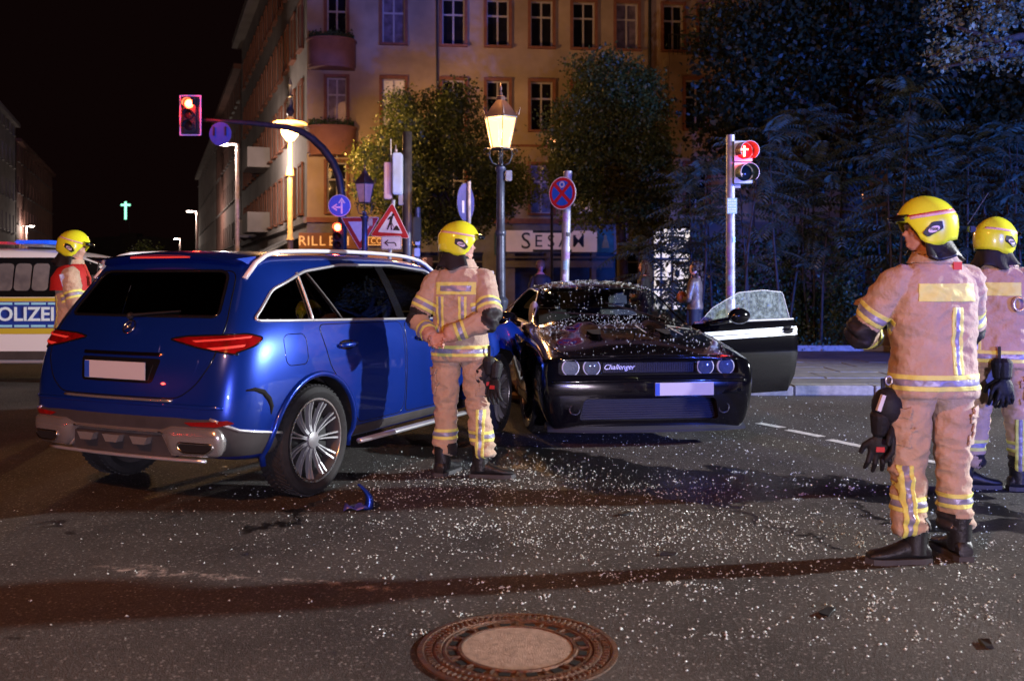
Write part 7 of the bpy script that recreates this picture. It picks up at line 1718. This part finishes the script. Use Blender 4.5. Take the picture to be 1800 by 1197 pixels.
# two street trees before the facade
def wb(px, py, Y, rx, rz, ry=None):
    c = at(px, py, Y); k = Y / F; return (c.x, Y, c.z, rx * k, (ry or rx * .8) * k, rz * k)
YT = 30.0
YT = 35.5
b = at(775, 490, YT)
tree('street_tree', 'leafy street tree lit yellow on its left side behind the equipment mast', (b.x, YT, .12), [wb(770, 230, YT, 85, 65), wb(700, 290, YT, 70, 62), wb(690, 335, YT, 60, 45), wb(790, 330, YT, 100, 80), wb(880, 330, YT, 50, 50), wb(800, 395, YT, 70, 25)], 250, .62, 560, .13, LIND, .16, tuple(at(775, 300, YT)), 11)
YT = 30.0
b = at(1088, 490, YT)
tree('street_tree', 'dark street tree in front of the shops right of the SESAM sign', (b.x, YT - 1.5, .12), [wb(1085, 150, YT - 1.5, 75, 50), wb(1075, 220, YT - 1.5, 110, 60), wb(1060, 285, YT - 1.5, 100, 55), wb(1135, 330, YT - 1.5, 70, 45), wb(1010, 330, YT - 1.5, 45, 22), wb(1040, 372, YT - 1.5, 60, 18), wb(1130, 390, YT - 1.5, 35, 20)], 290, .50, 620, .115, LIND, .17, tuple(at(1086, 300, YT - 1.5)), 12)
# large dark trees right
b = at(1500, 490, 27)
tree('broad_tree', 'huge dark tree filling the upper right behind the shrubs', (b.x, 27, .12), [wb(1370, 90, 27, 120, 110), wb(1480, 60, 27, 160, 110), wb(1640, 60, 27, 190, 120), wb(1760, 180, 27, 160, 140), wb(1560, 190, 27, 190, 120), wb(1400, 240, 27, 150, 90), wb(1300, 170, 27, 60, 60)], 360, .85, 220, .18, DARKL, .35, tuple(at(1500, 200, 27)), 13, limbs=14)
b = at(1980, 490, 14)
tree('overhanging_tree', 'tree at the upper right corner whose pale lit twigs hang into view', (b.x, 14, .12), [wb(1700, 30, 14, 75, 45), wb(1665, 95, 14, 50, 32), wb(1760, 70, 14, 50, 40), wb(1820, -10, 14, 120, 60)], 110, .20, 700, .075, GREYL, .2, tuple(at(1960, 60, 14)), 14)
# hedge mass (individual bushes)
for i, (px, Y, rx, rz, py, lab) in enumerate(((1250, 20.5, 60, 90, 500, 'dense dark bush behind the curly haired woman'), (1340, 20.0, 75, 110, 500, 'broad bush behind the open car door'), (1440, 19.8, 80, 105, 510, 'rounded leafy bush right of the open car door'), (1540, 19.5, 80, 110, 500, 'bush to the left of the front firefighter elbow'), (1640, 19.6, 80, 110, 500, 'bush hidden mostly by the front firefighter'), (1760, 19.4, 90, 115, 495, 'bush at the right picture edge behind two firefighters'))):
    b = at(px, 490, Y)
    tree('hedge_bush', lab, (b.x, Y, .12), [wb(px, py, Y, rx, rz, 45), wb(px - rx * .3, py + 55, Y - .2, rx * .8, 55, 45)], 60, .42, 520, .085, HEDG, .05, tuple(at(px, 500, Y)), 30 + i, 'bush', 4)
# ailanthus saplings with pinnate fronds
def frond(bm, base, d, L, droop, s=1.0, n=11):
    d = V(d).normalized(); side = d.cross(V((0, 0, 1))).normalized(); p = V(base); pts = [p.copy()]; dd = d.copy()
    for k in range(n):
        dd = (dd + V((0, 0, -droop / n))).normalized(); p = p + dd * L / n; pts.append(p.copy()); up = side.cross(dd).normalized(); ll = L * .24 * (1 - .55 * abs(k / n - .35)) * s
        for sx in (-1, 1):
            ax = (side * sx + dd * .35 - V((0, 0, .35))).normalized(); w = dd * ll * .16
            a = bm.verts.new(p); b_ = bm.verts.new(p + ax * ll * .45 + w + up * .01); c = bm.verts.new(p + ax * ll - V((0, 0, ll * .15))); e = bm.verts.new(p + ax * ll * .45 - w + up * .01); bm.faces.new((a, b_, c, e))
    return pts
def ailanthus(label, px, Y, htop, nst, seed, nf=26, spread=1.0):
    r = random.Random(seed); b = at(px, 490, Y); t = thing('ailanthus_sapling', label, 'sapling', (b.x, Y, .12)); q = BM(); st_ = BM(); H = at(0, htop, Y).z
    for s in range(nst):
        bx_ = V((r.uniform(-.5, .5) * spread, r.uniform(-.4, .4), 0)); lean = V((r.uniform(-.10, .10), r.uniform(-.1, .05), 1)).normalized(); h = H * r.uniform(.72, 1.0); top = bx_ + lean * h
        tube(st_, [bx_, bx_.lerp(top, .5) + V((r.uniform(-.08, .08), 0, 0)), top], [.032, .024, .010], 6)
        for k in range(nf):
            f_ = r.uniform(.30, 1) ** .7 if k > 9 else 1.0; p = bx_.lerp(top, f_); a = r.uniform(0, 2 * PI); el = r.uniform(.0, .55) if f_ < .98 else r.uniform(.3, .9)
            frond(q, p, (math.cos(a), math.sin(a), el), r.uniform(.55, 1.0) * spread ** .5, r.uniform(.5, 1.2))
    obj('fronds', q, AIL, t); obj('stem', st_, BARK, t, smooth=True); return t
for i, a in enumerate((('ailanthus sapling rising left of the pedestrian signal', 1225, 18.6, 270, 3), ('ailanthus sapling just right of the pedestrian signal', 1345, 18.2, 215, 3), ('slim ailanthus sapling with a star of fronds in the middle of the shrubs', 1515, 17.6, 175, 2), ('ailanthus sapling above the open door window', 1430, 18.9, 290, 4),
        ('ailanthus sapling left of the tallest helmet', 1580, 18.4, 260, 3), ('ailanthus sapling with forked pale stems behind the tallest helmet', 1665, 17.8, 215, 4), ('ailanthus sapling between the two right helmets', 1730, 18.6, 270, 3), ('ailanthus sapling at the right picture edge', 1800, 18.0, 245, 4), ('low ailanthus sapling behind the curly haired woman', 1170, 19.5, 395, 2), ('tall thin ailanthus sapling at the back of the shrubs', 1400, 20.6, 190, 3))):
    ailanthus(*a, seed=50 + i)
# low ground cover at the hedge foot
r = np.random.default_rng(5); n = 2600; xs = r.uniform(3.8, 13, n); C = np.stack([xs, 18.1 + r.normal(0, .16, n), .14 + np.abs(r.normal(0, .07, n))], 1)
tag(obj('ground_ivy', leaves(C, .075, 9), HEDG), 'low green weeds along the foot of the bushes', 'weeds', kind='stuff')
ed = BM(); bx(ed, (8.5, 17.85, .16), (11, .10, .12)); tag(obj('bed_edging', ed, KERBM), kind='structure')
q = BM(); bx(q, (10.5, 24, .09), (15, 12.2, .16)); tag(obj('planting_bed', q, mat('dark soil', (.03, .024, .018), .95, var=.4, vs=4)), kind='structure')
# small street bush far left
b = at(255, 490, 60); tree('distant_bush', 'small warm lit bush far down the side street', (b.x, 60, 0), [wb(255, 450, 60, 30, 22)], 24, .5, 260, .14, LIND, .05, tuple(at(255, 470, 60)), 77, 'bush', 2)
# ------------------------------------------------------------------ glass and debris
GLASSC = mat('crumbled safety glass', (.70, .80, .77), .10, 0, spec=.9, emis=None, var=.1); 
def shards(P, size, seed, up=True):
    """tiny tetrahedral crumbs"""
    r = np.random.default_rng(seed); n = len(P); s = size * r.lognormal(0, .58, size=(n, 1)); base = np.array([[1, 0, -.3], [-.5, .87, -.3], [-.5, -.87, -.3], [0, 0, .8]])
    s = np.minimum(s, size * 2.1); ang = r.uniform(0, 2 * PI, n); c, sn = np.cos(ang), np.sin(ang); vv = np.empty((n, 4, 3), np.float32)
    for k in range(4):
        b = base[k] + r.normal(0, .25, (n, 3)); vv[:, k, 0] = (b[:, 0] * c - b[:, 1] * sn); vv[:, k, 1] = (b[:, 0] * sn + b[:, 1] * c); vv[:, k, 2] = b[:, 2] * .75
    vv = vv * s[:, :, None] if False else vv * s.reshape(n, 1, 1); vv[:, :, 2] -= vv[:, :, 2].min(axis=1)[:, None]; vv += np.asarray(P)[:, None, :]
    F_ = (np.arange(n)[:, None, None] * 4 + np.array([[0, 1, 3], [1, 2, 3], [2, 0, 3], [0, 2, 1]])[None]).reshape(-1)
    me = bpy.data.meshes.new('shards'); me.vertices.add(n * 4); me.vertices.foreach_set('co', vv.reshape(-1)); m = n * 4; me.loops.add(m * 3); me.loops.foreach_set('vertex_index', F_.astype(np.int32)); me.polygons.add(m)
    me.polygons.foreach_set('loop_start', np.arange(0, m * 3, 3, dtype=np.int32)); me.polygons.foreach_set('loop_total', np.full(m, 3, np.int32)); me.update(calc_edges=True); me.validate(); return me
r = np.random.default_rng(21); pts = []
def scat(px, py, n, sx, sy):
    c = gr(px, py); pts.append(np.stack([r.normal(c.x, sx, n), r.normal(c.y, sy, n), np.full(n, .001)], 1))
scat(820, 835, 1100, .6, .35); scat(900, 870, 700, .8, .4); scat(1080, 935, 1250, .85, .36); scat(1270, 950, 950, .9, .42); scat(1350, 900, 600, 1.2, .7); scat(1450, 800, 800, 1.2, 1.1); scat(1600, 1040, 600, .9, .35); scat(1300, 1060, 260, 1.0, .3); scat(640, 920, 240, 1.0, .5); scat(1400, 730, 600, 1.5, 1.0); scat(300, 960, 90, 1.2, .5); scat(700, 1050, 70, 1.1, .3); scat(1150, 780, 400, 1.4, .5); scat(1500, 1150, 150, .7, .2); scat(900, 850, 300, 1.4, .6)
# clustered little heaps
for _ in range(170):
    c = gr(r.uniform(650, 1750), 830 + 300 * r.random() ** 1.3); k = int(r.integers(4, 22)); w_ = r.uniform(.015, .05); pts.append(np.stack([r.normal(c.x, w_, k), r.normal(c.y, w_, k), np.full(k, .001)], 1))
P_ = np.concatenate(pts); P_ = P_[(P_[:, 1] > 3.1)]
tag(obj('glass_crumbs', shards(P_, .0040, 3), GLASSC), 'countless glittering crumbs of safety glass strewn over the asphalt', 'broken glass', kind='stuff')
# crumbs on the black car
Mi = coupe.matrix_basis if False else (Matrix.Translation(coupe.location) @ Matrix.Rotation(coupe.rotation_euler.z, 4, 'Z')); pc = []
def drop(x0, x1, y0, y1, n, bias=1):
    for _ in range(n):
        x = random.uniform(x0, x1); y = random.uniform(y0, y1) if bias == 1 else random.triangular(y0, y1, bias)
        h = skC.ray(V((x, y, 3)), V((0, 0, -1)))
        if h: pc.append(h[0] + h[1] * .004)
drop(-1.0, .25, -.62, .62, 420); drop(.2, .95, -.68, .68, 260); drop(.95, 1.5, -.85, .85, 430); drop(1.4, 2.38, -.85, .85, 260); drop(1.0, 1.35, -.85, .2, 200)
for _ in range(300):
    y = random.gauss(0, .4); h = skC.ray(V((random.uniform(.05, .22), max(-.6, min(.6, y)), 3)), V((0, 0, -1)))
    if h: pc.append(h[0] + h[1] * .002)
tag(obj('glass_crumbs', shards(np.array([tuple(p) for p in pc]), .0044, 4), GLASSC, coupe), kind='stuff')
# torn blue plastic piece
p = gr(632, 897); t = thing('bumper_fragment', 'torn blue car body fragment standing upright on the asphalt', 'debris', (p.x, p.y, 0))
q = BM(); g = []
for i in range(9):
    u = i / 8; row = []
    for j in range(4):
        v = j / 3 - .5; w = .055 * (1 - .75 * u ** 1.5); row.append(q.verts.new((.045 + .030 * math.sin(u * 2.6) - .075 * u * u + w * v, .02 * u + .03 * (v * v) * 2, .155 * u + .004)))
    g.append(row)
for i in range(8):
    for j in range(3): q.faces.new((g[i][j], g[i + 1][j], g[i + 1][j + 1], g[i][j + 1]))
o = obj('upright_sliver', q, BLUEP, t, smooth=True); s = o.modifiers.new('s', 'SOLIDIFY'); s.thickness = .004
q = BM(); g = []
for i in range(8):
    row = []
    for j in range(5):
        u, v = i / 7, j / 4; row.append(q.verts.new((-.095 + .15 * u, -.04 + .09 * v, .006 + .045 * abs(math.sin(u * 5 + v * 3)) * (1 - abs(v - .5)))))
    g.append(row)
for i in range(7):
    for j in range(4): q.faces.new((g[i][j], g[i + 1][j], g[i + 1][j + 1], g[i][j + 1]))
o = obj('crumpled_base', q, mat('dark violet torn plastic', (.05, .05, .25), .3, coat=.5), t, smooth=25); s = o.modifiers.new('s', 'SOLIDIFY'); s.thickness = .004
# a few dark plastic bits
dl = [(1175, 975, 'small flat black fragment left of the dried trickle'), (1100, 905, 'dark plastic fragment among the densest glass'), (1455, 1077, 'small dark fragment at the lower right'), (1735, 1135, 'dark fragment near the lower right corner'), (1020, 812, 'thin black strip lying in the wet spill')]
for i, (px, py, lab) in enumerate(dl):
    c = gr(px, py); q = BM(); bx(q, (0, 0, .006), (.07 + .02 * (i % 3), .035, .010), Matrix.Rotation(.5 * i, 4, 'Z'))
    for v in q.verts: v.co += V((random.gauss(0, .006), random.gauss(0, .006), abs(random.gauss(0, .006))))
    tag(obj('plastic_fragment', q, BLACK, loc=(c.x, c.y, 0)), lab, 'debris', 'plastic fragments on the road')
